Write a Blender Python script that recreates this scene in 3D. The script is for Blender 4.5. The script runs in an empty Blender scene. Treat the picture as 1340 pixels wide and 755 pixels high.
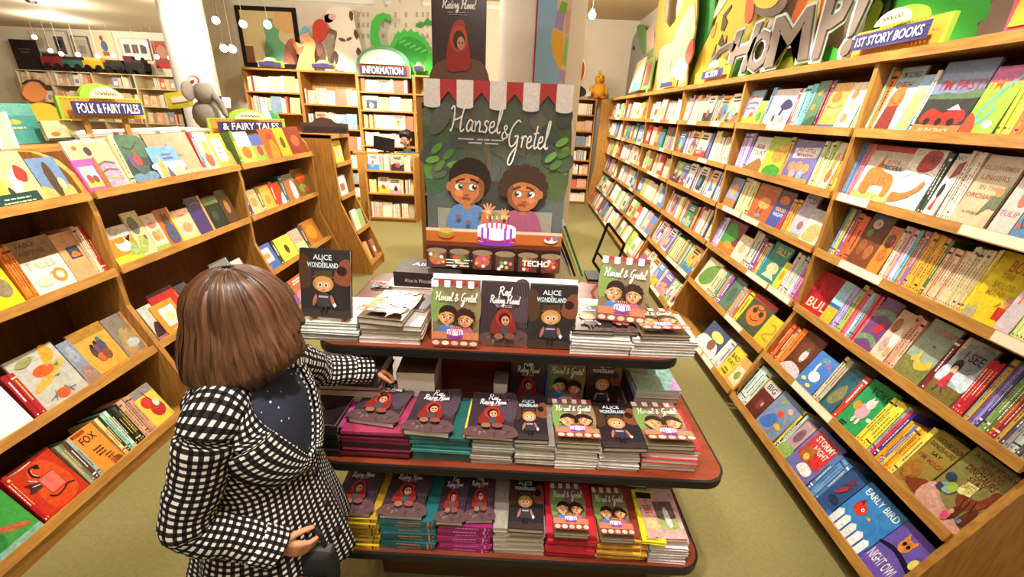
import bpy, bmesh, math, random
from mathutils import Vector, Matrix
import numpy as np
random.seed(7)
SC = bpy.context.scene
COL = SC.collection
PI = math.pi

# ------------------------------------------------------------------ camera
FPX, CX, CY, EYE = 550.0, 670.0, 377.5, 1.65
def _unit(v): return v / np.linalg.norm(v)
_d = _unit(np.array([15.0, -229.5, FPX]))            # world +Y (depth) seen by the camera
_v = np.array([-60.0, 1312.5, FPX]); _v = _unit(_v - _d * (_v @ _d))   # world -Z
_x = _unit(np.cross(_v, _d))
if _x[0] < 0: _x = -_x
ROT = np.stack([_x, _d, -_v])                         # camera -> world
cam = bpy.data.cameras.new('camera'); cam.sensor_width = 36; cam.lens = 36 * FPX / 1340; cam.clip_start = .02
camo = bpy.data.objects.new('camera', cam); COL.objects.link(camo)
_m = Matrix.Identity(4)
for i in range(3):
    _m[i][0] = ROT[i, 0]; _m[i][1] = -ROT[i, 1]; _m[i][2] = -ROT[i, 2]
_m[2][3] = EYE
camo.matrix_world = _m
SC.camera = camo

# ------------------------------------------------------------------ light
SC.view_settings.view_transform = 'Standard'; SC.view_settings.look = 'None'
SC.view_settings.gamma = 1; SC.view_settings.use_curve_mapping = False
SC.view_settings.exposure = EXPOSURE = 0.25
SC.cycles.max_bounces = 7; SC.cycles.diffuse_bounces = 4; SC.cycles.glossy_bounces = 2
SC.cycles.transmission_bounces = 3; SC.cycles.caustics_reflective = False; SC.cycles.caustics_refractive = False
SC.cycles.sample_clamp_indirect = 4
W = bpy.data.worlds.new('world'); SC.world = W; W.use_nodes = True
W.node_tree.nodes['Background'].inputs[0].default_value = (1, .9, .75, 1)
W.node_tree.nodes['Background'].inputs[1].default_value = .3
CEIL = 3.3
WARM = (1, .925, .82)
def area(name, loc, sx, sy, watts, color=WARM):
    l = bpy.data.lights.new(name, 'AREA'); l.shape = 'RECTANGLE'; l.size = sx; l.size_y = sy; l.energy = watts; l.color = color
    o = bpy.data.objects.new(name, l); o.location = loc; COL.objects.link(o); return o
# added area fill under the ceiling, unseen above and behind the frame
area('ceiling_fill', (-.2, -.9, CEIL - .03), 1.4, 1.4, 38)
def fill_point(loc, watts, r=.05, color=WARM):  # added point fill that brightens the ceiling and the back of the shop
    l = bpy.data.lights.new('ceiling_fill_point', 'POINT'); l.energy = watts; l.shadow_soft_size = r; l.color = color
    o = bpy.data.objects.new('ceiling_fill_point', l); o.location = loc; COL.objects.link(o)
for p, w in (((.35, .9, 3.0), 18), ((-1.2, .9, 3.0), 18), ((.45, 3.3, 3.0), 28), ((-1.5, 3.3, 3.0), 28), ((-1.6, 5.4, 3.1), 95), ((-3.6, 5.0, 3.1), 95), ((.9, 6.3, 3.12), 85), ((-6.6, 8.6, 3.1), 110), ((-9.5, 9.5, 3.1), 150), ((-7.0, 11.6, 3.1), 110), ((-11.5, 11.6, 3.1), 110)): fill_point(p, w)
def spot(name, loc, target, watts, deg, blend=.35, size=.04, color=WARM):
    l = bpy.data.lights.new(name, 'SPOT'); l.energy = watts; l.spot_size = math.radians(deg); l.spot_blend = blend
    l.shadow_soft_size = size; l.color = color
    o = bpy.data.objects.new(name, l); o.location = loc
    o.rotation_euler = (Vector(target) - Vector(loc)).to_track_quat('-Z', 'Y').to_euler(); COL.objects.link(o); return o
SPOTS = [  # position, aim, watts, cone
    ((.85, 1.5, 3.12), (1.62, 1.5, 1.15), 220, 66), ((.85, 2.75, 3.12), (1.62, 2.75, 1.1), 225, 66),
    ((.8, 4.1, 3.12), (1.65, 4.1, 1.1), 270, 66), ((.8, 5.6, 3.12), (1.65, 5.6, 1.1), 290, 66),
    ((.55, 7.2, 3.12), (1.65, 7.4, 1.1), 320, 66),
    ((-1.2, 1.2, 3.12), (-2.0, 1.3, .8), 240, 62), ((-1.2, 2.3, 3.12), (-2.05, 2.4, .9), 240, 60),
    ((-.95, 3.5, 3.12), (-2.1, 3.6, 1.0), 260, 60), ((-.95, 5.0, 3.12), (-2.2, 5.0, 1.0), 260, 64),
    ((.15, .55, 3.12), (.1, 1.1, .75), 210, 44), ((-.5, .1, 3.12), (-.2, 1.1, .7), 120, 44),
    ((-1.9, 5.6, 3.12), (-2.0, 7.6, 1.0), 420, 62), ((-3.6, 5.6, 3.12), (-3.6, 7.6, 1.2), 420, 62),
    ((-.9, 5.4, 3.12), (-1.7, 6.5, .7), 300, 62), ((-3.4, 4.4, 3.12), (-4.3, 6, 1.6), 140, 50),
]

# ------------------------------------------------------------------ pixel -> place helpers (a ray met with a real plane)
def ray(px, py): return ROT @ np.array([px - CX, py - CY, FPX])
def PX(px, py, X): r = ray(px, py); t = X / r[0]; return Vector((X, r[1] * t, EYE + r[2] * t))
def PY(px, py, Y): r = ray(px, py); t = Y / r[1]; return Vector((r[0] * t, Y, EYE + r[2] * t))
def PZ(px, py, z): r = ray(px, py); t = (z - EYE) / r[2]; return Vector((r[0] * t, r[1] * t, z))
def y_on(px, X, z):     # depth at which the shelf edge (X, z) passes picture column px
    a = ROT.T @ np.array([X, 0, z - EYE]); b = ROT.T @ np.array([0, 1.0, 0])
    return ((px - CX) * a[2] - FPX * a[0]) / (FPX * b[0] - (px - CX) * b[2])

# ------------------------------------------------------------------ colours and materials
def lin(c):
    if isinstance(c, str):
        c = c.lstrip('#')
        if len(c) == 3: c = ''.join(k * 2 for k in c)
        c = tuple(int(c[i:i + 2], 16) / 255 for i in (0, 2, 4))
    return tuple((k / 12.92 if k <= .04045 else ((k + .055) / 1.055) ** 2.4) for k in c)
def rgba(c): return lin(c) + (1,)
MATS = {}
def mat(name, color='#888', rough=.6, metal=0, spec=.4, noise=0, nscale=20, bump=0, bscale=60, stretch=None, color2=None, attr=None, emit=None):
    if name in MATS: return MATS[name]
    m = bpy.data.materials.new(name); m.use_nodes = True; MATS[name] = m
    nt = m.node_tree; N = nt.nodes; L = nt.links; b = N['Principled BSDF']
    b.inputs['Roughness'].default_value = rough; b.inputs['Metallic'].default_value = metal
    b.inputs['Specular IOR Level'].default_value = spec
    b.inputs['Base Color'].default_value = rgba(color)
    tc = N.new('ShaderNodeTexCoord'); mp = N.new('ShaderNodeMapping'); L.new(tc.outputs['Object'], mp.inputs[0])
    if stretch: mp.inputs['Scale'].default_value = stretch
    src = None
    if attr == 'obj':
        oi = N.new('ShaderNodeObjectInfo'); src = oi.outputs['Color']
    elif attr:
        at = N.new('ShaderNodeAttribute'); at.attribute_name = attr; src = at.outputs['Color']
    if noise or color2:
        nz = N.new('ShaderNodeTexNoise'); nz.inputs['Scale'].default_value = nscale; nz.inputs['Detail'].default_value = 5
        L.new(mp.outputs[0], nz.inputs[0])
        mx = N.new('ShaderNodeMix'); mx.data_type = 'RGBA'
        if color2:
            rp = N.new('ShaderNodeValToRGB'); rp.color_ramp.elements[0].position = .35; rp.color_ramp.elements[1].position = .68
            L.new(nz.outputs['Fac'], rp.inputs[0]); L.new(rp.outputs[0], mx.inputs[0])
            mx.inputs[6].default_value = rgba(color); mx.inputs[7].default_value = rgba(color2)
            if src: L.new(src, mx.inputs[6])
        else:
            mx.blend_type = 'MULTIPLY'; mx.inputs[0].default_value = noise
            mx.inputs[6].default_value = rgba(color)
            if src: L.new(src, mx.inputs[6])
            if attr:
                nz.inputs['Distortion'].default_value = 1.2
                mr = N.new('ShaderNodeMapRange'); mr.inputs[1].default_value = .3; mr.inputs[2].default_value = .7; mr.inputs[3].default_value = .45; mr.inputs[4].default_value = 1.45
                L.new(nz.outputs['Fac'], mr.inputs[0]); L.new(mr.outputs[0], mx.inputs[7])
            else: L.new(nz.outputs['Fac'], mx.inputs[7])
        L.new(mx.outputs[2], b.inputs['Base Color'])
    elif src: L.new(src, b.inputs['Base Color'])
    if bump:
        n2 = N.new('ShaderNodeTexNoise'); n2.inputs['Scale'].default_value = bscale; n2.inputs['Detail'].default_value = 3
        L.new(mp.outputs[0], n2.inputs[0])
        bp = N.new('ShaderNodeBump'); bp.inputs['Strength'].default_value = bump; bp.inputs['Distance'].default_value = .01
        L.new(n2.outputs['Fac'], bp.inputs['Height']); L.new(bp.outputs[0], b.inputs['Normal'])
    if emit:
        b.inputs['Emission Color'].default_value = rgba(color); b.inputs['Emission Strength'].default_value = emit
    return m
WOOD = mat('honey_oak', '#b8863f', .42, color2='#9a6a30', nscale=7, stretch=(9, 1.2, 9), bump=.05, bscale=40)
WOODV = mat('honey_oak_upright', '#b8863f', .42, color2='#9a6a30', nscale=7, stretch=(9, 9, 1.0), bump=.05, bscale=40)
BACKW = mat('shaded_back_board', '#7d4f28', .5, color2='#6a4020', nscale=5, stretch=(9, 9, 1.0))  # oak back boards browned to paint in the shade behind the books
MAHOG = mat('mahogany_laminate', '#7d3a22', .3, color2='#652a18', nscale=6, stretch=(1.2, 9, 9))
BLACK = mat('black_rubber_edge', '#141213', .45)
PAGES = mat('paper_pages', '#d9cdbb', .8, noise=.35, nscale=60, stretch=(1, 1, 6))
COVER = mat('book_cover', '#888', .32, attr='obj', spec=.5, noise=.35, nscale=40)
PRINT = mat('printed_ink', '#888', .3, attr='Col', spec=.5, noise=.6, nscale=55)
GLOSS = mat('glossy_print', '#888', .22, attr='Col', spec=.6, noise=.22, nscale=90)
MATTE = mat('painted_board', '#888', .7, attr='Col', spec=.25)
WALL = mat('cream_wall_paint', '#e6dac2', .8, noise=.12, nscale=3)
CEILM = mat('tan_ceiling_paint', '#d6c3a2', .85, noise=.1, nscale=2)
WHITE = mat('white_paint', '#e9e4dc', .6)
CARPET = mat('olive_carpet', '#7f774c', .95, color2='#786e42', nscale=60, bump=.5, bscale=260, spec=.1)
METAL = mat('dark_metal', '#2a2422', .4, metal=.7)
RAIL = mat('shelf_tag_rail', '#e6d9bd', .4)

# ------------------------------------------------------------------ mesh helpers
class MB:
    def __init__(s): s.v = []; s.f = []; s.c = []; s.m = []
    def add(s, vs, fs, col=None, mi=0):
        n = len(s.v); s.v += [tuple(p) for p in vs]
        for f in fs: s.f.append([i + n for i in f]); s.c.append(col); s.m.append(mi)
        return s
    def box(s, x0, x1, y0, y1, z0, z1, col=None, mi=0, M=None):
        vs = [Vector(p) for p in ((x0, y0, z0), (x1, y0, z0), (x1, y1, z0), (x0, y1, z0), (x0, y0, z1), (x1, y0, z1), (x1, y1, z1), (x0, y1, z1))]
        if M: vs = [M @ p for p in vs]
        return s.add(vs, [(0, 3, 2, 1), (4, 5, 6, 7), (0, 1, 5, 4), (1, 2, 6, 5), (2, 3, 7, 6), (3, 0, 4, 7)], col, mi)
    def prism(s, pts, vec, col=None, mi=0):      # 3-D outline pushed along vec
        n = len(pts); P = [Vector(p) for p in pts]; V = Vector(vec)
        return s.add(P + [p + V for p in P], [tuple(range(n))[::-1], tuple(range(n, 2 * n))] + [(i, (i + 1) % n, n + (i + 1) % n, n + i) for i in range(n)], col, mi)
    def tube(s, pts, r, n=8, col=None, mi=0, caps=True):
        P = [Vector(p) for p in pts]; R = r if isinstance(r, (list, tuple)) else [r] * len(P)
        vs = []; T0 = (P[1] - P[0]).normalized(); a = T0.orthogonal().normalized()
        for i, p in enumerate(P):
            t = (P[min(i + 1, len(P) - 1)] - P[max(i - 1, 0)]).normalized()
            a = (a - t * a.dot(t)).normalized(); b = t.cross(a)
            for k in range(n):
                w = 2 * PI * k / n; vs.append(p + (a * math.cos(w) + b * math.sin(w)) * R[i])
        fs = [(i * n + k, i * n + (k + 1) % n, (i + 1) * n + (k + 1) % n, (i + 1) * n + k) for i in range(len(P) - 1) for k in range(n)]
        if caps: fs += [tuple(range(n))[::-1], tuple(range((len(P) - 1) * n, len(P) * n))]
        return s.add(vs, fs, col, mi)
    def ell(s, c, rx, ry, rz, n=14, m=9, col=None, mi=0, M=None):
        c = Vector(c); vs = [Vector((0, 0, -1))]
        for i in range(1, m):
            th = PI * i / m
            for k in range(n):
                w = 2 * PI * k / n; vs.append(Vector((math.sin(th) * math.cos(w), math.sin(th) * math.sin(w), -math.cos(th))))
        vs.append(Vector((0, 0, 1)))
        fs = [(0, 1 + (k + 1) % n, 1 + k) for k in range(n)]
        for i in range(m - 2):
            for k in range(n): fs.append((1 + i * n + k, 1 + i * n + (k + 1) % n, 1 + (i + 1) * n + (k + 1) % n, 1 + (i + 1) * n + k))
        e = len(vs) - 1; b = 1 + (m - 2) * n
        fs += [(b + k, b + (k + 1) % n, e) for k in range(n)]
        vs = [Vector((p.x * rx, p.y * ry, p.z * rz)) for p in vs]
        if M: vs = [M @ p for p in vs]
        return s.add([c + p for p in vs], fs, col, mi)
    def mesh(s, name, mats, smooth=False):
        me = bpy.data.meshes.new(name); me.from_pydata(s.v, [], s.f)
        for m in (mats if isinstance(mats, (list, tuple)) else [mats]): me.materials.append(m)
        if any(s.m): me.polygons.foreach_set('material_index', s.m)
        if any(c is not None for c in s.c):
            at = me.color_attributes.new('Col', 'FLOAT_COLOR', 'CORNER'); buf = []
            for f, c in zip(s.f, s.c): buf += list(rgba(c) if c is not None else (.5, .5, .5, 1)) * len(f)
            at.data.foreach_set('color', buf)
        if smooth: me.polygons.foreach_set('use_smooth', [True] * len(me.polygons))
        me.update(); return me
    def build(s, name, mats, parent=None, smooth=False, M=None, color=None):
        return link(name, s.mesh(name, mats, smooth), parent, M, color)
def link(name, data, parent=None, M=None, color=None):
    o = bpy.data.objects.new(name, data); COL.objects.link(o)
    if parent: o.parent = parent
    if M is not None: o.matrix_local = M
    if color: o.color = rgba(color)
    return o
def tag(o, label=None, cat=None, group=None, kind=None):
    if label: o['label'] = label
    if cat: o['category'] = cat
    if group: o['group'] = group
    if kind: o['kind'] = kind
    return o
def thing(name, label, cat, M=None, group=None):
    o = link(name, None, None, M if M is not None else Matrix.Identity(4)); o.empty_display_size = .05
    return tag(o, label, cat, group)
def at(x, y=None, z=None): return Matrix.Translation(Vector((x, y, z)) if y is not None else Vector(x))
def frame(o, x, y, z):
    M = Matrix.Identity(4)
    for i in range(3): M[i][0] = x[i]; M[i][1] = y[i]; M[i][2] = z[i]; M[i][3] = o[i]
    return M
def smoothpts(P, k=5, closed=False):
    P = [np.array(p, float) for p in P]; out = []; n = len(P)
    for i in range(n if closed else n - 1):
        g = (lambda j: P[j % n]) if closed else (lambda j: P[min(max(j, 0), n - 1)])
        a, b, c, d = g(i - 1), g(i), g(i + 1), g(i + 2)
        for q in range(k):
            t = q / k
            out.append(.5 * ((2 * b) + (c - a) * t + (2 * a - 5 * b + 4 * c - d) * t * t + (3 * b - a - 3 * c + d) * t ** 3))
    if not closed: out.append(P[-1])
    return [tuple(p) for p in out]

# ------------------------------------------------------------------ flat print: a small drawing language for covers, signs and posters
_TXT = {}
def text_mesh(s, shear=0, bold=0):
    key = (s, shear, bold)
    if key in _TXT: return _TXT[key]
    cu = bpy.data.curves.new('lettering', 'FONT'); cu.body = s; cu.size = 1; cu.shear = shear; cu.offset = bold; cu.resolution_u = 2
    o = bpy.data.objects.new('lettering', cu); COL.objects.link(o)
    dg = bpy.context.evaluated_depsgraph_get(); dg.update()
    me = bpy.data.meshes.new_from_object(o.evaluated_get(dg))
    vs = [(v.co.x, v.co.y) for v in me.vertices]; fs = [tuple(p.vertices) for p in me.polygons]
    bpy.data.objects.remove(o); bpy.data.curves.remove(cu); bpy.data.meshes.remove(me)
    xs = [v[0] for v in vs] or [0, 1]; ys = [v[1] for v in vs] or [0, 1]
    _TXT[key] = (vs, fs, min(xs), max(xs), min(ys), max(ys)); return _TXT[key]
GLY = {  # pen strokes of the hand lettering on the posters and covers
 'H': (.95, [[(-.12, .86), (.0, 1.0), (.1, .9), (.12, .4), (.02, .02), (-.04, .1)], [(.1, .45), (.4, .52), (.62, .62)], [(.72, 1.05), (.62, .6), (.6, .15), (.7, .0), (.85, .12)]]),
 'G': (.95, [[(.75, .95), (.55, 1.02), (.2, .75), (.08, .35), (.25, .05), (.55, .15), (.7, .45), (.45, .42)], [(.7, .45), (.68, -.1), (.5, -.6), (.25, -.62), (.3, -.3), (.75, .1)]]),
 '&': (.8, [[(.62, .1), (.3, .5), (.18, .75), (.35, .85), (.42, .65), (.1, .3), (.2, .0), (.5, .1), (.65, .35)]]),
 'R': (.9, [[(.1, .9), (.12, .4), (.05, 0)], [(-.05, .85), (.3, 1.02), (.6, .8), (.4, .52), (.15, .48), (.4, .4), (.7, .0), (.85, .08)]]),
 'a': (.52, [[(.4, .42), (.2, .48), (.05, .2), (.18, .02), (.36, .2), (.42, .45), (.4, .08), (.54, .06)]]),
 'n': (.55, [[(.0, .42), (.08, .4), (.08, .02), (.1, .25), (.28, .46), (.38, .3), (.38, .05), (.55, .05)]]),
 's': (.42, [[(.36, .42), (.2, .48), (.12, .34), (.3, .2), (.22, .02), (.02, .06)]]),
 'e': (.45, [[(.02, .2), (.3, .28), (.26, .46), (.08, .38), (.06, .1), (.25, .0), (.46, .12)]]),
 'l': (.32, [[(.0, .05), (.2, .6), (.24, 1.0), (.12, .95), (.1, .2), (.2, .0), (.34, .08)]]),
 'r': (.42, [[(.02, .35), (.12, .45), (.1, .02)], [(.12, .3), (.25, .46), (.4, .4)]]),
 't': (.38, [[(.2, .85), (.14, .2), (.22, .0), (.38, .08)], [(.0, .55), (.36, .6)]]),
 'd': (.55, [[(.38, .4), (.18, .45), (.05, .18), (.2, .0), (.36, .2), (.46, 1.0), (.38, .1), (.55, .06)]]),
 'i': (.25, [[(.08, .44), (.06, .1), (.16, .0), (.26, .08)], [(.1, .62), (.13, .66)]]),
 'g': (.5, [[(.38, .4), (.18, .45), (.06, .2), (.2, .05), (.36, .25), (.38, -.2), (.2, -.45), (.08, -.3), (.5, .1)]]),
 'o': (.5, [[(.22, .46), (.05, .25), (.16, .02), (.36, .15), (.3, .42), (.2, .44), (.5, .36)]]),
 ' ': (.4, []),
}
class Art:
    """flat coloured shapes on a w x h panel (x right, y up, z out), each layer a hair above the last"""
    def __init__(s, w, h, z=0.0006, dz=.00025): s.w = w; s.h = h; s.z = z; s.dz = dz; s.mb = MB()
    def _p(s, pts, col):
        s.mb.add([(x, y, s.z) for x, y in pts], [tuple(range(len(pts)))], col); s.z += s.dz
    def rect(s, x0, y0, x1, y1, col): s._p([(x0 * s.w, y0 * s.h), (x1 * s.w, y0 * s.h), (x1 * s.w, y1 * s.h), (x0 * s.w, y1 * s.h)], col)
    def ell(s, cx, cy, rx, ry, col, rot=0):
        n = 18; c, q = math.cos(math.radians(rot)), math.sin(math.radians(rot)); P = []
        for k in range(n):
            a, b = math.cos(2 * PI * k / n) * rx * s.w, math.sin(2 * PI * k / n) * ry * s.h
            P.append((cx * s.w + a * c - b * q, cy * s.h + a * q + b * c))
        s._p(P, col)
    def poly(s, pts, col, sm=False):
        if sm: pts = smoothpts(pts, 4, True)
        A = sum(pts[i][0] * pts[(i + 1) % len(pts)][1] - pts[(i + 1) % len(pts)][0] * pts[i][1] for i in range(len(pts)))
        if A < 0: pts = pts[::-1]
        s._p([(x * s.w, y * s.h) for x, y in pts], col)
    def text(s, t, cx, cy, hgt, col, maxw=.9, rot=0, shear=0, bold=.012):
        vs, fs, x0, x1, y0, y1 = text_mesh(t, shear, bold)
        k = hgt * s.h / max(y1 - y0, .6); kx = min(k, maxw * s.w / max(x1 - x0, .01))
        c, q = math.cos(math.radians(rot)), math.sin(math.radians(rot)); P = []
        for x, y in vs:
            a = (x - (x0 + x1) / 2) * kx; b = (y - (y0 + y1) / 2) * k
            P.append((cx * s.w + a * c - b * q, cy * s.h + a * q + b * c, s.z))
        s.mb.add(P, fs, col); s.z += s.dz
    def stroke(s, pts, wd, col, sm=True, absolute=False):
        P = smoothpts(pts, 4) if sm and len(pts) > 2 else pts
        P = [np.array(p if absolute else (p[0] * s.w, p[1] * s.h), float) for p in P]; Lf, Rt = [], []
        for i, p in enumerate(P):
            t = P[min(i + 1, len(P) - 1)] - P[max(i - 1, 0)]; t = t / (np.linalg.norm(t) + 1e-9); nn = np.array([-t[1], t[0]])
            Lf.append(p + nn * wd / 2); Rt.append(p - nn * wd / 2)
        n = len(P); vs = [(*p, s.z) for p in Lf] + [(*p, s.z) for p in Rt]
        s.mb.add(vs, [(i + 1, i, n + i, n + i + 1) for i in range(n - 1)], col); s.z += s.dz
    def script(s, t, cx, cy, hgt, col, wd=None, shear=.25, width=None):
        adv = sum(GLY[c][0] for c in t); k = hgt * s.h
        if width: kx = width * s.w / adv
        else: kx = k
        x = cx * s.w - adv * kx / 2
        for c in t:
            a, strokes = GLY[c]
            for st in strokes: s.stroke([(x + (p[0] + shear * p[1]) * kx, cy * s.h + (p[1] - .4) * k) for p in st], wd or k * .07, col, True, True)
            x += a * kx
    def bars(s, cx, cy, wid, n, gap, th, col, seed=0):
        r = random.Random(seed)
        for i in range(n):
            ww = wid * r.uniform(.7, 1); y = cy - i * gap; x = cx - ww / 2
            while x < cx + ww / 2 - .01:
                l = min(r.uniform(.04, .14), cx + ww / 2 - x); s.rect(x, y - th / 2, x + l * .8, y + th / 2, col); x += l
    def dsl(s, code):
        for t in code.split(';'):
            t = t.strip()
            if not t: continue
            k, a = t[0], t[1:].split(',')
            if k == 'R': s.rect(*map(float, a[:4]), a[4])
            elif k == 'E': s.ell(*map(float, a[:4]), a[4], float(a[5]) if len(a) > 5 else 0)
            elif k in 'PQ': n = [float(q) for q in a[:-1]]; s.poly(list(zip(n[::2], n[1::2])), a[-1], k == 'Q')
            elif k == 'S': n = [float(q) for q in a[2:]]; s.stroke(list(zip(n[::2], n[1::2])), float(a[0]) * s.w, a[1])
            elif k == 'T': s.text(a[4], float(a[0]), float(a[1]), float(a[2]), a[3], float(a[5]) if len(a) > 5 else .88, float(a[6]) if len(a) > 6 else 0)
            elif k == 'B': s.bars(*map(float, a[:3]), int(a[3]), float(a[4]), float(a[5]), a[6], len(code))
    def build(s, name='cover_print', parent=None, M=None, m=None): return s.mb.build(name, m or PRINT, parent, False, M)
def random_art(a, seed, col, rich=True):
    r = random.Random(seed); pal = ['#d8452f', '#e8b23a', '#f2e6c8', '#3f7fae', '#4f8f4a', '#2d2a38', '#e28aa0', '#8a5a34', '#6fb6b0', '#f4f1ea', '#7d5aa0']
    mode = r.randrange(4); c1, c2, c3, c4 = r.sample(pal, 4)
    if mode == 0: a.rect(0, 0, 1, r.uniform(.25, .45), c1)
    elif mode == 1: a.rect(.08, .1, .92, .7, c1)
    elif mode == 2: a.poly([(0, 0), (1, 0), (1, .45), (.6, .3), (.3, .5), (0, .35)], c1, False)
    else: a.ell(.5, .42, .38, .3, c1)
    bx, by = r.uniform(.35, .62), r.uniform(.3, .42)
    a.ell(bx, by, .17, .16, c2, r.uniform(-30, 30)); a.ell(bx + r.uniform(-.1, .1), by + .18, .1, .085, c3)
    if rich:
        a.ell(bx - .12, by - .14, .05, .07, c2, 20); a.ell(bx + .12, by - .14, .05, .07, c2, -20)
        a.ell(r.uniform(.15, .3), r.uniform(.1, .25), .08, .05, c4); a.ell(r.uniform(.7, .85), r.uniform(.15, .5), .07, .06, c4)
    lum = sum(lin(col)); a.bars(.5, .87, .75, 2, .1, .06, '#2b2430' if lum > .9 else '#f6efdc', seed)
# ------------------------------------------------------------------ the room
def struct(name, mb, m): return tag(mb.build(name, m), kind='structure')
struct('floor', MB().box(-16, 2.2, -3, 13.6, -.06, 0), CARPET)
struct('ceiling', MB().box(-16, 2.2, -3, 13.6, CEIL, CEIL + .1), CEILM)
struct('wall_right', MB().box(2.06, 2.2, -3, 9.2, 0, CEIL), WALL)
struct('wall_left', MB().box(-16, -15.9, -3, 13.6, 0, CEIL), WALL)
struct('wall_front', MB().box(-15.9, 2.06, -3, -2.9, 0, CEIL), WALL)
struct('wall_back', MB().box(-5.6, -.3, 8.06, 8.2, 0, CEIL), WALL)
struct('wall_back_right', MB().box(-.3, 2.06, 9.06, 9.2, 0, CEIL), WALL)
struct('wall_back_far', MB().box(-15.9, -5.6, 13.45, 13.6, 0, CEIL), WALL)
struct('wall_back_jog', MB().box(-5.7, -5.6, 8.2, 13.45, 0, CEIL), WALL)
struct('trim_1', MB().box(-5.55, -.35, 8.035, 8.06, CEIL - .12, CEIL - .06), WHITE)
def pillar(label, x, y, r):
    t = thing('round_pillar', label, 'pillar', at(x, y, 0)); tag(t, kind='structure')
    b = MB().tube([(0, 0, 0), (0, 0, CEIL)], r, 40, caps=False).build('shaft', WHITE, t, True)
    MB().tube([(0, 0, 0), (0, 0, .14)], r + .012, 40).build('base_ring', WHITE, t, True); return t
pillar('white round pillar behind the left bookcases', -4.28, 6.0, .24)
pillar('white round pillar rising behind the large boy and girl poster', .10, 3.3, .29)

# ------------------------------------------------------------------ books
SPN = {}
def spine_mesh(var):
    if var in SPN: return SPN[var]
    r = random.Random(var); mb = MB()
    def q(z0, z1, y0, y1): mb.add([(-.0005, y0, z0), (-.0005, y0, z1), (-.0005, y1, z1), (-.0005, y1, z0)], [(0, 1, 2, 3)])
    y = r.uniform(.22, .4); e = r.uniform(.65, .85)
    while y < e:
        l = r.uniform(.02, .07); q(.38, .62, y, y + l * .75); y += l
    q(.36, .64, .05, .08)
    if var % 3 == 0: q(.02, .98, .88, .92)
    if var % 3 == 1: q(.02, .98, .12, .15)
    SPN[var] = mb.mesh('spine_print', mat('spine_ink', '#888', .4, attr='obj')); return SPN[var]
def cover_mb(w, h, t, b=.0022):
    m = MB(); m.box(0, w, 0, h, t - b, t); m.box(0, w, 0, h, 0, b); m.box(0, b, 0, h, b, t - b); return m
SIMPLE = {}
def simple_mesh(w, h, t):
    k = (round(w, 3), round(h, 3), round(t, 3))
    if k not in SIMPLE:
        b = min(.002, t * .2); m = cover_mb(w, h, t, b); m.box(b, w - .002, .002, h - .002, b, t - b, mi=1); SIMPLE[k] = m.mesh('book', [COVER, PAGES])
    return SIMPLE[k]
def book(label, cat, group, M, w, h, t, col, art=None, seed=0, spine=True, name='picture_book', ink=None):
    root = thing(name, label, cat, M, group)
    cover_mb(w, h, t).build('cover', COVER, root, color=col)
    MB().box(.0022, w - .004, .004, h - .004, .0023, t - .0023).build('page_block', PAGES, root)
    if art is not None:
        a = Art(w, h)
        if callable(art): art(a)
        elif art: a.dsl(art)
        else: random_art(a, seed, col)
        a.build('cover_print', root, at(0, 0, t))
    if spine:
        r = random.Random(seed + 5); l = sum(lin(col))
        ink = ink or (r.choice(['#2a2233', '#8a2a22', '#2f4f7a']) if l > .8 else r.choice(['#f3ead2', '#e9c56a', '#ffffff']))
        S = Matrix.Diagonal((1, h, t, 1)); link('spine_print', spine_mesh(seed % 12), root, S, ink)
    return root
def simple_book(label, cat, group, M, w, h, t, col, name='book'):
    return tag(link(name, simple_mesh(w, h, t), None, M, col), label, cat, group)
NAMED = {'black': (.03, .03, .03), 'white': (.9, .9, .9), 'cream': (.88, .8, .62), 'grey': (.45, .45, .46), 'red': (.75, .12, .1), 'maroon': (.4, .1, .12), 'pink': (.9, .5, .6), 'orange': (.92, .5, .15), 'gold': (.85, .66, .2), 'yellow': (.96, .88, .25), 'lime': (.72, .85, .35), 'green': (.25, .55, .25), 'dark green': (.12, .28, .18), 'teal': (.15, .5, .5), 'pale blue': (.6, .8, .9), 'blue': (.22, .4, .75), 'navy': (.12, .14, .35), 'purple': (.4, .25, .6), 'lilac': (.7, .62, .82), 'brown': (.45, .28, .15), 'tan': (.78, .6, .4), 'peach': (.95, .75, .6), 'mint': (.65, .87, .75), 'rose': (.8, .3, .42)}
def cname(c):
    c = c.lstrip('#'); c = ''.join(k * 2 for k in c) if len(c) == 3 else c
    v = [int(c[i:i + 2], 16) / 255 for i in (0, 2, 4)]
    return min(NAMED, key=lambda n: sum((a - b) ** 2 for a, b in zip(v, NAMED[n])))
ORD = ['first', 'second', 'third', 'fourth', 'fifth', 'sixth', 'seventh', 'eighth', 'ninth', 'tenth', 'eleventh', 'twelfth', 'thirteenth', 'fourteenth', 'fifteenth', 'sixteenth', 'seventeenth', 'eighteenth', 'nineteenth', 'twentieth', 'twenty-first', 'twenty-second', 'twenty-third', 'twenty-fourth', 'twenty-fifth', 'twenty-sixth', 'twenty-seventh', 'twenty-eighth', 'twenty-ninth', 'thirtieth'] + ['%dth' % k for k in range(31, 90)]

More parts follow.
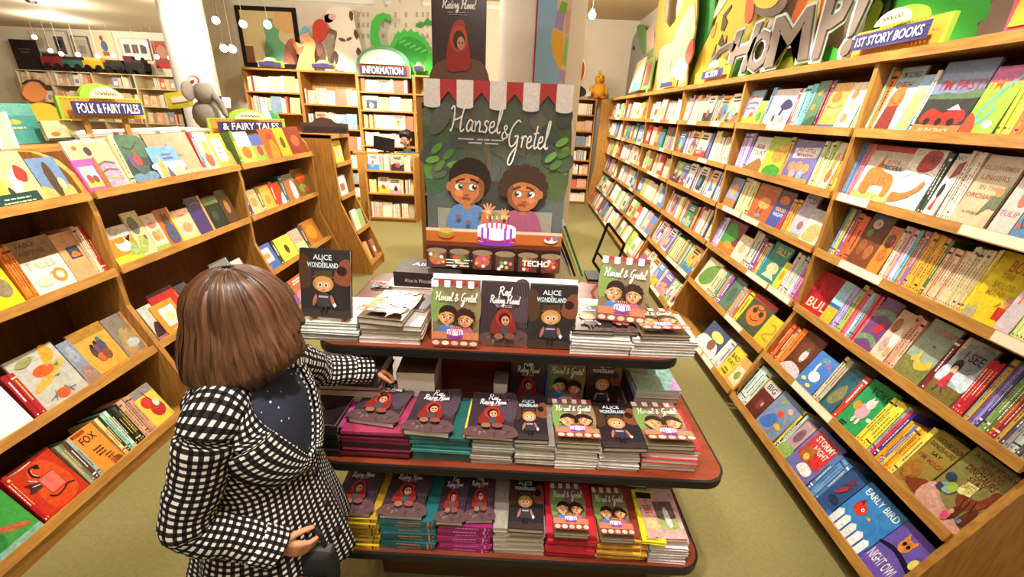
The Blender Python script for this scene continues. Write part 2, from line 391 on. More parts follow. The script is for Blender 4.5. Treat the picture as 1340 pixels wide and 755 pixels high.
# ------------------------------------------------------------------ bookcases along the two sides
RIGHT = dict(n=Vector((-1, 0, 0)), u=Vector((0, -1, 0)), rows=[(1.645, 1.60, 8), (1.345, 1.60, 8), (1.05, 1.60, 10), (.725, 1.59, 14), (.41, 1.50, 21), (.11, 1.385, 24)])
LEFT = dict(n=Vector((1, 0, 0)), u=Vector((0, 1, 0)), rows=[(1.23, -1.97, 13), (.86, -1.97, 13), (.43, -1.90, 20), (.09, -1.785, 24)])
ROWN = {6: ['top shelf', 'second shelf', 'third shelf', 'fourth shelf', 'fifth shelf', 'bottom shelf'], 4: ['top shelf', 'second shelf', 'third shelf', 'bottom shelf']}
def side_case(label, side, Y0, Y1, rows, front, xback, top, near_panel=True, far_panel=False, top_board=True, flat_top=True, name='bookcase'):
    """front: list of (x, z) from the floor up; panels are solid side boards with that profile"""
    t = thing(name, label, 'bookcase', at(front[0][0], (Y0 + Y1) / 2, 0)); I = at(-front[0][0], -(Y0 + Y1) / 2, 0)
    s = side['n'].x
    def panel(y0, y1):
        prof = front + [(xback, front[-1][1]), (xback, 0)] if flat_top else front + [(xback, 0)]
        return MB().prism([(x, y0, z) for x, z in prof], (0, y1 - y0, 0))
    if near_panel: panel(Y0 - .013, Y0 + .013).build('side_panel', WOODV, t, M=I)
    if far_panel: panel(Y1 - .013, Y1 + .013).build('side_panel', WOODV, t, M=I)
    a, b = Y0 + .0135, Y1 - .0135
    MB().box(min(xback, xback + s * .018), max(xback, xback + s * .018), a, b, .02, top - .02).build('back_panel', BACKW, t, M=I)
    fx = front[0][0]
    MB().box(min(fx - s * .035, fx - s * .015), max(fx - s * .035, fx - s * .015), a, b, 0, rows[-1][0] - .03).build('kickboard', WOOD, t, M=I)
    for z, x, th in rows:
        th = math.radians(th); d = (abs(xback - x) - .02) / math.cos(th)
        D = Vector((-s * math.cos(th), 0, -math.sin(th))); Nn = Vector((-s * math.sin(th), 0, math.cos(th)))
        o = Vector((x, a, z)); L = Vector((0, b - a, 0))
        mb = MB(); q = [o - Nn * .006, o + D * d - Nn * .006, o + D * d - Nn * .026, o - Nn * .026]
        mb.prism(q, L); sh = mb.build('shelf', WOOD, t, M=I)
        q = [o - D * .012 + Nn * .006, o + Nn * .006, o - Nn * .034, o - D * .012 - Nn * .034]
        MB().prism(q, L).build('shelf_lip', WOOD, sh)
        k = 0; y = a + .02; rr = random.Random(int(z * 1000 + Y0 * 77))
        while y < b - .2 and s < 0:
            w = rr.uniform(.16, .3); w = min(w, b - y - .02)
            if rr.random() < .3 and k < 2:
                q = [o - D * .0135 + Nn * .005, o - D * .0121 + Nn * .005, o - D * .0121 - Nn * .03, o - D * .0135 - Nn * .03]
                MB().prism([p + Vector((0, y - a, 0)) for p in q], (0, w, 0)).build('tag_strip', RAIL, sh); k += 1
            y += w + .02
    if top_board:
        fx = front[-1][0]
        MB().box(min(fx - s * -.015, xback), max(fx - s * -.015, xback), Y0 - .013, Y1 + (.013 if far_panel else -.0135), top - .03, top + .008).build('top_board', WOOD, t, M=I)
    return t
def row_items(side, ri, bay, items, lo, hi, caser, simple=False):
    """items in shelf distance u (left to right): ('s',u0,u1,n,'colours',h) spines, ('f',u0,u1,h,colour,art,label[,yaw]) faces, 'F' a face in front"""
    z, x, th = side['rows'][ri]; th = math.radians(th); n, u = side['n'], side['u']; Z = Vector((0, 0, 1))
    nL = n * math.cos(th) + Z * math.sin(th); up = Z * math.cos(th) - n * math.sin(th)
    rown = ROWN[len(side['rows'])][ri]; cur = lo; k = 0; right = n.x < 0
    def pos(uu, off): return Vector((x, 0, z)) + u * uu - nL * off - up * .004
    for it in items:
        if it[0] == 'F': u0, u1 = max(it[1], lo), min(it[2], hi)
        else: u0, u1 = max(it[1], cur), min(it[2], hi)
        if u1 - u0 < .006: continue
        k += 1
        if it[0] == 's':
            cols = it[4].split(); cnt = it[3]; tt = (u1 - u0) / cnt
            for q in range(cnt):
                c = cols[q % len(cols)]; rr = random.Random(int(u0 * 9999) + q + ri); dp = rr.uniform(.15, .17); hh = it[5] * rr.uniform(.96, 1.0)
                M = frame(pos(u0 + q * tt + .0003, .012 + rr.uniform(.006, .014)), -nL, up, u)
                lab = '%s book, spine out, %s from left, %s, %s' % (cname(c), ORD[k - 1], rown, caser)
                if simple: simple_book(lab, 'book', 'spine-out books, ' + caser, M, dp, hh, tt * .97, c)
                else: book(lab, 'book', 'spine-out books, ' + caser, M, dp, hh, tt * .97, c, None, int(rr.random() * 997), name='spine_out_book')
                k += 1
            k -= 1
        else:
            w = (u1 - u0) * .985; h = it[3]; yaw = it[7] if len(it) > 7 and it[7] >= 17 else 2; ya = math.radians(yaw if right else -yaw)
            t = .011 if it[0] == 'f' else .012; off = .03 if it[0] == 'f' else .016
            lam = math.radians(4 if it[0] == 'f' else 6)
            R = Matrix.Rotation(ya, 4, 'Y') @ Matrix.Rotation(-lam, 4, 'X')
            if right: Mx = R
            else: Mx = at(w * math.cos(ya), 0, 0) @ Matrix.Rotation(ya, 4, 'Y') @ at(-w, 0, 0) @ Matrix.Rotation(-lam, 4, 'X')
            if it[0] == 'f' and right: off = .022 if ri < 3 else .026
            M = frame(pos(u0, off) + up * (math.sin(lam) * 0), u, up, nL) @ Mx
            seed = int(abs(u0) * 8887) + ri * 31
            lab = (it[6] or '%s picture book, cover out, %s from left' % (cname(it[4]), ORD[k - 1])) + ', %s, %s' % (rown, caser)
            if simple:
                simple_book(lab, 'book', 'face-out books, ' + caser, M, w, h, t, it[4])
            else: book(lab, 'book', 'face-out books, ' + caser, M, w, h, t, it[4], it[5] or '', seed) if it[5] else book(lab, 'book', 'face-out books, ' + caser, M, w, h, t, it[4], lambda a: random_art(a, seed, it[4]), seed)
        if it[0] != 'F': cur = u1
RF = [(1.42, 0), (1.42, .2), (1.60, .67), (1.60, 1.96)]
RB = [1.0, 2.2, 3.43, 4.7, 5.95, 7.25, 8.5]
RNAMES = ['nearest right bookcase', 'second right bookcase', 'third right bookcase', 'fourth right bookcase', 'fifth right bookcase', 'farthest right bookcase']
for i in range(6):
    side_case('tall oak %s, %s' % (RNAMES[i], ['its side panel facing the camera at the frame edge', 'under the grey lettering cutout', 'under the yellow cutout', 'under the tan horned cutout', 'under the grey and green cutout', 'ending in a plain panel']
              [i]), RIGHT, RB[i], RB[i + 1], RIGHT['rows'], RF, 2.0, 1.96, True, i == 5)
LF = [(-1.75, 0), (-1.75, .12), (-1.97, .66), (-1.97, 1.12), (-1.985, 1.22), (-2.02, 1.31), (-2.08, 1.37), (-2.16, 1.40), (-2.2, 1.40)]
LB = [.75, 1.9, 3.0, 4.1]
LNAMES = ['nearest left bookcase', 'second left bookcase', 'third left bookcase']
for i in range(3):
    side_case('low oak %s with sloping shelves and curved sides%s' % (LNAMES[i], ['', ', behind the girl', ', farthest'][i]), LEFT, LB[i], LB[i + 1], LEFT['rows'], LF, -2.3, 1.40, True, i == 2, top_board=False)
# the other half of the double-sided unit, seen only as its top
t = thing('bookcase', 'back half of the low left bookcases, its flat top holding books and signs', 'bookcase', at(-2.6, 2.4, 0))
MB().box(-.28, .29, -1.6, 1.7, 1.36, 1.40).build('top_board', WOOD, t)
for y in (-1.62, 1.7): MB().box(-.28, .28, y, y + .02, 0, 1.36).build('side_panel', WOODV, t)
MB().box(.24, .27, -1.6, 1.7, 0, 1.36).build('back_panel', WOODV, t)
for z in (.2, .6, 1.0): MB().box(-.28, .24, -1.6, 1.7, z, z + .02).build('shelf', WOOD, t)
# ------------------------------------------------------------------ books on the right-hand bookcases (x ranges are picture columns along each shelf edge)
BEAR = 'E.4,.5,.28,.2,#c8682c;P.2,.62,.3,.8,.42,.66,#c8682c;P.45,.66,.6,.78,.62,.58,#c8682c;P0.1,.0,.75,.0,.62,.42,.16,.4,#7a2a22;S.02,#3a1a10,.25,.5,.45,.44,.6,.52;'
R = {}
R[0] = [('f', 942, 956, .2, '#d8b9ae', 'R0,0,.14,1,#c63a3e;E.6,.6,.12,.08,#7a4a7a;E.4,.35,.1,.08,#d7a34c;E.7,.25,.1,.07,#c8584a', 'pink floral picture book with red spine edge', 12), ('s', 957, 964, 2, '#8fd0c0 #a9d9c4', .245),
  ('f', 965, 984, .235, '#7c98ab', 'Q0,.0,1,.0,1,.22,.6,.3,.3,.2,0,.24,#8f9a35;S.05,#b33c34,.15,.78,.5,.82,.7,.78;S.05,#b33c34,.2,.62,.6,.65,.85,.62;S.05,#b33c34,.15,.46,.5,.5,.75,.46;E.62,.3,.14,.07,#d2582e', 'slate blue picture book with red scrawled lines', 14),
  ('f', 984, 994, .16, '#b9c53f', 'R0,.75,1,1,#e6d85a;E.5,.35,.3,.2,#4f8f3a', 'small yellow-green picture book'), ('s', 994, 999, 1, '#7fa9d0', .25),
  ('f', 999, 1027, .225, '#d9cfd6', 'R0,0,.06,1,#e6a9b4;Q.45,.55,.6,.72,.78,.7,.95,.55,.8,.45,.6,.46,#2f3560;P.5,.3,.56,.5,.66,.46,.6,.3,#2f3560;E.35,.22,.06,.1,#6a4a2a;E.7,.2,.14,.1,#9aa5a8', 'white picture book with a dark blue leaping figure', 12),
  ('s', 1028, 1035, 2, '#a8506a #d9d5c0', .22), ('s', 1035, 1048, 2, '#8fe0e6 #6fcad0', .24),
  ('f', 1046, 1061, .25, '#4f7a55', 'E.5,.75,.2,.06,#e39a3c;E.4,.45,.2,.07,#d88a34;Q0,0,1,0,1,.25,.4,.2,#2f5a3c', 'dark green picture book with two orange birds', 14), ('s', 1061, 1069, 3, '#7a3a7a #b53a3f #5a4a94', .25),
  ('f', 1069, 1090, .23, '#dca343', 'R0,0,1,.1,#43598c;E.4,.7,.25,.12,#c8752a;E.55,.4,.3,.13,#e8c36a;S.05,#b8702a,.1,.5,.5,.46,.9,.52', 'golden picture book with blue bottom edge', 12),
  ('f', 1091, 1110, .225, '#e8cdb0', 'E.4,.75,.2,.1,#cf6a4a;E.6,.5,.2,.1,#e2b37a;E.4,.25,.2,.1,#cf7a4a', 'pale peach picture book with soft red pattern', 12), ('s', 1111, 1126, 4, '#6fa07a #9cc9a0 #4f8a5e #b9dcb8', .25)]
R[0] += [('s', 1127, 1133, 2, '#8fc7b0 #a4d4bc', .28), ('s', 1133, 1141, 1, '#e07a33', .26),
  ('f', 1141, 1170, .27, '#8fa3ad', 'T.5,.88,.1,#2f3438,I\'M GOING,.7;T.4,.73,.1,#2f3438,CATCH,.6;' + BEAR, 'grey-blue picture book with an orange bear', 15),
  ('f', 1171, 1187, .23, '#8fb3d9', 'R0,.3,1,.7,#e3c267;R0,0,1,.3,#79b58f;E.5,.72,.3,.1,#e8d27a;Q.1,.1,.5,.3,.9,.12,#c8a15a', 'blue and sandy yellow beach picture book'), ('s', 1187, 1192, 1, '#e7dccb', .25),
  ('f', 1192, 1252, .27, '#7083a6', 'R0,0,1,.14,#a5713c;R0,.14,1,.56,#2c2f2c;Q0,.5,.3,.58,.6,.56,1,.62,1,.5,#56704d;T.55,.68,.14,#b02320,I\'M FAST!,.85;Q.12,.16,.9,.16,.92,.32,.7,.36,.5,.3,.2,.36,#b0281f;P.55,.34,.7,.42,.82,.34,#d9d9d2;E.25,.18,.07,.05,#151515;E.5,.18,.07,.05,#151515;E.75,.18,.07,.05,#151515;T.5,.06,.05,#e8d9a0,BY THE TRACK', 'dark blue picture book with a red racing train', 3),
  ('f', 1256, 1297, .235, '#8fbf3a', 'R0,.78,1,1,#b8488f;T.45,.76,.16,#e5702c,I\'M A,.7;S.08,#58b9b4,.95,.9,.6,.7,.4,.5,.25,.35,.35,.2,.55,.3,.6,.45;Q0,0,.35,0,.3,.22,.0,.34,#dd4a2b;E.7,.18,.15,.06,#d8dfe8', 'green and pink picture book with a looping blue creature', 10), ('s', 1299, 1318, 6, '#d3df39 #e0e64a', .26), ('s', 1318, 1345, 6, '#e8702c #ef8a3a', .22)]
R[1] = [('s', 960, 974, 4, '#b9a4d6 #a48fcb #d6c4e6 #8f7ab5', .255),
  ('f', 975, 992, .235, '#d5cfc4', 'T.5,.72,.12,#3d3a38,BEAR;T.5,.55,.14,#2f2c2a,COUNT;Q0,0,1,0,1,.25,.7,.4,.4,.3,0,.12,#8d6236', 'off-white picture book with a brown bear back', 12),
  ('f', 993, 1016, .245, '#a9c43c', 'Q.25,0,.9,0,1,.2,.6,.3,.2,.18,#3f9a34;E.62,.55,.3,.2,#d79a3f;E.72,.75,.16,.1,#e0aa55', 'lime green picture book with a golden dog', 12), ('s', 1016, 1021, 1, '#d3a24a', .255),
  ('f', 1021, 1054, .24, '#6f6aa5', 'R0,.0,1,.12,#c98a3c;P.12,.55,.95,.62,.95,.86,.12,.8,#e9e4ee;T.53,.77,.09,#c33a52,FIVE LITTLE,.7;T.53,.64,.09,#c33a52,MONKEYS,.7;E.25,.35,.13,.13,#b88f66;E.5,.38,.13,.13,#b88f66;E.75,.35,.13,.13,#b88f66;E.38,.2,.12,.1,#c9a3b0;E.66,.2,.12,.1,#8fa0c9', 'purple picture book crowded with small monkeys', 13),
  ('s', 1056, 1072, 5, '#e9efdc #b5d46a #f2f2e4 #d7e07a #9fcf5a', .25), ('f', 1072, 1081, .245, '#e5d9c0', 'E.5,.6,.3,.2,#dd8f3c;E.5,.3,.35,.15,#c86a2c', 'cream picture book with an orange cat'), ('s', 1081, 1088, 2, '#d9a23a #e3b452', .25)]
R[1] += [('s', 1091, 1106, 4, '#8fb5e0 #a3bfe6 #6f9fd6 #d0a8cf', .255), ('s', 1106, 1114, 2, '#d87a86 #e59aa0', .255),
  ('f', 1114, 1159, .25, '#d9cdbf', 'R0,.9,1,1,#bd2f35;R0,0,1,.16,#9db36a;T.66,.73,.07,#c9643a,IS FOR,.5;T.66,.63,.08,#3d3a6a,TRICERA,.55;Q.12,.2,.15,.55,.3,.62,.4,.85,.45,.6,.8,.5,.9,.3,.85,.14,.74,.14,.7,.3,.4,.28,.36,.12,.22,.12,#c4763a;S.012,#8a4a20,.5,.5,.55,.35,.62,.3;S.012,#8a4a20,.62,.52,.66,.4,.74,.34', 'white picture book with a brown horned dinosaur', 9),
  ('f', 1160, 1197, .25, '#a8dfd6', 'R0,.55,1,1,#ece6e0;Q0,.5,.3,.6,.7,.62,1,.58,1,.68,.5,.7,0,.62,#f3efe8;S.012,#3a3a3a,0,.5,.5,.62,1,.58;Q.35,.65,.4,.95,.85,.95,.8,.68,#b5302d;T.6,.84,.13,#5a1a18,STOMP!,.42;Q-.0,.08,.4,.15,.75,.32,.85,.45,.75,.5,.6,.36,.3,.26,0,.25,#b9713a', 'mint picture book with brown tail and red blot', 8),
  ('s', 1198, 1206, 2, '#2a3030 #3d4a3a', .25), ('f', 1208, 1222, .245, '#e3d9c8', 'T.4,.93,.07,#3a6a9a,NO;P.4,.6,1,.7,1,.9,.5,.85,#8f2a26;E.4,.42,.18,.12,#2a2424;P.2,.12,.45,.35,.55,.1,#d23a2a', 'cream picture book with a dark-haired girl in red', 15), ('s', 1223, 1241, 4, '#efe6d4 #e0d2bd #f4eee0', .26),
  ('f', 1243, 1287, .25, '#c9b18a', 'T.5,.83,.06,#a2632f,OLD FARMER;T.5,.7,.07,#8f5a34,LINGERS;T.52,.56,.06,#b5703a,IN THE;T.46,.44,.07,#a2633f,ORCHARD;T.42,.2,.04,#6b4a30,A STORY;Q.62,.18,.8,.3,1,.3,1,.6,.86,.55,.72,.42,#5a6444;E.85,.52,.1,.06,#c07a35', 'large tan picture book with dark leaves at its side', 12),
  ('f', 1293, 1320, .235, '#cdb5a8', 'T.5,.3,.08,#a04a7a,TULIP;E.7,.55,.2,.15,#c8523a;E.5,.75,.2,.1,#8fa05a', 'dusty pink picture book with a red bloom', 10), ('f', 1322, 1346, .25, '#e8cf9a', None, None, 8)]
R[2] = [('s', 936, 946, 3, '#b83a34 #2f6a6a #3a4a8a', .24), ('f', 946, 958, .225, '#7f8fb5', 'R0,0,1,.3,#c8703a;E.5,.6,.3,.2,#d99a5a', 'blue picture book with orange ground', 12), ('s', 960, 977, 4, '#d9cf9a #cfc48a #e6dca8 #c4b66f', .245),
  ('f', 978, 1001, .24, '#b85a2e', 'R0,.85,1,1,#c8703a;T.55,.9,.06,#5a5aa5,PETER;E.55,.5,.28,.16,#d9a05a;S.03,#6a3a1a,.4,.36,.35,.2;S.03,#6a3a1a,.6,.36,.58,.2;E.5,.14,.14,.06,#6f8fa5', 'rust orange picture book with a tan bird', 10),
  ('f', 1002, 1020, .235, '#3f4d9a', 'T.5,.5,.1,#f2d24a,GOOD;T.5,.36,.1,#e5e5e5,NIGHT;R0,.7,1,1,#5a2f1f;E.5,.75,.3,.12,#c8702a;P.7,0,1,0,1,.6,#cf3a2c', 'dark blue picture book with yellow lettering and red corner'), ('s', 1021, 1030, 2, '#e39a3a #e8b04a', .21),
  ('f', 1031, 1046, .255, '#b3aabf', 'T.55,.86,.13,#262226,TUSH,.85;Q0,0,1,0,1,.1,0,.08,#8fa06a;E.6,.3,.2,.1,#8a6a5a', 'lilac-grey picture book with bold black lettering', 12), ('f', 1046, 1066, .19, '#e2d6bd', 'R0,.7,1,1,#b8bcc0;Q.1,.1,.8,.1,.9,.5,.5,.6,.2,.45,#d9a86a;S.015,#8a5a34,.3,.45,.5,.5,.7,.42', 'cream picture book with a pale tan animal', 8)]
R[2] += [('s', 1083, 1094, 3, '#5a9fd0 #d9c24a #7a5a9a', .25), ('s', 1094, 1108, 2, '#d8582c #e06a33', .235),
  ('f', 1109, 1133, .26, '#5a2e1c', 'R0,.9,.6,1,#2f4f7a;E.4,.8,.2,.09,#d8c8c0;T.42,.8,.07,#a02f2a,10;Q0,0,1,0,1,.5,.6,.6,.2,.5,#6f3a22;E.3,.35,.18,.14,#8a4f2c;E.7,.3,.18,.14,#9a5a32;E.3,.62,.14,.08,#5f7a3a', 'dark brown picture book with monkeys and a leaf', 12), ('f', 1134, 1148, .22, '#d9802c', 'E.5,.7,.35,.15,#6f3a22;E.35,.72,.1,.06,#3a7a6a;E.65,.72,.1,.06,#c8452c;E.5,.4,.3,.15,#b8622a', 'orange picture book with a brown monkey face'),
  ('s', 1149, 1178, 7, '#ecd9c4 #e3b58a #c88fae #d9cfe0 #7fb9c9 #e0a05a #8f6aa5', .24), ('s', 1178, 1200, 5, '#e0a02c #e6ab36', .245), ('s', 1200, 1204, 1, '#4a6a3a', .24),
  ('s', 1205, 1228, 6, '#e3b28a #e8c09a', .215), ('s', 1228, 1252, 7, '#d9c694 #e0cf9f #cdb87f', .24), ('s', 1252, 1257, 2, '#e9d42f', .25),
  ('f', 1258, 1300, .25, '#dcc42c', 'T.62,.83,.17,#b8622c,BOBO,.6;T.42,.68,.08,#b8862c,THE,.3;T.48,.55,.09,#b8862c,SAILOR,.5;T.4,.43,.09,#b8862c,MAN!,.4;P.0,.02,.03,.2,.12,.15,.2,.24,.28,.14,.3,.02,#b9ae86;P.68,.1,.9,.1,.92,.28,.66,.28,#c83a2c;E.79,.38,.08,.08,#d9a07a;S.02,#8a3a24,.66,.34,.6,.26', 'bright yellow picture book with a small red pail', 18),
  ('f', 1301, 1321, .235, '#c4b8bf', 'T.6,.7,.16,#c83a2c,END,.6;T.6,.5,.12,#d9702c,IT', 'pale lilac picture book with red lettering', 10), ('s', 1321, 1345, 5, '#cfe08a #dbe89a', .23)]
R[3] = [('s', 933, 941, 2, '#b5a4cf #c4b5dc', .245), ('f', 941, 959, .25, '#6f2c34', 'R0,0,1,.3,#c8702a;Q.0,.25,.5,.3,.8,.6,.4,.9,0,.8,#3f8a3c;E.5,.25,.25,.12,#d98a3c', 'maroon picture book with a green tree', 14), ('f', 959, 972, .19, '#e6d2b5', 'E.5,.5,.25,.2,#d8a878', 'small cream picture book with tan spot'),
  ('s', 972, 981, 2, '#b5b09a #c9c4b0', .26), ('s', 981, 986, 1, '#5f4a94', .245), ('s', 986, 994, 3, '#c84a3a #e0c24a #6a9fcf', .225),
  ('f', 994, 1014, .25, '#1f7a74', 'T.6,.82,.17,#d9c23a,SILLY,.7;E.55,.35,.3,.16,#cfb98a;P.2,.1,.5,.36,.9,.1,#e0cfa5', 'teal picture book with yellow lettering', 13), ('f', 1014, 1021, .17, '#e6cf3a', 'E.5,.5,.3,.2,#d98f2c', 'small yellow picture book with orange spot'),
  ('s', 1021, 1036, 6, '#e3dde6 #c9b8d9 #efe9e0 #b8d9b0', .255), ('s', 1036, 1040, 1, '#d98fc0', .25)]
R[3] += [('s', 1043, 1048, 1, '#d04a6a', .23), ('f', 1048, 1076, .225, '#b8262c', 'R0,.5,.6,1,#c43238;T.55,.22,.24,#e8d2ae,BULL,.85;Q.75,.3,1,.3,1,.8,.85,.6,#7a5a34', 'bright red picture book with large cream lettering', 20), ('f', 1077, 1089, .23, '#9fd0e6', 'R0,0,1,.38,#e0b02c;R0,.38,1,.46,#2f5aa5', 'sky blue and yellow picture book', 8),
  ('s', 1089, 1098, 3, '#a9a4d9 #b9b4e6', .23), ('s', 1098, 1103, 1, '#9fbf5a', .26), ('s', 1103, 1121, 6, '#d9575a #e07a86 #cfe0e6 #68b9d6', .25),
  ('f', 1122, 1142, .25, '#6f3f7a', 'Q0,.1,.5,.2,1,.1,1,.22,.5,.3,0,.22,#6f8f6a;Q0,.6,.5,.7,1,.64,1,.76,.5,.82,0,.72,#6f8f6a;Q.4,.4,.7,.35,.9,.55,.6,.55,#b52f3a', 'purple picture book with a green winding pattern', 14),
  ('f', 1143, 1160, .235, '#d9c0a8', 'E.3,.7,.25,.15,#a5704a;E.7,.5,.2,.2,#efe6d6;E.4,.3,.2,.15,#b89a94;E.8,.2,.15,.1,#c8a05a', 'beige picture book with a collage of animals'), ('s', 1160, 1173, 3, '#e0a384 #d99374 #e8b59a', .245),
  ('f', 1174, 1206, .26, '#8f9f8a', 'R0,0,1,.34,#7a7a3c;T.6,.86,.09,#c85a2c,CANTALOUPE,.75;E.6,.62,.06,.02,#5a6a5a;Q.35,.42,.4,.28,.6,.2,.95,.3,.85,.42,.7,.34,.5,.36,.42,.5,#d9b23f;E.3,.34,.08,.05,#d0a04a', 'sage picture book with a yellow melon slice', 13), ('s', 1207, 1213, 1, '#7a2430', .24),
  ('f', 1214, 1247, .255, '#a5b5bd', 'R0,0,1,.26,#7a6a34;Q.0,.26,.5,.34,1,.26,1,.55,.6,.5,.3,.55,0,.5,#cfe0e6;Q.1,.9,.2,.6,.6,.5,.9,.6,.95,.95,#7f878c;Q0,.7,.15,.9,.0,1,#d9b98a;T.6,.76,.14,#2a2626,I SEE,.6;E.33,.56,.14,.12,#2a1f1f;E.34,.5,.1,.07,#e3c0a0;P.18,.2,.3,.45,.42,.45,.5,.2,#c83a44;S.04,#3a4a6a,.28,.2,.22,.1;S.04,#3a4a6a,.42,.2,.5,.12', 'grey picture book with a small girl in red', 9),
  ('s', 1248, 1263, 4, '#c4303a #b52834', .23), ('s', 1264, 1292, 7, '#7fb5b0 #d9b24a #7a6fc0 #a9a4dc #4f4a94 #8fb56a #7fa05a', .265), ('s', 1292, 1312, 4, '#5a7a3a #b84a34 #8a2a3a #c8a04a', .245), ('s', 1312, 1345, 6, '#5a5a64 #9a9aa0 #b9b9b4 #cfe0cf', .23)]
R[4] = [('s', 898, 912, 3, '#2f7a7a #6f9fb5 #c9c4b0', .24), ('f', 912, 926, .24, '#d9cfa8', 'Q.1,.2,.6,.1,1,.4,.9,.9,.3,.7,#5f8a3f', 'cream picture book with a green hill', 10), ('s', 926, 934, 2, '#e3c9a0 #d9b98a', .23), ('s', 934, 943, 3, '#3f8a7a #d9a07a #7a4a94', .235), ('f', 943, 954, .24, '#4f6a54', 'E.5,.5,.25,.25,#3a5a44', 'dark green picture book with plain cover'), ('s', 954, 962, 3, '#e09a4a #7f8794 #cf5a3a', .225), ('s', 962, 967, 1, '#e6c92c', .23),
  ('f', 967, 990, .235, '#3a4a34', 'R0,.85,1,1,#b52f2a;E.5,.5,.38,.3,#d9702a;E.35,.6,.1,.08,#2a2a24;E.65,.6,.1,.08,#2a2a24;S.03,#5a2a1a,.3,.4,.5,.34,.7,.42;S.03,#5a2a1a,.3,.75,.5,.66,.7,.78', 'dark green picture book with a big orange cat', 10), ('f', 990, 1008, .19, '#e8b82a', 'S.05,#d0622a,.3,.7,.6,.75,.7,.5,.4,.4,.3,.25,.7,.2', 'yellow picture book with an orange swirl', 8)]
R[4] += [('s', 1009, 1021, 4, '#cf3f2c #e0782c #9a2a24 #d9a04a', .23), ('s', 1021, 1026, 1, '#e07a2c', .245), ('f', 1026, 1045, .245, '#5a2a1c', 'Q0,0,1,0,.9,.2,.3,.24,#c9c0c4;E.5,.55,.36,.26,#6f3420;E.6,.5,.14,.16,#cfc9c4;E.6,.66,.08,.05,#4a7a4a;S.015,#1f1210,.2,.4,.5,.36,.8,.42', 'dark brown picture book with a staring cat face', 10),
  ('f', 1046, 1067, .205, '#3f78c4', 'T.5,.86,.13,#8fc04a,GO,.3;T.7,.78,.1,#d95a7a,OSE,.3;E.55,.38,.25,.14,#f2efe6;S.09,#f2efe6,.4,.45,.36,.65,.4,.72;P.3,.74,.42,.78,.42,.7,#e0a02c;E.25,.2,.12,.05,#e6d95a;E.6,.12,.12,.05,#e6d95a', 'blue picture book with a white goose', 6), ('s', 1068, 1076, 2, '#cfc4a4 #b9b9a0', .26),
  ('f', 1077, 1092, .235, '#1f5a6a', 'T.55,.82,.1,#123440,YOKO;Q.2,.2,.6,.15,.9,.4,.6,.65,.3,.5,#7a7a4a;R0,0,.1,1,#3a3a2a', 'deep teal picture book with an olive shape', 12), ('s', 1092, 1098, 1, '#b8442c', .245),
  ('f', 1099, 1124, .25, '#2f9a5a', 'T.55,.83,.14,#16301f,YOKO,.75;E.45,.42,.2,.16,#e8a5b5;E.5,.6,.14,.09,#f0dcd0;P.4,.66,.44,.74,.5,.67,#f0dcd0;P.52,.67,.58,.74,.61,.65,#f0dcd0;E.2,.46,.12,.09,#e09a3c;E.4,.22,.05,.07,#f0dcd0;E.55,.22,.05,.07,#f0dcd0;E.8,.35,.08,.04,#e6eecf;B.25,.08,.3,2,.05,.03,#16301f', 'emerald green picture book with a pink dressed cat', 17),
  ('s', 1125, 1140, 4, '#e8d23a #efe04a', .245), ('s', 1140, 1150, 3, '#8fc9d9 #d9435a #3a3f94', .25), ('s', 1150, 1168, 6, '#e8a92c #efb93a #6a6fae #e3c24a', .21), ('s', 1168, 1173, 1, '#e8d85a', .25),
  ('f', 1174, 1203, .25, '#8f7a34', 'T.55,.88,.07,#3a2a14,HOW DO;T.5,.77,.07,#3a2a14,DINOSAURS;T.5,.66,.06,#3a2a14,SAY;T.52,.54,.08,#a04a24,I\'M MAD!;E.3,.26,.3,.2,#9a6a2a;Q.4,.1,1,.05,1,.3,.7,.25,#7a3a1f;S.02,#4a2414,.1,.2,.3,.1,.5,.2', 'olive picture book with a sulking brown dinosaur', 13),
  ('f', 1205, 1284, .275, '#7f7a44', 'Q0,0,1,0,1,.08,.4,.2,0,.34,#c99a8a;T.5,.92,.05,#3a2f1a,A NEW STORY;T.55,.83,.09,#7a2a20,HOW DO,.45;T.48,.73,.09,#5a2a1a,DINOSAURS,.62,-6;T.5,.64,.07,#6a2a1a,STAY,.3;P.36,.42,.62,.42,.6,.62,.4,.6,#d8d890;T.49,.54,.1,#b8862c,SAFE?,.22;Q.45,.4,.6,.28,.8,.34,.95,.55,1,.6,1,.75,.85,.7,.75,.5,.6,.46,#7a3a20;E.9,.66,.1,.07,#6f3420;Q.55,.12,.62,.3,.72,.3,.7,.1,#5f2c18;Q.78,.15,.8,.34,.9,.4,.92,.14,#5f2c18;S.014,#2f1a10,.6,.42,.64,.3;S.014,#2f1a10,.68,.44,.72,.32;S.014,#2f1a10,.76,.47,.8,.36;E.25,.38,.13,.07,#7fa5b5;E.3,.42,.1,.07,#9ab04a;E.15,.52,.1,.06,#2f3f5a;R.08,.3,.2,.38,#4a3a5a;E.6,.12,.07,.08,#d95a7a;E.62,.2,.04,.04,#d9a07a;R.8,.14,.86,.2,#5f7fb5', 'large olive picture book with a brown long-necked dinosaur', 5)]
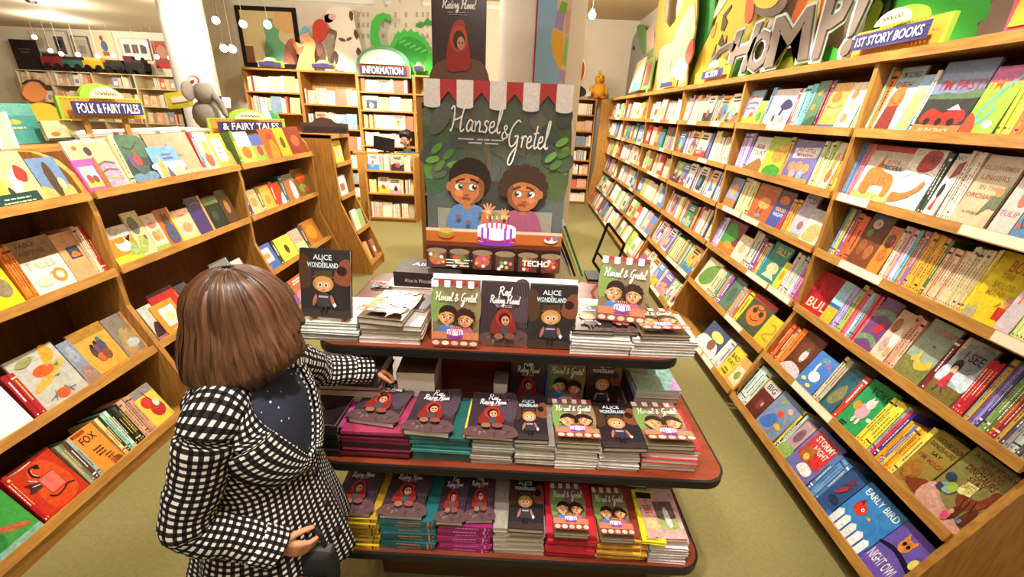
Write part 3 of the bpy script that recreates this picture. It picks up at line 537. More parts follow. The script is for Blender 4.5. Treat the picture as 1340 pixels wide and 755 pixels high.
R[5] = [('f', 915, 938, .21, '#3f4a6a', 'Q0,0,.8,0,.7,.45,.3,.5,0,.4,#c9cfcf;E.5,.68,.25,.16,#e0d06a;E.5,.35,.14,.2,#7a5a3a;R.85,0,1,1,#d9d4cf', 'navy picture book with a yellow moon', 10), ('s', 938, 942, 1, '#c9c9c0', .22), ('f', 943, 953, .215, '#d9c23a', 'T.5,.7,.15,#4a4018,BAD,.8;T.5,.5,.13,#4a4018,DAY,.8;B.5,.25,.6,2,.1,.06,#8a7a2c', 'yellow picture book with blotchy dark lettering', 10), ('f', 953, 964, .2, '#d9a25a', 'R.1,.1,.9,.7,#e8d9b0;E.5,.4,.2,.15,#8f9a4a', 'orange picture book with cream panel'), ('s', 965, 969, 1, '#2a1a20', .245), ('s', 969, 979, 3, '#b9dcd9 #d9ece6 #cfd9cf', .25)]
R[5] += [('s', 974, 980, 2, '#d9c93a #9fae3a', .245), ('f', 980, 993, .22, '#5a2320', 'R0,.72,1,1,#cfc4bf;T.5,.85,.16,#1f1818,BIG,.8;E.6,.35,.2,.16,#7a3a34;E.7,.4,.07,.06,#b5a5b0', 'maroon picture book with bold black lettering', 12),
  ('f', 994, 1016, .235, '#7488a5', 'Q.1,.1,.5,.1,.6,.4,.3,.45,#3f6ab5;E.5,.55,.12,.08,#cf4a2c;E.7,.75,.1,.07,#e0a58a;E.3,.8,.08,.06,#8faa4a;E.75,.3,.15,.06,#d9b03a;S.02,#e08a4a,.6,.7,.85,.45', 'blue-grey picture book with tumbling children', 8), ('s', 1017, 1023, 3, '#e8d83a #2f2f3a #b9d9cf', .24), ('f', 1023, 1033, .22, '#b5949a', 'Q0,0,1,0,1,.3,0,.25,#8fae5a;E.5,.6,.3,.2,#7a5a6a', 'dusty mauve picture book with green strip'),
  ('f', 1034, 1060, .245, '#6a6aa5', 'R.08,.3,.92,.92,#c83434;T.55,.8,.14,#f2e6dc,STORMY,.7;T.6,.62,.14,#f2e6dc,NIGHT,.5;E.35,.42,.2,.16,#a8622c;E.25,.56,.07,.05,#a8622c;E.45,.57,.07,.05,#a8622c;E.38,.38,.1,.07,#e0b55a;Q.4,.1,.8,.08,.85,.25,.5,.28,#e9e4e0', 'purple and red picture book with a brown bear', 8),
  ('s', 1061, 1074, 4, '#4f7fb5 #5f8fc4 #6f9fcf', .225), ('f', 1074, 1090, .225, '#2f4f7f', 'B.6,.8,.5,2,.1,.06,#7a2f3a;Q.3,.4,.6,.5,.7,.65,.5,.62,#a02f3a;E.6,.3,.3,.08,#24364f', 'dark blue picture book with a small red bird', 14),
  ('f', 1091, 1131, .235, '#3b80c0', 'T.52,.86,.13,#e6eef2,EARLY BIRD,.85;Q.0,0,1,0,1,.12,0,.12,#2f6ac0;E.3,.55,.15,.12,#d23a2c;P.18,.64,.24,.74,.3,.62,#8f1f1a;E.36,.56,.035,.03,#fff;E.36,.56,.018,.016,#111;P.5,.52,.6,.57,.62,.5,#d99a3a;P.02,.0,.02,.28,.1,.34,.18,.28,.18,0,#e8e6e4;P.22,.0,.22,.28,.3,.34,.38,.28,.38,0,#f0eeec;P.42,.0,.42,.26,.5,.32,.58,.26,.58,0,#f0eeec;P.62,.0,.62,.26,.7,.32,.78,.26,.78,0,#f4f2f0;P.82,.0,.82,.24,.9,.3,.97,.24,.97,0,#f4f2f0', 'blue picture book with red bird and white fence', 3),
  ('f', 1132, 1190, .235, '#6a54ae', 'T.42,.24,.2,#f0ecf2,NIGHT OWL,.76;Q0,.44,.4,.5,1,.4,1,.48,.4,.58,0,.5,#1a1838;E.42,.7,.14,.13,#dc8a3c;P.28,.76,.28,.9,.38,.82,#dc8a3c;P.46,.82,.56,.9,.56,.76,#dc8a3c;E.37,.72,.04,.04,#1f1418;E.48,.72,.04,.04,#1f1418;E.84,.6,.09,.1,#ecdc6a', 'purple picture book with an orange owl on a branch', 3)]
for ri in range(6):
    z, x, th = RIGHT['rows'][ri]
    bx, bz = (x + .02, z) if ri < 3 else (x + .04, z - .015)      # where the books' feet stand, a little behind the lip
    its = [(it[0], -y_on(it[1], bx, bz), -y_on(it[2], bx, bz)) + it[3:] for it in R[ri]]
    for bay, (lo, hi) in enumerate(((1.0, 2.2), (2.2, 3.43))):
        sub = [it for it in its if -(it[1] + it[2]) / 2 > lo and -(it[1] + it[2]) / 2 < hi]
        row_items(RIGHT, ri, bay, sub, -hi + .014, -lo - .014, RNAMES[bay])
PALE = ['#e8dcc0', '#d9a05a', '#c8523a', '#e0c24a', '#b5cfd9', '#8fae6a', '#e6b59a', '#5a7fae', '#d9d4cf', '#a5704a', '#cf8f9a', '#7a5a9a', '#3f7a6a', '#efe6d4', '#e8d0a5', '#f0d9b5']
def random_row(u0, u1, seed, hmax=.25, pal=PALE, fmin=.13):
    r = random.Random(seed); u = u0 + .01; out = []
    while u < u1 - .05:
        if r.random() < .42:
            w = r.uniform(fmin, fmin + .07); out.append(('f', u, min(u + w, u1 - .005), r.uniform(.8, .98) * hmax, r.choice(pal), None, None, r.uniform(4, 14))); u += w + r.uniform(.002, .01)
        else:
            n = r.randint(2, 6); tt = r.uniform(.011, .022); c = r.sample(pal, min(n, r.randint(1, 4))); out.append(('s', u, u + n * tt, n, ' '.join(c), r.uniform(.82, 1) * hmax)); u += n * tt + r.choice([0, 0, .004, .03])
    return out
ROWS3 = {ri: random_row(-4.7, -3.43, 50 + ri) for ri in range(6)}
for ri in range(6): row_items(RIGHT, ri, 2, [it for it in ROWS3[ri] if it[0] == 'f'], -4.7 + .014, -3.43 - .014, RNAMES[2])
# beyond the three hundred nearest: the rows of the far right-hand bookcases in one object
def far_rows(mb, side, rows, ylo, yhi, seed, hmax=.25, given=None):
    n, u = side['n'], side['u']; Z = Vector((0, 0, 1))
    for ri, (z, x, th) in enumerate(rows):
        th = math.radians(th); nL = n * math.cos(th) + Z * math.sin(th); up = Z * math.cos(th) - n * math.sin(th)
        a, b = sorted((ylo * u.y, yhi * u.y)); r = random.Random(seed + ri)
        for it in (given[ri] if given else random_row(a + .02, b - .02, seed * 7 + ri, hmax)):
            P = lambda uu: Vector((x, 0, z)) + u * uu - nL * .03
            if it[0] == 's':
                cs = it[4].split(); tt = (min(it[2], b - .02) - it[1]) / it[3]
                for q in range(it[3]): mb.box(0, .15, 0, it[5] * r.uniform(.93, 1), 0, tt * .95, cs[q % len(cs)], M=frame(P(it[1] + q * tt), -nL, up, u))
            else: mb.box(0, it[2] - it[1], 0, it[3], 0, .02, it[4], M=frame(P(it[1]), u, up, nL)); mb.box(.02, (it[2] - it[1]) * .8, .05, it[3] * .6, .02, .0212, r.choice(PALE), M=frame(P(it[1]), u, up, nL))
FAR = MB()
far_rows(FAR, RIGHT, RIGHT['rows'], 3.445, 4.685, 299, .25, {ri: [it for it in ROWS3[ri] if it[0] == 's'] for ri in range(6)})
for i in (3, 4, 5): far_rows(FAR, RIGHT, RIGHT['rows'], RB[i] + .02, RB[i + 1] - .02, 300 + i)

# ------------------------------------------------------------------ books on the left-hand bookcases
Lr = {}
Lr[0] = [('f', -40, 20, .22, '#e0b84f', None, None, 6), ('f', 0, 60, .21, '#dcbf7a', 'Q.2,.2,.3,.6,.7,.7,.8,.5,.5,.4,.4,.15,#efe0c4;Q.45,.5,.6,.75,.85,.6,.7,.42,#c8342a;Q0,0,.2,.1,.1,.35,0,.3,#2f3a34', 'tan picture book with red heart and pale swan', 6), ('f', 62, 96, .175, '#5f7a9a', 'Q0,0,1,0,1,.3,.5,.2,0,.35,#c8a05a;Q.4,.1,.6,.1,.65,.7,.5,.9,.35,.6,#4a3420;E.75,.35,.12,.15,#d9c08a', 'blue and ochre picture book with a dark tree', 6), ('F', -10, 50, .05, '#173a30', 'B.5,.6,.7,2,.3,.1,#bfe0b0', 'small dark green book with pale script', 2),
  ('F', 106, 140, .15, '#d84a8a', 'R.1,.14,.74,.78,#8fc9cf;R.1,.14,.74,.34,#a5c94a;E.32,.4,.12,.14,#c83a34;E.56,.38,.12,.12,#7a3a24;E.32,.6,.09,.08,#c8a07a;Q.8,0,1,0,1,1,.84,.8,#8a5a24', 'pink picture book with a small picnic scene', 8), ('f', 116, 168, .235, '#cfb59a', 'R.06,.06,.94,.94,#c8a878;R.06,.06,.94,.55,#9a8a9f;E.45,.78,.08,.09,#3a2a3a;S.04,#5a4a5a,.1,.5,.3,.55,.5,.5,.7,.55,.9,.5;S.04,#6a5040,.1,.36,.3,.4,.5,.36,.7,.4,.9,.36;S.04,#b09060,.1,.2,.5,.24,.9,.2;E.2,.86,.05,.04,#8a5a3a', 'tan and mauve picture book with a long caravan', 8), ('s', 169, 175, 1, '#e3d296', .25),
  ('f', 175, 208, .235, '#24382c', 'Q0,.5,.4,.6,1,.55,1,1,0,1,#2f5a3a;E.52,.5,.13,.13,#b8332c;E.52,.68,.07,.06,#7a4a2a;E.3,.5,.1,.16,#4f3f6a;Q.1,.05,.9,.05,.9,.22,.1,.2,#5f7f94;Q.4,.2,.6,.2,.8,.36,.3,.38,#3a4a4a;S.03,#1a1f18,.2,.8,.5,.75,.8,.9', 'dark jungle picture book with a boy in red', 8),
  ('F', 207, 240, .175, '#5f9ad0', 'R0,0,1,.3,#d9c9a0;Q0,.3,1,.25,1,.5,0,.5,#b9d4e0;Q.1,.1,.3,.1,.35,.5,.2,.7,#d99a4a;P.3,.02,.55,.02,.4,.4,#4a4a6a;E.78,.2,.15,.16,#e6d28a;B.6,.75,.5,2,.12,.05,#3a5a8a', 'sky blue picture book with a golden horse', 8), ('f', 214, 265, .245, '#b98f6a', 'P.3,.5,.52,.5,.5,.68,.4,.76,.3,.66,#8f3a2a;Q.2,.42,.6,.45,.64,.5,.3,.52,#6a7a4a;E.55,.16,.05,.03,#7a5a34;Q0,.0,1,0,1,.12,0,.1,#c79f7a', 'large tan picture book with a red house', 9), ('s', 265, 271, 2, '#c83a4a #2f8aa5', .245), ('f', 271, 286, .235, '#e6cf9a', 'E.5,.3,.3,.2,#c8503a;E.6,.6,.2,.2,#d9a23a', 'cream picture book with red figures'), ('f', 286, 306, .225, '#d99a2c', 'R.2,.2,.8,.85,#e0dcd9;B.5,.7,.4,3,.12,.03,#8a7a6a', 'amber picture book with a pale panel')]
Lr[0] += [('s', 313, 318, 2, '#5f7a3a #6f8a44', .24), ('f', 318, 336, .225, '#e8cf4a', 'R0,.55,1,1,#efeae0;E.5,.35,.3,.2,#d9622c', 'white and yellow picture book with an orange creature'), ('f', 337, 350, .2, '#7f9a3a', 'R0,.6,1,1,#4a5a9a;E.5,.4,.25,.2,#d83a3a', 'green and blue picture book with a red spot'), ('f', 351, 368, .235, '#d9571f', 'Q.3,0,.8,0,.9,.4,.6,.7,.4,.4,#e68a2a;E.6,.75,.2,.12,#b83a1a', 'flame orange picture book with a fox shape'), ('f', 369, 381, .235, '#e6b02c', 'E.5,.5,.2,.2,#6a4a1a', 'golden yellow picture book with a brown spot'), ('f', 382, 400, .24, '#7a3420', 'E.5,.5,.25,.2,#a85a34', 'russet picture book with a lighter blot')]
Lr[1] = [('f', -45, 30, .2, '#e9d91f', 'E.8,.4,.15,.2,#8a7a5a', 'plain yellow picture book with a brown spot', 6), ('s', 32, 48, 3, '#d9782a #e08a34', .235), ('f', 49, 98, .235, '#e9dcca', 'R0,.62,1,1,#8a6844;T.4,.9,.08,#2a1f14,FABLE,.5;T.45,.76,.08,#4a2f1a,AND OTHER,.6;T.45,.52,.14,#d9b98f,TALES,.7;E.72,.26,.18,.13,#d98a34;E.72,.26,.1,.07,#ecdcc0;E.3,.22,.18,.1,#efd9b0;S.02,#b5854a,.5,.3,.58,.36', 'white and brown picture book with an orange medallion', 6), ('f', 99, 124, .225, '#cf9a6a', 'R.35,.45,.9,.7,#3a3f5a;Q.4,.5,.6,.6,.85,.52,.8,.48,#c8702a', 'tan picture book with a small dark inset picture', 6), ('s', 124, 138, 4, '#e3b58a #efdcb8 #b8342a #a82a24', .24), ('s', 138, 149, 3, '#24305a #2f3f6a #3f5f9a', .225),
  ('f', 153, 185, .19, '#d98a2a', 'R0,.7,1,1,#d9cfbf;R0,0,1,.22,#dcd03a;E.55,.5,.26,.2,#f0f2f5;E.5,.62,.2,.09,#e0822c;P.7,.62,.95,.72,.8,.52,#1f1a24;Q.6,.2,1,.15,.9,.5,#8fae5a', 'orange picture book with a white bird', 6), ('f', 186, 204, .24, '#d0c38a', 'E.4,.7,.3,.2,#6f7068;Q0,.1,.5,.15,.8,.4,.3,.45,#9fae5f;E.7,.4,.1,.06,#7a5a44', 'pale straw picture book with grey animal shapes', 8), ('f', 205, 221, .205, '#e9cfb0', 'R0,0,1,.14,#9fae4a;E.35,.4,.2,.15,#d98a4a;E.68,.42,.2,.16,#d9a06a;E.5,.7,.3,.08,#d9786a', 'cream picture book with three small children'), ('f', 222, 239, .215, '#b8662c', 'E.5,.68,.26,.14,#5a3a2a;E.38,.82,.06,.05,#5a3a2a;E.62,.82,.06,.05,#5a3a2a;Q.2,.1,.8,.1,.8,.5,.5,.6,.2,.5,#4a4f6a;R.88,0,1,1,#e9c24a', 'brown picture book with a dog in blue coat'), ('f', 240, 260, .185, '#e3b08a', 'E.5,.4,.28,.16,#d98a5a;B.5,.8,.5,1,.1,.05,#b5784a;R0,0,1,.1,#e6c24a', 'peach picture book with a faint round animal'), ('f', 261, 279, .235, '#3f2f5f', 'S.03,#d9b24a,.2,.8,.5,.84,.8,.8;R.86,0,1,1,#cf9a5a', 'deep purple picture book with a gold line', 10),
  ('f', 280, 297, .215, '#202a1c', 'R0,.75,1,.95,#6f8a4a;E.4,.4,.2,.15,#36463a', 'blackish green picture book with a lighter top band'), ('f', 298, 311, .235, '#4a3420', 'E.5,.5,.2,.2,#a5703a', 'dark brown picture book with a tawny spot')]
Lr[1] += [('s', 323, 330, 2, '#b84a24 #3a4a7a', .23), ('f', 330, 343, .185, '#e0b580', 'E.5,.5,.3,.2,#d0905a', 'small peach picture book'), ('s', 343, 347, 1, '#7a7a2c', .2), ('f', 347, 360, .19, '#d9a94a', 'E.5,.4,.2,.2,#c08a34', 'small mustard picture book'), ('s', 360, 364, 1, '#c84a24', .21), ('f', 364, 373, .19, '#c8421f', 'Q.4,0,1,0,1,.5,.7,.4,#ecdcd0', 'rust red picture book with a white corner'), ('s', 373, 378, 1, '#2f6a6a', .23), ('f', 378, 391, .225, '#c9693a', 'R0,.75,1,1,#9a8a74;Q.5,.1,.9,.1,.9,.6,.6,.7,#efe0d6', 'terracotta picture book with pale figure'), ('f', 392, 409, .25, '#6a5424', 'E.5,.7,.3,.14,#d9602a;E.5,.55,.2,.1,#c83a24;E.4,.3,.25,.15,#7a8a3a;E.6,.2,.15,.1,#a83a4a', 'olive picture book with a red and orange figure', 8)]
Lr[2] = [('f', -80, 40, .2, '#efe9e4', 'R.0,.0,1,.03,#c8b08a;E.55,.8,.06,.05,#d9a05a', 'plain white picture book with a faint gold line', 2), ('s', 42, 56, 2, '#9a2028 #a82a30', .21), ('f', 57, 112, .245, '#b3b3a5', 'Q.1,.32,.5,.4,.95,.62,.85,.7,.6,.6,.4,.52,.15,.42,#e0a04a;E.5,.62,.22,.1,#e05a2a;Q.6,.66,.9,.8,.85,1,.7,.98,#e89a3a;P.7,.62,.85,.66,.8,.58,#3a8a4a;P.55,.46,.72,.46,.66,.42,#3a8a4a;E.5,.14,.14,.09,#df5a34;S.02,#5a7a5a,.3,.08,.4,.24;S.02,#5a6a9a,.2,.12,.4,.18;S.02,#5a7a5a,.7,.08,.6,.24;S.02,#7a7aa5,.8,.14,.6,.18;Q.1,.85,.3,.95,.5,.9,.3,.8,#8f8f5a', 'grey picture book with a fiery orange bird', 3),
  ('f', 113, 128, .22, '#7f8a9a', 'Q0,0,1,0,1,.3,.4,.4,0,.2,#9a7a6a;E.5,.7,.3,.2,#97a0ac', 'steel grey picture book with brown foot', 8), ('f', 128, 166, .235, '#d99b3f', 'R0,.8,1,1,#a5782c;E.35,.48,.1,.14,#4a3a3a;E.5,.5,.1,.16,#6a4a5a;E.63,.54,.1,.16,#4a4a5a;E.42,.34,.12,.1,#b5603a;E.6,.36,.12,.12,#7a4a34;E.36,.62,.05,.04,#2a2020;E.5,.66,.05,.04,#3a2a20;E.63,.7,.06,.05,#4a6a6a;R0,0,1,.06,#c07f2c', 'orange picture book with a huddle of dark figures', 4), ('f', 167, 192, .23, '#7f7468', 'Q.1,.1,.6,.1,.9,.5,.5,.7,.2,.5,#a58a5a;E.6,.3,.3,.1,#b5bcb8;R.9,0,1,1,#d99a4a;R0,0,1,.08,#b57a4a', 'murky brown picture book with a misty scene', 6),
  ('f', 206, 221, .2, '#b9bcae', 'Q0,.1,.9,.1,.8,.4,.4,.5,#3a2028;R0,0,1,.1,#a5706a', 'grey picture book with a dark crouching shape', 8), ('F', 216, 242, .18, '#e0862a', 'R.22,.22,.85,.82,#f3ead0;E.5,.5,.2,.15,#e8c98a;B.5,.1,.5,1,.1,.05,#f0c080', 'orange book with a white square panel', 6), ('f', 223, 252, .24, '#b02024', 'E.35,.5,.24,.16,#2a1a14;S.04,#d9a23a,.2,.55,.35,.66,.5,.6;R.7,.06,.95,.16,#e3dccf;R.92,.3,1,.8,#d95a34;R0,.92,1,1,#1f1518', 'large red book with a black bird and gold ring', 8), ('f', 253, 266, .22, '#423c40', 'B.5,.7,.6,2,.1,.05,#b83a5a', 'charcoal book with faint pink lettering'), ('f', 266, 278, .2, '#a82a2c', 'B.5,.5,.6,1,.1,.05,#d97a7a', 'dull red book with small lettering'), ('f', 279, 297, .21, '#d9a56a', 'E.5,.4,.3,.2,#c8622a', 'tan book with an orange painting'), ('f', 298, 318, .245, '#777069', 'Q.2,.5,.5,.6,.8,.4,.6,.7,.3,.8,#2a2a3a;R.92,0,1,1,#4fa59a', 'grey book with a black bird and teal edge', 9), ('f', 319, 330, .2, '#d9cdb8', 'E.5,.4,.3,.2,#b5543a', 'cream book with a red shape')]
Lr[2] += [('f', 347, 366, .205, '#4a6aae', 'R.2,.3,.8,.85,#ece6dc;E.5,.55,.2,.12,#d99a5a;E.2,.12,.2,.08,#c87a6a', 'blue book with a white panel', 6), ('s', 366, 370, 1, '#3a4424', .2), ('f', 371, 389, .2, '#e3d24a', 'E.5,.45,.12,.2,#5a3a24', 'yellow book with a small brown figure', 6), ('f', 390, 401, .205, '#d9a08a', 'R0,0,1,.4,#e6d98a;S.03,#a05a4a,.2,.6,.8,.5', 'pink and yellow book with thin lines'), ('s', 401, 405, 1, '#4a4448', .22), ('f', 405, 421, .225, '#a86a20', 'E.5,.5,.3,.3,#c88a2a', 'bronze book with a golden blur', 6)]
Lr[3] = [('f', -45, 52, .205, '#3f9440', 'Q0,.2,.5,.1,.6,.4,.2,.5,#2f7a34;Q.0,.55,.4,.6,.7,.3,.9,.2,.9,.28,.6,.5,.2,.7,#b5603a;E.5,.85,.15,.05,#c9e0d0;R0,0,1,.12,#7fae9a', 'bright green picture book with a brown branch', 2), ('s', 54, 62, 2, '#a81f20 #c02a28', .245), ('f', 62, 112, .235, '#b8321c', 'Q.2,.1,.8,.1,.9,.5,.7,.9,.3,.8,#cf4a20;S.03,#f0dcc0,.04,.96,.3,.95,.55,.96;R.37,.31,.73,.65,#5a1a14;R.38,.32,.72,.64,#f0685a;S.04,#181214,.44,.66,.36,.74,.4,.86,.52,.86,.56,.78;S.012,#cfc4b0,.44,.68,.39,.76,.43,.83;E.54,.84,.06,.035,#181214;P.36,.6,.1,.7,.16,.6,.06,.52,.2,.5,.34,.5,#3a2a2c;S.03,#181214,.3,.32,.4,.24,.6,.26,.72,.3,.86,.26;S.02,#d9cfc0,.34,.62,.24,.72;S.02,#d9cfc0,.34,.56,.2,.6', 'red picture book with a black dragon and red square', 4),
  ('s', 113, 130, 4, '#8f9a7a #6a6a5a #5a3a2a #9fae9a', .22), ('f', 131, 158, .215, '#df8a34', 'P.06,.9,.6,.9,.6,.98,.06,.98,#c8562a;T.33,.94,.06,#3a1a10,MYSTERIOUS,.5;T.5,.77,.16,#2a1a14,FOX,.6;B.5,.5,.4,3,.07,.03,#4a2a1a;B.62,.28,.3,3,.07,.025,#4a2a1a;Q.5,.02,.9,.02,.8,.14,.6,.12,#8a4a24', 'orange picture book with heavy black lettering', 3), ('s', 159, 174, 4, '#e3cf8a #3a2a1f #8fc9b0 #b9dcc4', .225), ('s', 174, 186, 4, '#1f2a1f #2a2424 #3a4a2a #171a17', .22), ('s', 186, 200, 4, '#c99a74 #d9a884 #b98a64', .225), ('f', 201, 224, .215, '#d9c24a', 'R0,.8,1,1,#8a7f7a;E.4,.6,.25,.15,#c83a34;E.6,.35,.3,.2,#b5342a;E.7,.5,.12,.1,#e0d9d0;S.03,#4a2a20,.5,.9,.6,.6', 'yellow picture book with a tangle of red shapes', 5)]
Lr[3] += [('s', 226, 262, 8, '#5a6a3a #d9b07a #8a3a2a #c9c4b0', .22), ('f', 263, 300, .22, '#8fa5b5', None, None, 5), ('s', 301, 330, 7, '#c8a05a #3a4a5a #d9cfb5', .22), ('f', 350, 366, .2, '#d9c23a', None, None, 6), ('f', 367, 392, .22, '#4a4a4c', None, None, 6), ('f', 393, 410, .215, '#c86a3a', None, None, 6)]
for ri in range(4):
    z, x, th = LEFT['rows'][ri]
    its = [(it[0], y_on(it[1], x - .04, z - .012), y_on(it[2], x - .04, z - .012)) + it[3:] for it in Lr[ri]]
    for bay in range(3):
        lo, hi = LB[bay], LB[bay + 1]
        row_items(LEFT, ri, bay, [it for it in its if lo < (it[1] + it[2]) / 2 < hi], lo + .014, hi - .014, LNAMES[bay])
# ------------------------------------------------------------------ the stepped display table
TIER = [(.30, -.585, .665, .925, 1.9), (.62, -.605, .70, .985, 1.84), (.95, -.635, .545, 1.14, 1.80)]   # top height, x0, x1, front y, back y
def rounded(x0, x1, y0, y1, r, n=6):
    P = []
    for cx, cy, a in ((x1 - r, y0 + r, -90), (x1 - r, y1 - r, 0), (x0 + r, y1 - r, 90), (x0 + r, y0 + r, 180)):
        for k in range(n + 1):
            w = math.radians(a + 90 * k / n); P.append((cx + r * math.cos(w), cy + r * math.sin(w)))
    return P
TB = thing('display_table', 'three-tier mahogany display table with black edges in the middle of the aisle', 'table', at(.03, 1.4, 0)); I = at(-.03, -1.4, 0)
for z, x0, x1, y0, y1 in TIER:
    P = rounded(x0 + .008, x1 - .008, y0 + .008, y1 - .008, .07)
    tr = MB().prism([(x, y, z - .024) for x, y in P], (0, 0, .024)).build('tier_board', MAHOG, TB, M=I)
    A = rounded(x0, x1, y0, y1, .078); n = len(A); mb = MB(); vs = []
    for (x, y), (q, w) in zip(A, P): vs += [(x, y, z - .03), (x, y, z - .002), (q, w, z - .002), (q, w, z - .03)]
    fs = []
    for i in range(n):
        j = (i + 1) % n
        for k in range(4): fs.append((i * 4 + k, j * 4 + k, j * 4 + (k + 1) % 4, i * 4 + (k + 1) % 4))
    mb.add(vs, fs); mb.build('black_edge', BLACK, tr)
MB().box(-.42, .40, 1.40, 1.44, .30, .926).build('riser_panel', MAHOG, TB, M=I)
for x in (-.42, .38): MB().box(x, x + .02, 1.44, 1.8, .30, .926).build('side_panel', MAHOG, TB, M=I)
BASEM = mat('brown_plinth', '#4a3018', .5)
MB().box(-.45, .55, 1.06, 1.8, 0, .27).build('plinth', BASEM, TB, M=I)

# covers of the three titles sold from the table
DK = '#2f2628'
def shade(c, f):
    c = c.lstrip('#'); return '#' + ''.join('%02x' % min(255, int(int(c[i:i + 2], 16) * f)) for i in (0, 2, 4))
def kid(a, cx, cy, s, skin, hair, shirt, tilt=1, curly=False):
    k = s * a.w / a.h
    a.poly([(cx - .95 * s, cy - 2.3 * k), (cx + .95 * s, cy - 2.3 * k), (cx + .8 * s, cy - 1.2 * k), (cx + .3 * s, cy - .9 * k), (cx - .3 * s, cy - .9 * k), (cx - .8 * s, cy - 1.2 * k)], shirt, True)
    a.rect(cx - .18 * s, cy - 1.15 * k, cx + .18 * s, cy - .7 * k, skin)
    a.ell(cx + .1 * s * tilt, cy + .3 * k, 1.0 * s, .95 * k, hair)
    if curly:
        for i in range(9):
            w = math.radians(-20 + i * 27); a.ell(cx + math.cos(w) * .95 * s, cy + .25 * k + math.sin(w) * .85 * k, .32 * s, .3 * k, hair)
    a.ell(cx - .05 * s * tilt, cy - .12 * k, .8 * s, .85 * k, skin, 8 * tilt)
    a.poly([(cx - .85 * s, cy + .2 * k), (cx - .5 * s, cy + .75 * k), (cx + .5 * s, cy + .85 * k), (cx + .85 * s, cy + .2 * k), (cx + .4 * s, cy + .42 * k), (cx - .2 * s, cy + .5 * k)], hair, True)
    a.ell(cx - .86 * s * tilt, cy - .1 * k, .16 * s, .22 * k, skin)
    a.poly([(cx + .1 * s * tilt, cy - .95 * k), (cx + .7 * s * tilt, cy - .6 * k), (cx + .78 * s * tilt, cy + .1 * k), (cx + .5 * s * tilt, cy + .3 * k), (cx + .55 * s * tilt, cy - .4 * k)], shade(skin, .72), True)
    a.ell(cx - .42 * s * tilt, cy - .4 * k, .22 * s, .17 * k, shade(skin, 1.18)); a.ell(cx - .1 * s * tilt, cy + .2 * k, .35 * s, .14 * k, shade(skin, 1.12))
    for q in (-1, 1):
        a.ell(cx + q * .33 * s - .08 * s * tilt, cy - .1 * k, .18 * s, .15 * k, '#e6dcd2'); a.ell(cx + q * .33 * s - .0 * s * tilt, cy - .09 * k, .115 * s, .125 * k, '#2f4a54' if s > .12 else '#2a1a18'); a.ell(cx + q * .33 * s, cy - .09 * k, .06 * s, .07 * k, '#120c0c'); a.ell(cx + q * .33 * s + .03 * s, cy - .03 * k, .04 * s, .04 * k, '#ffffff')
        a.stroke([(cx + (q * .33 - q * .2) * s, cy + .27 * k), (cx + q * .33 * s, cy + .24 * k), (cx + (q * .33 + q * .2) * s, cy + .12 * k)], .07 * s * a.w, hair)
    a.ell(cx - .05 * s * tilt, cy - .38 * k, .1 * s, .08 * k, '#b5673f')
    a.stroke([(cx - .25 * s, cy - .62 * k), (cx - .05 * s, cy - .58 * k), (cx + .15 * s, cy - .64 * k)], .06 * s * a.w, '#8a3a2c')
def hand_print(a, cx, cy, s, skin, m=1):
    k = s * a.w / a.h; a.ell(cx, cy, .5 * s, .5 * k, skin)
    for d in (-50, -18, 8, 34): w = math.radians(90 + d * m); a.ell(cx + math.cos(w) * .75 * s, cy + math.sin(w) * .75 * k, .13 * s, .38 * k, skin, math.degrees(w) - 90)
    w = math.radians(90 + 85 * m); a.ell(cx + math.cos(w) * .6 * s, cy + math.sin(w) * .4 * k, .12 * s, .32 * k, skin, 60 * m)
    a.ell(cx, cy, .26 * s, .26 * k, '#e8b58f')
def awning(a, y0, n, first='#efe9ea'):
    for i in range(n):
        c = first if i % 2 == 0 else '#b8343c'; x0, x1 = i / n, (i + 1) / n
        if i % 2 == 0: a.rect(x0, y0, x1, 1, c); a.ell((x0 + x1) / 2, y0, .5 / n, .012, c)
        else: a.poly([(x0, y0 + .02), ((x0 + x1) / 2, y0 + .07), (x1, y0 + .02), (x1, 1), (x0, 1)], c)
def cake(a, cx, cy, s):
    k = s * a.w / a.h
    a.rect(cx - s, cy - .45 * k, cx + s, cy + .2 * k, '#eee3ec'); a.ell(cx, cy - .45 * k, s, .22 * k, '#eee3ec'); a.ell(cx, cy + .2 * k, s, .26 * k, '#f6eef6')
    a.stroke([(cx - s, cy - .38 * k), (cx, cy - .58 * k), (cx + s, cy - .38 * k)], .2 * s * a.w, '#a82a3a')
    for q in (-.75, -.45, .45, .75): a.rect(cx + (q - .06) * s, cy - .55 * k, cx + (q + .06) * s, cy + .2 * k, '#8a4ac0')
    a.ell(cx, cy - .66 * k, 1.05 * s, .12 * k, '#7a3aa8')
    for q in (-.5, -.25, 0, .25, .5): a.rect(cx + (q - .05) * s, cy + .2 * k, cx + (q + .05) * s, cy + .65 * k, '#c8507a'); a.ell(cx + q * s, cy + .75 * k, .05 * s, .1 * k, '#f0c84a')
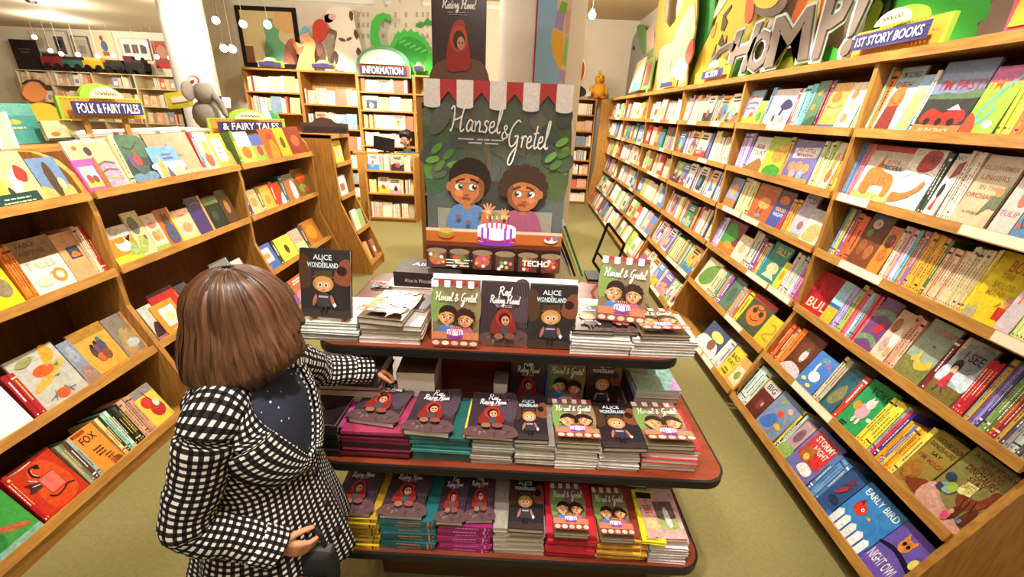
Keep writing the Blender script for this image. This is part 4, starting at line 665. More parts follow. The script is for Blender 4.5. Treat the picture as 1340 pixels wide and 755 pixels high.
def art_hg(a):  # cover colours lightened to paint in the gloss sheen
    a.rect(0, 0, 1, 1, '#7d6c52'); a.poly([(0, .35), (.3, .5), (.35, .75), (0, .85)], '#7a9450', True); a.poly([(.7, .5), (1, .4), (1, .85), (.75, .75)], '#8a7a58', True)
    awning(a, .9, 8); a.script('Hansel & Gretel', .5, .74, .13, '#f4eee6', a.w * .022, .25, .86)
    kid(a, .32, .45, .2, '#dc9c6c', '#2a1a18', '#4f7ab5', 1); kid(a, .70, .42, .18, '#d8966a', '#33201a', '#b5607a', -1, True)
    a.rect(0, .1, 1, .22, '#c47a5c'); cake(a, .5, .22, .17); a.rect(0, 0, 1, .1, '#8a4438')
    for i, c in enumerate(('#e8b8b0', '#f0d8c0', '#e8a8a8', '#dcc8b0', '#ecbca8')): a.ell(.1 + .2 * i, .05, .08, .035, c)
def art_rrh(a):
    a.rect(0, 0, 1, 1, '#3a2d34'); a.poly([(.55, .5), (1, .4), (1, 1), (.7, 1)], '#4f3f4c', True); a.poly([(0, .75), (.5, .85), (1, .78), (1, 1), (0, 1)], '#3d3038')
    a.poly([(0, 0), (1, 0), (1, .2), (.6, .28), (.3, .22), (0, .16)], '#5c4446', True); [a.ell(random.Random(i).uniform(.1, .9), random.Random(i + 9).uniform(.02, .2), .08, .02, ['#6a5054', '#7d5f5c', '#4a3a40'][i % 3], i * 20) for i in range(9)]
    for i in range(5): a.stroke([(.7 + .06 * i, 1), (.78 + .05 * i, .75), (.74 + .06 * i, .5), (.86 + .03 * i, .3)], a.w * .012, '#5c4a58')
    a.script('Red', .5, .86, .13, '#f2ecef', a.w * .026, .25, .26); a.script('Riding Hood', .5, .73, .12, '#f2ecef', a.w * .024, .25, .62); a.bars(.5, .655, .5, 2, .025, .01, '#b9aeb4', 3)
    a.poly([(.22, .22), (.3, .48), (.42, .6), (.6, .6), (.7, .48), (.76, .24), (.5, .2)], '#7f2a24', True); a.ell(.5, .46, .17, .13, '#a83c30'); a.ell(.5, .47, .145, .11, '#8f2f28'); a.ell(.51, .44, .12, .1, '#3a1d18'); a.ell(.53, .42, .085, .075, '#c98f70')
    a.ell(.5, .43, .018, .016, '#1c1012'); a.ell(.57, .43, .018, .016, '#1c1012'); a.stroke([(.5, .38), (.54, .37), (.57, .38)], a.w * .01, '#7a2a24')
    a.rect(.44, .2, .6, .34, '#4a4650'); a.ell(.4, .16, .1, .05, '#8a6450'); a.ell(.64, .17, .12, .05, '#7a4a44')
def art_al(a):
    a.rect(0, 0, 1, 1, '#2c2729'); a.poly([(0, .45), (.22, .5), (.18, .85), (0, .9)], '#4c3426', True); a.poly([(.68, .55), (1, .5), (1, .85), (.8, .82)], '#7a4632', True); a.ell(.84, .7, .1, .07, '#2a1a1c'); a.rect(0, 0, 1, .12, '#3c3130')
    a.text('ALICE', .46, .885, .075, '#dfeef2', .42); a.text('IN', .46, .83, .025, '#dfeef2', .1); a.text('WONDERLAND', .46, .775, .07, '#dfeef2', .62); a.rect(.22, .735, .7, .742, '#8fb5d9')
    a.poly([(.28, .6), (.66, .6), (.64, .7), (.31, .69)], '#4a382c'); a.rect(.25, .585, .7, .61, '#5c4636')
    a.ell(.47, .5, .21, .12, '#b5803f'); a.ell(.47, .485, .15, .095, '#d6a07c'); a.poly([(.31, .52), (.36, .59), (.58, .59), (.63, .52), (.5, .55)], '#c08f4c', True)
    for q in (.41, .53): a.ell(q, .485, .036, .03, '#f4efe8'); a.ell(q, .485, .022, .022, '#241a20')
    a.stroke([(.43, .425), (.47, .415), (.51, .425)], a.w * .012, '#8a3a34')
    a.poly([(.34, .18), (.38, .36), (.57, .36), (.62, .18)], '#3a3640', True); a.rect(.38, .3, .57, .33, '#a59aa8'); a.ell(.3, .26, .035, .09, '#a5685a', -15); a.ell(.66, .26, .035, .09, '#a5685a', 15)
    a.poly([(.66, .2), (.7, .24), (.74, .2), (.7, .16)], '#e6e6ea'); a.rect(.41, .08, .46, .18, '#221c20'); a.rect(.5, .08, .55, .18, '#221c20')
ARTS = dict(hg=(art_hg, '#4a3a30'), rrh=(art_rrh, '#33282c'), al=(art_al, '#242024'))
TITLE = {}
def title_book(kind, label, M, w=.128, h=.19, t=.016, group=None):
    key = (kind, w, h, t)
    if key not in TITLE:
        a = Art(w, h); ARTS[kind][0](a); TITLE[key] = (cover_mb(w, h, t).mesh('cover', COVER), MB().box(.0022, w - .003, .003, h - .003, .0023, t - .0023).mesh('page_block', PAGES), a.mb.mesh('cover_print', GLOSS))
    c, p, q = TITLE[key]; root = thing('paperback_book', label, 'book', M, group or {'hg': 'copies of the book with two children on the cover', 'rrh': 'copies of the red hooded girl book', 'al': 'copies of the dark book with a girl in a hat'}[kind])
    link('cover', c, root, None, ARTS[kind][1]); link('page_block', p, root); link('cover_print', q, root, at(0, 0, t)); return root
KN = {'hg': 'book with two children behind a cake', 'rrh': 'dark book with a red hooded girl', 'al': 'black book with a blond girl in a hat'}
# stacks of books: x0,x1 at the front edge, front y, tier z, number, thickness, colours, side shown, label
def flat(x, y, z, yaw=0): return at(x, y, z) @ Matrix.Rotation(math.radians(yaw), 4, 'Z')
def stack(x0, x1, yf, z, n, total, cols, desc, where, depth=.20, pages_front=True, mark=None):
    tt = total / n; w = x1 - x0; r = random.Random(int(x0 * 977 + z * 100)); me = None
    for i in range(n):
        c = cols[i % len(cols)]; dx, dy, ya = r.uniform(-.005, .005), r.uniform(-.006, .006), r.uniform(-1.6, 1.6); c = shade(c, r.uniform(.82, 1.12))
        if pages_front: M = flat(x0 + dx, yf + dy, z + i * tt, ya); s = (w, depth, tt * .985)
        else:   # spine to the front: book x axis runs away from the viewer
            M = flat(x0 + dx, yf + dy, z + i * tt, ya) @ frame((w, 0, 0), (0, 1, 0), (-1, 0, 0), (0, 0, 1)); s = (depth, w, tt * .985)
        pos = 'bottom' if i == 0 else 'topmost plain' if i == n - 1 else ORD[i] + ' from bottom'
        simple_book('%s book, %s in stack %s' % (cname(c) if desc is None else desc, pos, where), 'book', 'stacked books ' + where, M, s[0], s[1], s[2], c, 'stacked_book')
        if mark and not pages_front: link('spine_print', spine_mesh(4 + 3 * (i % 2)), bpy.context.scene.objects[COL.objects[-1].name], Matrix.Diagonal((1, s[1], s[2], 1)), mark)
    return z + total
def bx(px, tier, y): z = TIER[tier][0]; r0 = y_on  # noqa
def xat(px, py, z): return PZ(px, py, z)
# middle tier
MT = 'on the middle tier'
zt = {}
def midx(px): return PY(px, 603, 1.0).x
S1 = [(400, 446, 9, .115, ['#1d181a', '#2a1f22', '#33262a'], 'black', 'far left of the middle tier', False), (449, 537, 9, .10, ['#3a1620', '#7a1f30', '#2a1820', '#a03a5a', '#2f1a24'], 'maroon', 'by the girl\'s hand on middle tier', False),
      (539, 615, 10, .098, ['#2f6a66', '#3a7a74', '#2a5f5c'], 'teal', 'third from left on the middle tier', False), (617, 671, 8, .09, ['#8a8680'], 'grey-edged', 'fourth from left on the middle tier', True), (673, 725, 8, .088, ['#8f8b84', '#a09a90'], 'grey-edged', 'in the centre of the middle tier', True),
      (727, 782, 7, .086, ['#cfc8c4', '#d9d2cc'], 'pale', 'third from right on the middle tier', True), (784, 838, 7, .085, ['#d4cdca', '#c9c2c0'], 'pale', 'second from right on the middle tier', True), (843, 918, 5, .088, ['#b52a34', '#d9d2d0'], 'red and white', 'at right end of middle tier', True)]
ZM = []
for a0, a1, n, tot, cols, desc, where, pf in S1:
    x0, x1 = PY(a0, 590, 1.02).x, PY(a1, 590, 1.02).x
    ZM.append((x0, x1, stack(x0, x1, 1.015 if a0 < 830 else 1.02, .62, n, tot, cols, desc, where, .2, pf)))
def top_on(Zs, i, kind, dx, dy, yaw, where, w=None, h=.19, t=.016, tilt=0):
    x0, x1, z = Zs[i]; w = w or .128
    M = flat(x0 + dx, dy, z, yaw) @ Matrix.Rotation(math.radians(tilt), 4, 'X'); return title_book(kind, KN[kind] + ', ' + where, M, w, h, t)
simple_book('plain black book lying on the far left middle stack', 'book', None, flat(ZM[0][0], 1.02, ZM[0][2], -3), .11, .18, .012, '#241c20', 'paperback_book')
top_on(ZM, 1, 'rrh', .012, 1.055, -7, 'under the girl\'s outstretched hand', .15, .215, .022)
simple_book('thin magenta book peeking out beside the girl\'s hand', 'book', None, flat(ZM[1][0] - .03, 1.03, ZM[1][2], -2), .036, .18, .008, '#b53a8a', 'paperback_book')
top_on(ZM, 2, 'rrh', -.022, 1.015, -3, 'on the teal stack', .142, .21, .024)
simple_book('yellow-edged book below the third red hooded copy', 'book', None, flat(ZM[3][0] - .028, 1.02, ZM[3][2], -2), .145, .19, .008, '#d9c23a', 'paperback_book')
top_on(ZM, 3, 'rrh', -.018, 1.01, -1, 'in the middle of the middle tier', .148, .215, .016, 0).location.z += .0085
top_on(ZM, 4, 'al', -.004, 1.012, 1, 'centre of the middle tier', .108, .21, .018); top_on(ZM, 5, 'hg', -.002, 1.005, 0, 'third from right on the middle tier', .135, .215, .02)
top_on(ZM, 6, 'al', .006, 1.0, 2, 'second from right, middle tier', .138, .215, .018); top_on(ZM, 7, 'hg', .004, 1.015, 1, 'at the right end of the middle tier', .15, .21, .018)
# standing and lying at the back of the middle tier
def upright(kind, x, y, z, w, h, t, lean, where, yaw=0): return title_book(kind, KN[kind] + ', ' + where, at(x, y, z) @ Matrix.Rotation(math.radians(yaw), 4, 'Z') @ Matrix.Rotation(math.radians(90 - lean), 4, 'X'), w, h, t)
upright('rrh', .0, 1.33, .622, .13, .2, .016, 8, 'standing shaded below top tier'); upright('hg', .142, 1.33, .622, .135, .2, .016, 8, 'standing shaded below top tier'); upright('al', .286, 1.33, .622, .125, .2, .016, 8, 'standing shaded below top tier')
simple_book('blue book spine standing left of the shaded children copy', 'book', None, frame((.132, 1.30, .622), (0, 1, 0), (0, 0, 1), (1, 0, 0)), .09, .2, .009, '#3f5f94')
z = .62
for i, (c, tt) in enumerate((('#c9c4bc', .03), ('#3a3a5a', .05), ('#5a4f7a', .02), ('#d9dfd9', .022))):
    simple_book('%s book in the pile at the right rear of middle tier' % cname(c), 'book', 'pile at the right rear of the middle tier', flat(.44 + i * .004, 1.26, z, -2 + i), .16, .22, tt, c); z += tt
a = Art(.16, .22); a.rect(0, 0, 1, 1, '#8fc4bc'); a.poly([(0, .5), (.6, .45), (.55, .95), (0, .9)], '#2f5a5a', True); a.poly([(.7, 0), (1, .0), (1, .4)], '#c89ad0'); a.stroke([(.05, .8), (.4, .88), (.7, .7)], .004, '#d9605a')
b = book('mint and dark teal picture book on the right rear pile', 'book', None, flat(.455, 1.26, z, 1), .16, .22, .014, '#a9d4cc', None, 3); a.build('cover_print', b, at(0, 0, .014))
simple_book('red book lying under the top tier at the right', 'book', None, flat(.46, 1.52, .62, 0), .2, .2, .13, '#9a3a34')
def boxset(label, x, y, z, w, d, h, yaw):
    r = thing('thick_book', label, 'book', flat(x, y, z, yaw)); 
    m = MB(); m.box(0, w, 0, d, h - .004, h); m.box(0, w, 0, d, 0, .004); m.box(0, w, 0, .004, .004, h - .004); m.build('cover', mat('dark_cloth', '#2b2424', .45), r)
    MB().box(.005, w - .005, .004, d - .006, .0042, h - .0042).build('page_block', PAGES, r)
    s = Art(w, h); s.text('Alice in Wonderland', .45, .45, .26, '#b9aab0', .55); s.ell(.88, .45, .02, .1, '#b9aab0'); s.build('spine_print', r, frame((0, -.0005, 0), (1, 0, 0), (0, 0, 1), (0, -1, 0)))
    s = Art(w, d); s.rect(.1, .3, .9, .32, '#4a3c40'); s.text('Alice', .4, .6, .22, '#c9d4dc', .4); s.ell(.75, .6, .1, .2, '#5c4a4c'); s.build('cover_print', r, at(0, 0, h)); return r
boxset('thick dark book with lettered spine below the left end of top tier', -.66, 1.14, .80, .23, .17, .055, -2)
z = .62
for i, (c, tt) in enumerate((('#2a2226', .06), ('#e0b08a', .03), ('#c4d94a', .03), ('#c84a94', .03), ('#8a2a6a', .03))):
    simple_book('%s book in the pile behind the girl\'s sleeve' % cname(c), 'book', 'pile behind the girl\'s sleeve', flat(-.655 + i * .003, 1.15, z, i - 2), .21, .17, tt, c); z += tt
simple_book('brown cardboard-coloured book lying below the top tier', 'book', None, flat(-.39, 1.2, .62, 2), .13, .17, .2, '#5a4230')
simple_book('grey book lying in the shade behind the centre stack', 'book', None, flat(-.06, 1.235, .62, -3), .05, .08, .15, '#7a7274')
# bottom tier
S2 = [(436, 496, 8, .135, ['#c8a22f', '#b8942a', '#d0ac3a'], 'yellow', 'left end of the bottom tier', False), (498, 570, 7, .135, ['#1f5a60', '#2a7078', '#255f66'], 'dark teal', 'marked orange on the bottom tier', False), (573, 643, 7, .125, ['#9a1f6a', '#a8287a', '#8f1c62'], 'magenta', 'third from left on the bottom tier', False),
      (646, 714, 6, .118, ['#8a8276', '#9a9286'], 'grey-edged', 'centre left of the bottom tier', True), (717, 783, 12, .11, ['#b01f2c', '#b8283a'], 'red', 'in the middle of the bottom tier', False), (785, 853, 12, .105, ['#b8622c', '#c8a03a', '#a84a34'], 'orange', 'second from right on the bottom tier', False), (856, 908, 8, .105, ['#cfc4cf', '#d9cfd9'], 'pale', 'right end of the bottom tier', True)]
ZB = []
for a0, a1, n, tot, cols, desc, where, pf in S2:
    x0, x1 = PY(a0, 690, .95).x, PY(a1, 690, .95).x
    ZB.append((x0, x1, stack(x0, x1, .945, .30, n, tot, cols, desc, where, .2, pf, {'yellow': '#3a2f10', 'dark teal': '#d9763a', 'magenta': '#d98ac8', 'orange': '#f0d080'}.get(desc))))
top_on(ZB, 0, 'rrh', .0, .945, 1, 'on the yellow stack', .125, .2, .02); top_on(ZB, 1, 'rrh', .0, .945, 0, 'on the dark teal stack', .138, .2, .02); top_on(ZB, 2, 'rrh', -.006, .94, 0, 'at the left of the magenta stack', .088, .19, .02)
top_on(ZB, 2, 'rrh', .088, .95, 4, 'at the right of the magenta stack', .09, .19, .018); top_on(ZB, 3, 'al', .045, .935, -1, 'on the grey bottom stack', .115, .2, .02); top_on(ZB, 4, 'hg', .018, .93, 0, 'on the red bottom stack', .112, .2, .016); top_on(ZB, 5, 'hg', .0, .925, 0, 'on the orange bottom stack', .108, .2, .016)
a = Art(.075, .2); a.rect(0, 0, 1, 1, '#e8da2a'); a.rect(.15, .7, .85, .95, '#1f1f18'); a.ell(.5, .55, .2, .06, '#b9bcae'); a.bars(.5, .08, .7, 2, .04, .02, '#8a7a1a')
b = book('yellow book with a black block beside the last children copy', 'book', None, flat(ZB[5][1] - .028, .93, ZB[5][2], -3), .075, .2, .012, '#e8da2a', None, 4); a.build('cover_print', b, at(0, 0, .012))
a = Art(.125, .15); a.rect(0, 0, 1, 1, '#e2a5a0'); a.rect(.4, .2, .92, .92, '#6a5a50'); a.poly([(.4, .2), (.92, .2), (.92, .5), (.6, .42), (.4, .48)], '#a5b06a'); a.poly([(.6, .3), (.75, .3), (.72, .75), (.62, .7)], '#d9d4d0', True); a.rect(.06, .2, .36, .5, '#e8c08a'); a.bars(.21, .8, .26, 5, .05, .02, '#8a2a34')
b = book('pink-framed picture book on the right end bottom stack', 'book', None, flat(ZB[6][0] - .012, .94, ZB[6][2], 2), .125, .15, .014, '#e2a5a0', None, 6); a.build('cover_print', b, at(0, 0, .014))
a = Art(.17, .2); a.rect(0, 0, 1, 1, '#1f6a70'); a.ell(.12, .75, .07, .06, '#b9a07a'); [a.text(s_, .5, y_, .18, '#d9c89a', .5) for s_, y_ in (('HEN', .84), ('HOU', .58), ('MOR', .32))]; a.poly([(.85, .2), (1, .25), (1, .8), (.9, .7)], '#d9b08a', True)
b = book('deep teal book with cream capitals at the right rear', 'book', None, flat(.345, 1.155, .409, -5), .17, .2, .05, '#1f6a70', None, 2); a.build('cover_print', b, at(0, 0, .05))
simple_book('grey book under the deep teal book', 'book', None, flat(.36, 1.17, .30, 0), .15, .18, .108, '#4a4648')
# top tier
TT = []
for a0, a1, n, tot, cols, desc, where in ((394, 470, 7, .066, ['#cfd2cf', '#bcd0cf', '#d9cfcf'], 'pale-edged', 'at left end of top tier'), (472, 551, 4, .072, ['#cdbfc4', '#b9b2ac'], 'thick pale-edged', 'beside the three-book rack'), (748, 826, 6, .068, ['#cfc4cc', '#d9d4d6', '#c4cfcc'], 'pale', 'right of the three-book rack'), (829, 914, 6, .062, ['#cfc8c8', '#bfc4c4', '#d9cfd4'], 'pale', 'at right end of top tier')):
    x0, x1 = PY(a0, 440, 1.17).x, PY(a1, 445, 1.17).x
    TT.append((x0, min(x1, .56), stack(x0, x1, 1.165, .95, n, tot, cols, desc, where, .2, True)))
x0 = TT[0][0]
EZ = thing('display_easel', 'small wooden easel holding the black book upright on left stack', 'easel', at(x0 + .09, 1.24, TT[0][2])); WE = mat('light_easel_wood', '#a8743a', .5)
for dx in (-.05, .05): MB().tube([(dx, -.035, .004), (dx * .8, .02, .15)], .005).build('easel_leg', WE, EZ); MB().box(dx - .004, dx + .004, -.07, -.03, .0, .012).build('easel_foot', WE, EZ)
MB().tube([(0, .02, .15), (0, .09, .004)], .004).build('back_leg', WE, EZ); MB().tube([(-.05, -.02, .05), (.05, -.02, .05)], .004).build('cross_bar', WE, EZ)
upright('al', x0 + .012, 1.19, TT[0][2] + .012, .158, .215, .016, 12, 'standing tall on an easel', -3)
M = flat(TT[1][0] - .002, 1.16, TT[1][2], -6); title_book('hg', 'book with two children, lying tilted beside the rack', M, .145, .22, .022)
simple_book('dark book sticking out under the tilted children copy', 'book', None, flat(TT[1][0] + .03, 1.2, TT[1][2], -14) @ at(.05, .09, 0), .09, .12, .012, '#3a2e34')
boxset('thick black book with lettered spine at the rear left of top tier', -.47, 1.50, .95 + .06, .25, .16, .06, -2)
z = .95
for i, c in enumerate(('#3a2a30', '#d0c4c0')): simple_book('%s book under the thick black book' % cname(c), 'book', None, flat(-.5, 1.49, z, 0), .28, .18, .03, c); z += .03
title_book('hg', 'children book lying half hidden at the rear left', flat(-.54, 1.44, .95, 0) @ at(0, 0, .061), .065, .05, .012)
title_book('al', KN['al'] + ', lying right of the three-book rack', flat(TT[2][0] + .0, 1.165, TT[2][2], 1), .13, .19, .014); title_book('rrh', KN['rrh'] + ', half covered on the right of top tier', flat(TT[2][0] + .115, 1.17, TT[2][2] - .0, 2), .09, .17, .012)
title_book('hg', 'children book lying on the right end stack of top tier', flat(TT[3][0] + .022, 1.16, TT[3][2] + .001, 2), .155, .2, .014)
a = Art(.2, .1); a.rect(0, 0, 1, 1, '#ece4e2'); a.poly([(.1, .3), (.3, .6), (.5, .5), (.8, .55), (.9, .3), (.6, .35), (.4, .2)], '#4fae5f', True); a.ell(.5, .5, .08, .1, '#b8e0a8')
b = book('white book with a green frog lying behind right stacks', 'book', None, flat(.195, 1.40, .95, 0), .2, .1, .045, '#ece4e2', None, 2, False); a.build('cover_print', b, at(0, 0, .045))
upright('hg', .275, 1.265, TT[2][2] + .016, .15, .205, .016, 16, 'leaning upright on the right stacks', -8)
# three-book rack
RK = thing('book_rack', 'white three-pocket rack holding one upright copy of each title', 'rack', at(-.262, 1.19, .951)); WP = mat('white_card', '#ece8ea', .5)
RL = Matrix.Rotation(math.radians(-7), 4, 'X')
MB().box(0, .462, .03, .036, 0, .222, M=RL).build('back_board', WP, RK); MB().box(0, .462, -.006, .036, -.0, .004).build('base_ledge', mat('orange_lit_ledge', '#d9763a', .4), RK)  # orange light on the ledge is put into its colour
for x in (0, .459): MB().box(x, x + .003, .0, .03, .004, .21, M=RL).build('side_flap', WP, RK)
for i, k in enumerate(('hg', 'rrh', 'al')):
    upright(k, -.262 + .006 + i * .152, 1.193 + .004 * (i == 1), .956, .148, .208, .014, 7, 'standing in the white rack')
# big poster
PW, PH = .522, .672
PO = thing('poster_board', 'large boy and girl poster board standing upright behind the table books', 'poster', frame((-.352, 1.60, 1.075), (1, 0, 0), (0, math.sin(math.radians(2)), math.cos(math.radians(2))), (0, -math.cos(math.radians(2)), math.sin(math.radians(2)))))
MB().box(0, PW, 0, PH, -.012, 0).build('board', mat('foam_board', '#c9d0da', .5), PO)
a = Art(PW, PH); a.rect(0, 0, 1, 1, '#59605f')  # poster backdrop lightened to paint in the glare
a.poly([(0, .42), (.2, .5), (.25, .7), (.12, .85), (0, .88)], '#45654a', True); a.poly([(0, .5), (.14, .55), (.16, .63), (0, .68)], '#5f9a44', True); a.poly([(.78, .5), (1, .42), (1, .85), (.86, .82)], '#4f5f3c', True); a.poly([(.86, .62), (1, .55), (1, .7)], '#7a9a44', True)
for x, c in ((.3, '#5a5a48'), (.42, '#6a6650'), (.55, '#565644'), (.66, '#62604c')): a.poly([(x - .03, .4), (x + .05, .4), (x + .03, .92), (x, .92)], c)
r = random.Random(3)
for i in range(26): a.ell(r.uniform(0, 1), r.uniform(.5, .88), r.uniform(.04, .12), r.uniform(.02, .06), r.choice(['#4c5854', '#5c625a', '#525f4e', '#656b60', '#465052']), r.uniform(0, 180))
for x, y in ((.05, .6), (.1, .57), (.16, .63), (.08, .66), (.2, .58), (.92, .6), (.97, .66), (.88, .64), (.95, .72)): a.ell(x, y, .05, .018, r.choice(['#6fa24c', '#5a8f42', '#4f7f40']), r.uniform(10, 50))
a.rect(.3, .24, .75, .5, '#3a3a36'); a.rect(.08, .2, .92, .34, '#8a8a7c')
awning(a, .875, 9)
a.script('Hansel', .35, .80, .125, '#f6f3f0', .0052, .22, .34); a.script('&', .555, .755, .08, '#f6f3f0', .0045, .2, .06); a.script('Gretel', .71, .735, .135, '#f6f3f0', .0052, .22, .28)
a.bars(.40, .715, .34, 1, .03, .006, '#c9ccd0', 2); a.bars(.42, .697, .26, 1, .03, .006, '#c9ccd0', 5)
kid(a, .30, .475, .150, '#ac6a42', '#241818', '#5578a8', 1); kid(a, .70, .45, .140, '#a5643f', '#3a2820', '#94506a', -1, True)
for q in ((.24, .3), (.31, .27), (.4, .32)): a.ell(q[0], q[1], .02, .012, '#6a5a5a')
a.poly([(.4, .22), (.47, .24), (.45, .34), (.41, .32)], '#b06c44', True); hand_print(a, .455, .335, .058, '#d08a5a', 1); hand_print(a, .57, .315, .05, '#d08a5a', -1)
a.rect(0, .205, 1, .232, '#d9b8a0'); a.rect(0, .15, 1, .215, '#b0602a'); a.rect(0, .13, 1, .155, '#6a2f1a'); a.rect(0, 0, 1, .13, '#33201c'); cake(a, .52, .225, .14)
a.ell(.15, .2, .06, .025, '#c8602c'); a.ell(.15, .21, .055, .016, '#5fa03a'); a.ell(.15, .222, .05, .016, '#d9a04a'); a.ell(.92, .19, .05, .018, '#d8d0d4'); a.ell(.9, .2, .02, .012, '#c83a5a'); a.ell(.95, .2, .02, .012, '#4a8ac0')
for i, (x, c) in enumerate(((.08, '#b86a4a'), (.25, '#5a7a3a'), (.42, '#c05a5a'), (.59, '#5a4a2a'), (.76, '#8a3a34'), (.93, '#a03a3a'))):
    a.rect(x - .07, .0, x + .07, .1, '#5a3a30'); a.ell(x, .1, .075, .018, '#8f7a60'); a.ell(x, .05, .055, .035, c)
    r = random.Random(i)
    for _ in range(6): a.ell(x + r.uniform(-.05, .05), r.uniform(.01, .08), .014, .01, r.choice(['#d94a3a', '#e0b04a', '#5fae4a', '#e8e0dc', '#d97aa0']))
a.bars(.25, .055, .26, 3, .017, .006, '#e6e0e2', 8); a.text('TECHO', .82, .055, .036, '#f6f6f6', .2, 0, 0, .03)
a.build('poster_print', PO, None, GLOSS)
MB().box(.06, PW - .06, -.07, 0, -.143, .0).build('foot_block', BLACK, PO); MB().tube([(PW / 2, PH * .6, -.014), (PW / 2, -.12, -.16)], .008).build('support_strut', METAL, PO)
# black frame rack and leaning boards to the right of the poster
q0 = [PY(758, 372, 1.85), PY(793, 372, 1.85)]
LBD = thing('chalkboard', 'green-edged chalkboard leaning beside the poster with two dark boards', 'board', at(.235, 1.86, .95))
for k, (c, dx) in enumerate((('#1f6a3c', .0), ('#b59a5a', -.02), ('#16181a', -.035), ('#8a8c90', -.055))):
    MB().prism([(dx + .075, 0, .0), (dx + .085, 0, .0), (dx - .02, 0, .24 - k * .01), (dx - .03, 0, .24 - k * .01)], (0, .25, 0)).build('board_sheet', mat('board_' + c[1:], c, .4), LBD)
WR = thing('wire_stand', 'black metal stand with tilted rectangular arms right of the poster', 'stand', at(.36, 1.80, .95))
pts = [PY(776, 342, 1.85), PY(796, 292, 1.85), PY(817, 320, 1.85), PY(797, 372, 1.85)]; o = Vector((.36, 1.80, .95))
for i in range(4): MB().tube([pts[i] - o, pts[(i + 1) % 4] - o], .0065).build('stand_bar', METAL, WR)
MB().tube([PY(781, 329, 1.85) - o, PY(803, 356, 1.85) - o], .005).build('stand_bar', METAL, WR); MB().box(-.03, .08, .0, .12, 0, .012).build('stand_base', METAL, WR); MB().tube([pts[3] - o, Vector((pts[3].x - o.x, .05, .012))], .006).build('stand_post', METAL, WR)
# ------------------------------------------------------------------ bookcases at the back, facing the camera
def back_case(label, x0, x1, y, depth, zs, top, wood=None, name='bookcase', topb=True):
    t = thing(name, label, 'bookcase', at((x0 + x1) / 2, y + depth / 2, 0)); I = at(-(x0 + x1) / 2, -y - depth / 2, 0); w = wood or WOOD
    for x in (x0, x1 - .022): MB().box(x, x + .022, y, y + depth, 0, top).build('side_panel', wood or WOODV, t, M=I)
    MB().box(x0 + .022, x1 - .022, y + depth - .015, y + depth, .02, top - .02).build('back_panel', wood or WOODV, t, M=I)
    for z in zs: MB().box(x0 + .0225, x1 - .0225, y - .004, y + depth - .016, z - .022, z).build('shelf', w, t, M=I)
    if topb: MB().box(x0 + .0225, x1 - .0225, y, y + depth, top - .025, top).build('top_board', w, t, M=I)
    MB().box(x0 + .0225, x1 - .0225, y + .02, y + .035, 0, min(zs) - .022).build('kickboard', w, t, M=I)
    return t
def yrow(x0, x1, y, z, hmax, seed, caser, rown, pal=PALE, stuff=None, fmin=.13):
    k = 0
    for it in random_row(x0, x1, seed, hmax, pal, fmin):
        if it[2] > x1 - .004: continue
        r = random.Random(seed + k)
        if it[0] == 's':
            cs = it[4].split(); tt = (it[2] - it[1]) / it[3]
            for q in range(it[3]):
                c = cs[q % len(cs)]; M = frame((it[1] + q * tt, y + .03, z + .0005), (0, 1, 0), (0, 0, 1), (1, 0, 0)); h = it[5] * r.uniform(.93, 1)
                # x into the shelf, thickness along +x: left-handed spine side kept to the front
                if stuff is not None: stuff.box(0, .15, 0, h, 0, tt * .95, c, M=M)
                else: simple_book('%s book, spine out, %s from left, %s, %s' % (cname(c), ORD[k], rown, caser), 'book', 'books on ' + caser, M, .15, h, tt * .96, c)
                k += 1
        else:
            w = it[2] - it[1]; M = frame((it[1], y + .045, z + .0005), (1, 0, 0), (0, .14, .99), (0, -.99, .14))
            if stuff is not None: stuff.box(0, w, 0, it[3], 0, .015, it[4], M=M); stuff.box(w * .2, w * .8, it[3] * .2, it[3] * .6, .0151, .016, r.choice(pal), M=M)
            elif w * FPX / y > 14:
                b = book('%s book, cover out, %s from left, %s, %s' % (cname(it[4]), ORD[k], rown, caser), 'book', 'books on ' + caser, M, w, it[3], .012, it[4], lambda a: random_art(a, seed + int(w * 9999), it[4], False), 1, False)
            else: simple_book('%s book, cover out, %s from left, %s, %s' % (cname(it[4]), ORD[k], rown, caser), 'book', 'books on ' + caser, M, w, it[3], .012, it[4])
            k += 1
YB = 7.6
LIGHTPAL = ['#f0e2c4', '#e9c9a0', '#e6a58a', '#efe6d9', '#d9b27a', '#e8d9b9', '#cf6a4a', '#e0b0a0', '#f4ecdf', '#b9a58a', '#d9c0a0', '#7f94a5', '#e3cf8a']
def xz(px, py, Y): p = PY(px, py, Y); return p.x, p.z
xs = [PY(316, 93, YB).x, PY(390, 92, YB).x, PY(466, 93, YB).x, PY(541, 96, YB).x, PY(600, 98, YB).x]
topz = PY(430, 93, YB).z
CASES = [('leftmost back bookcase', [(353, 120), (353, 147), (353, 172)]), ('second back bookcase', [(430, 137), (430, 168), (452, 195.5), (455, 220), (458, 239), (460, 257)]), ('information bookcase', [(505, 121), (505, 145), (505, 168.5), (505, 191), (505, 212), (505, 233)]), ('back bookcase beside the poster', [(550, 123), (550, 147), (550, 170)])]
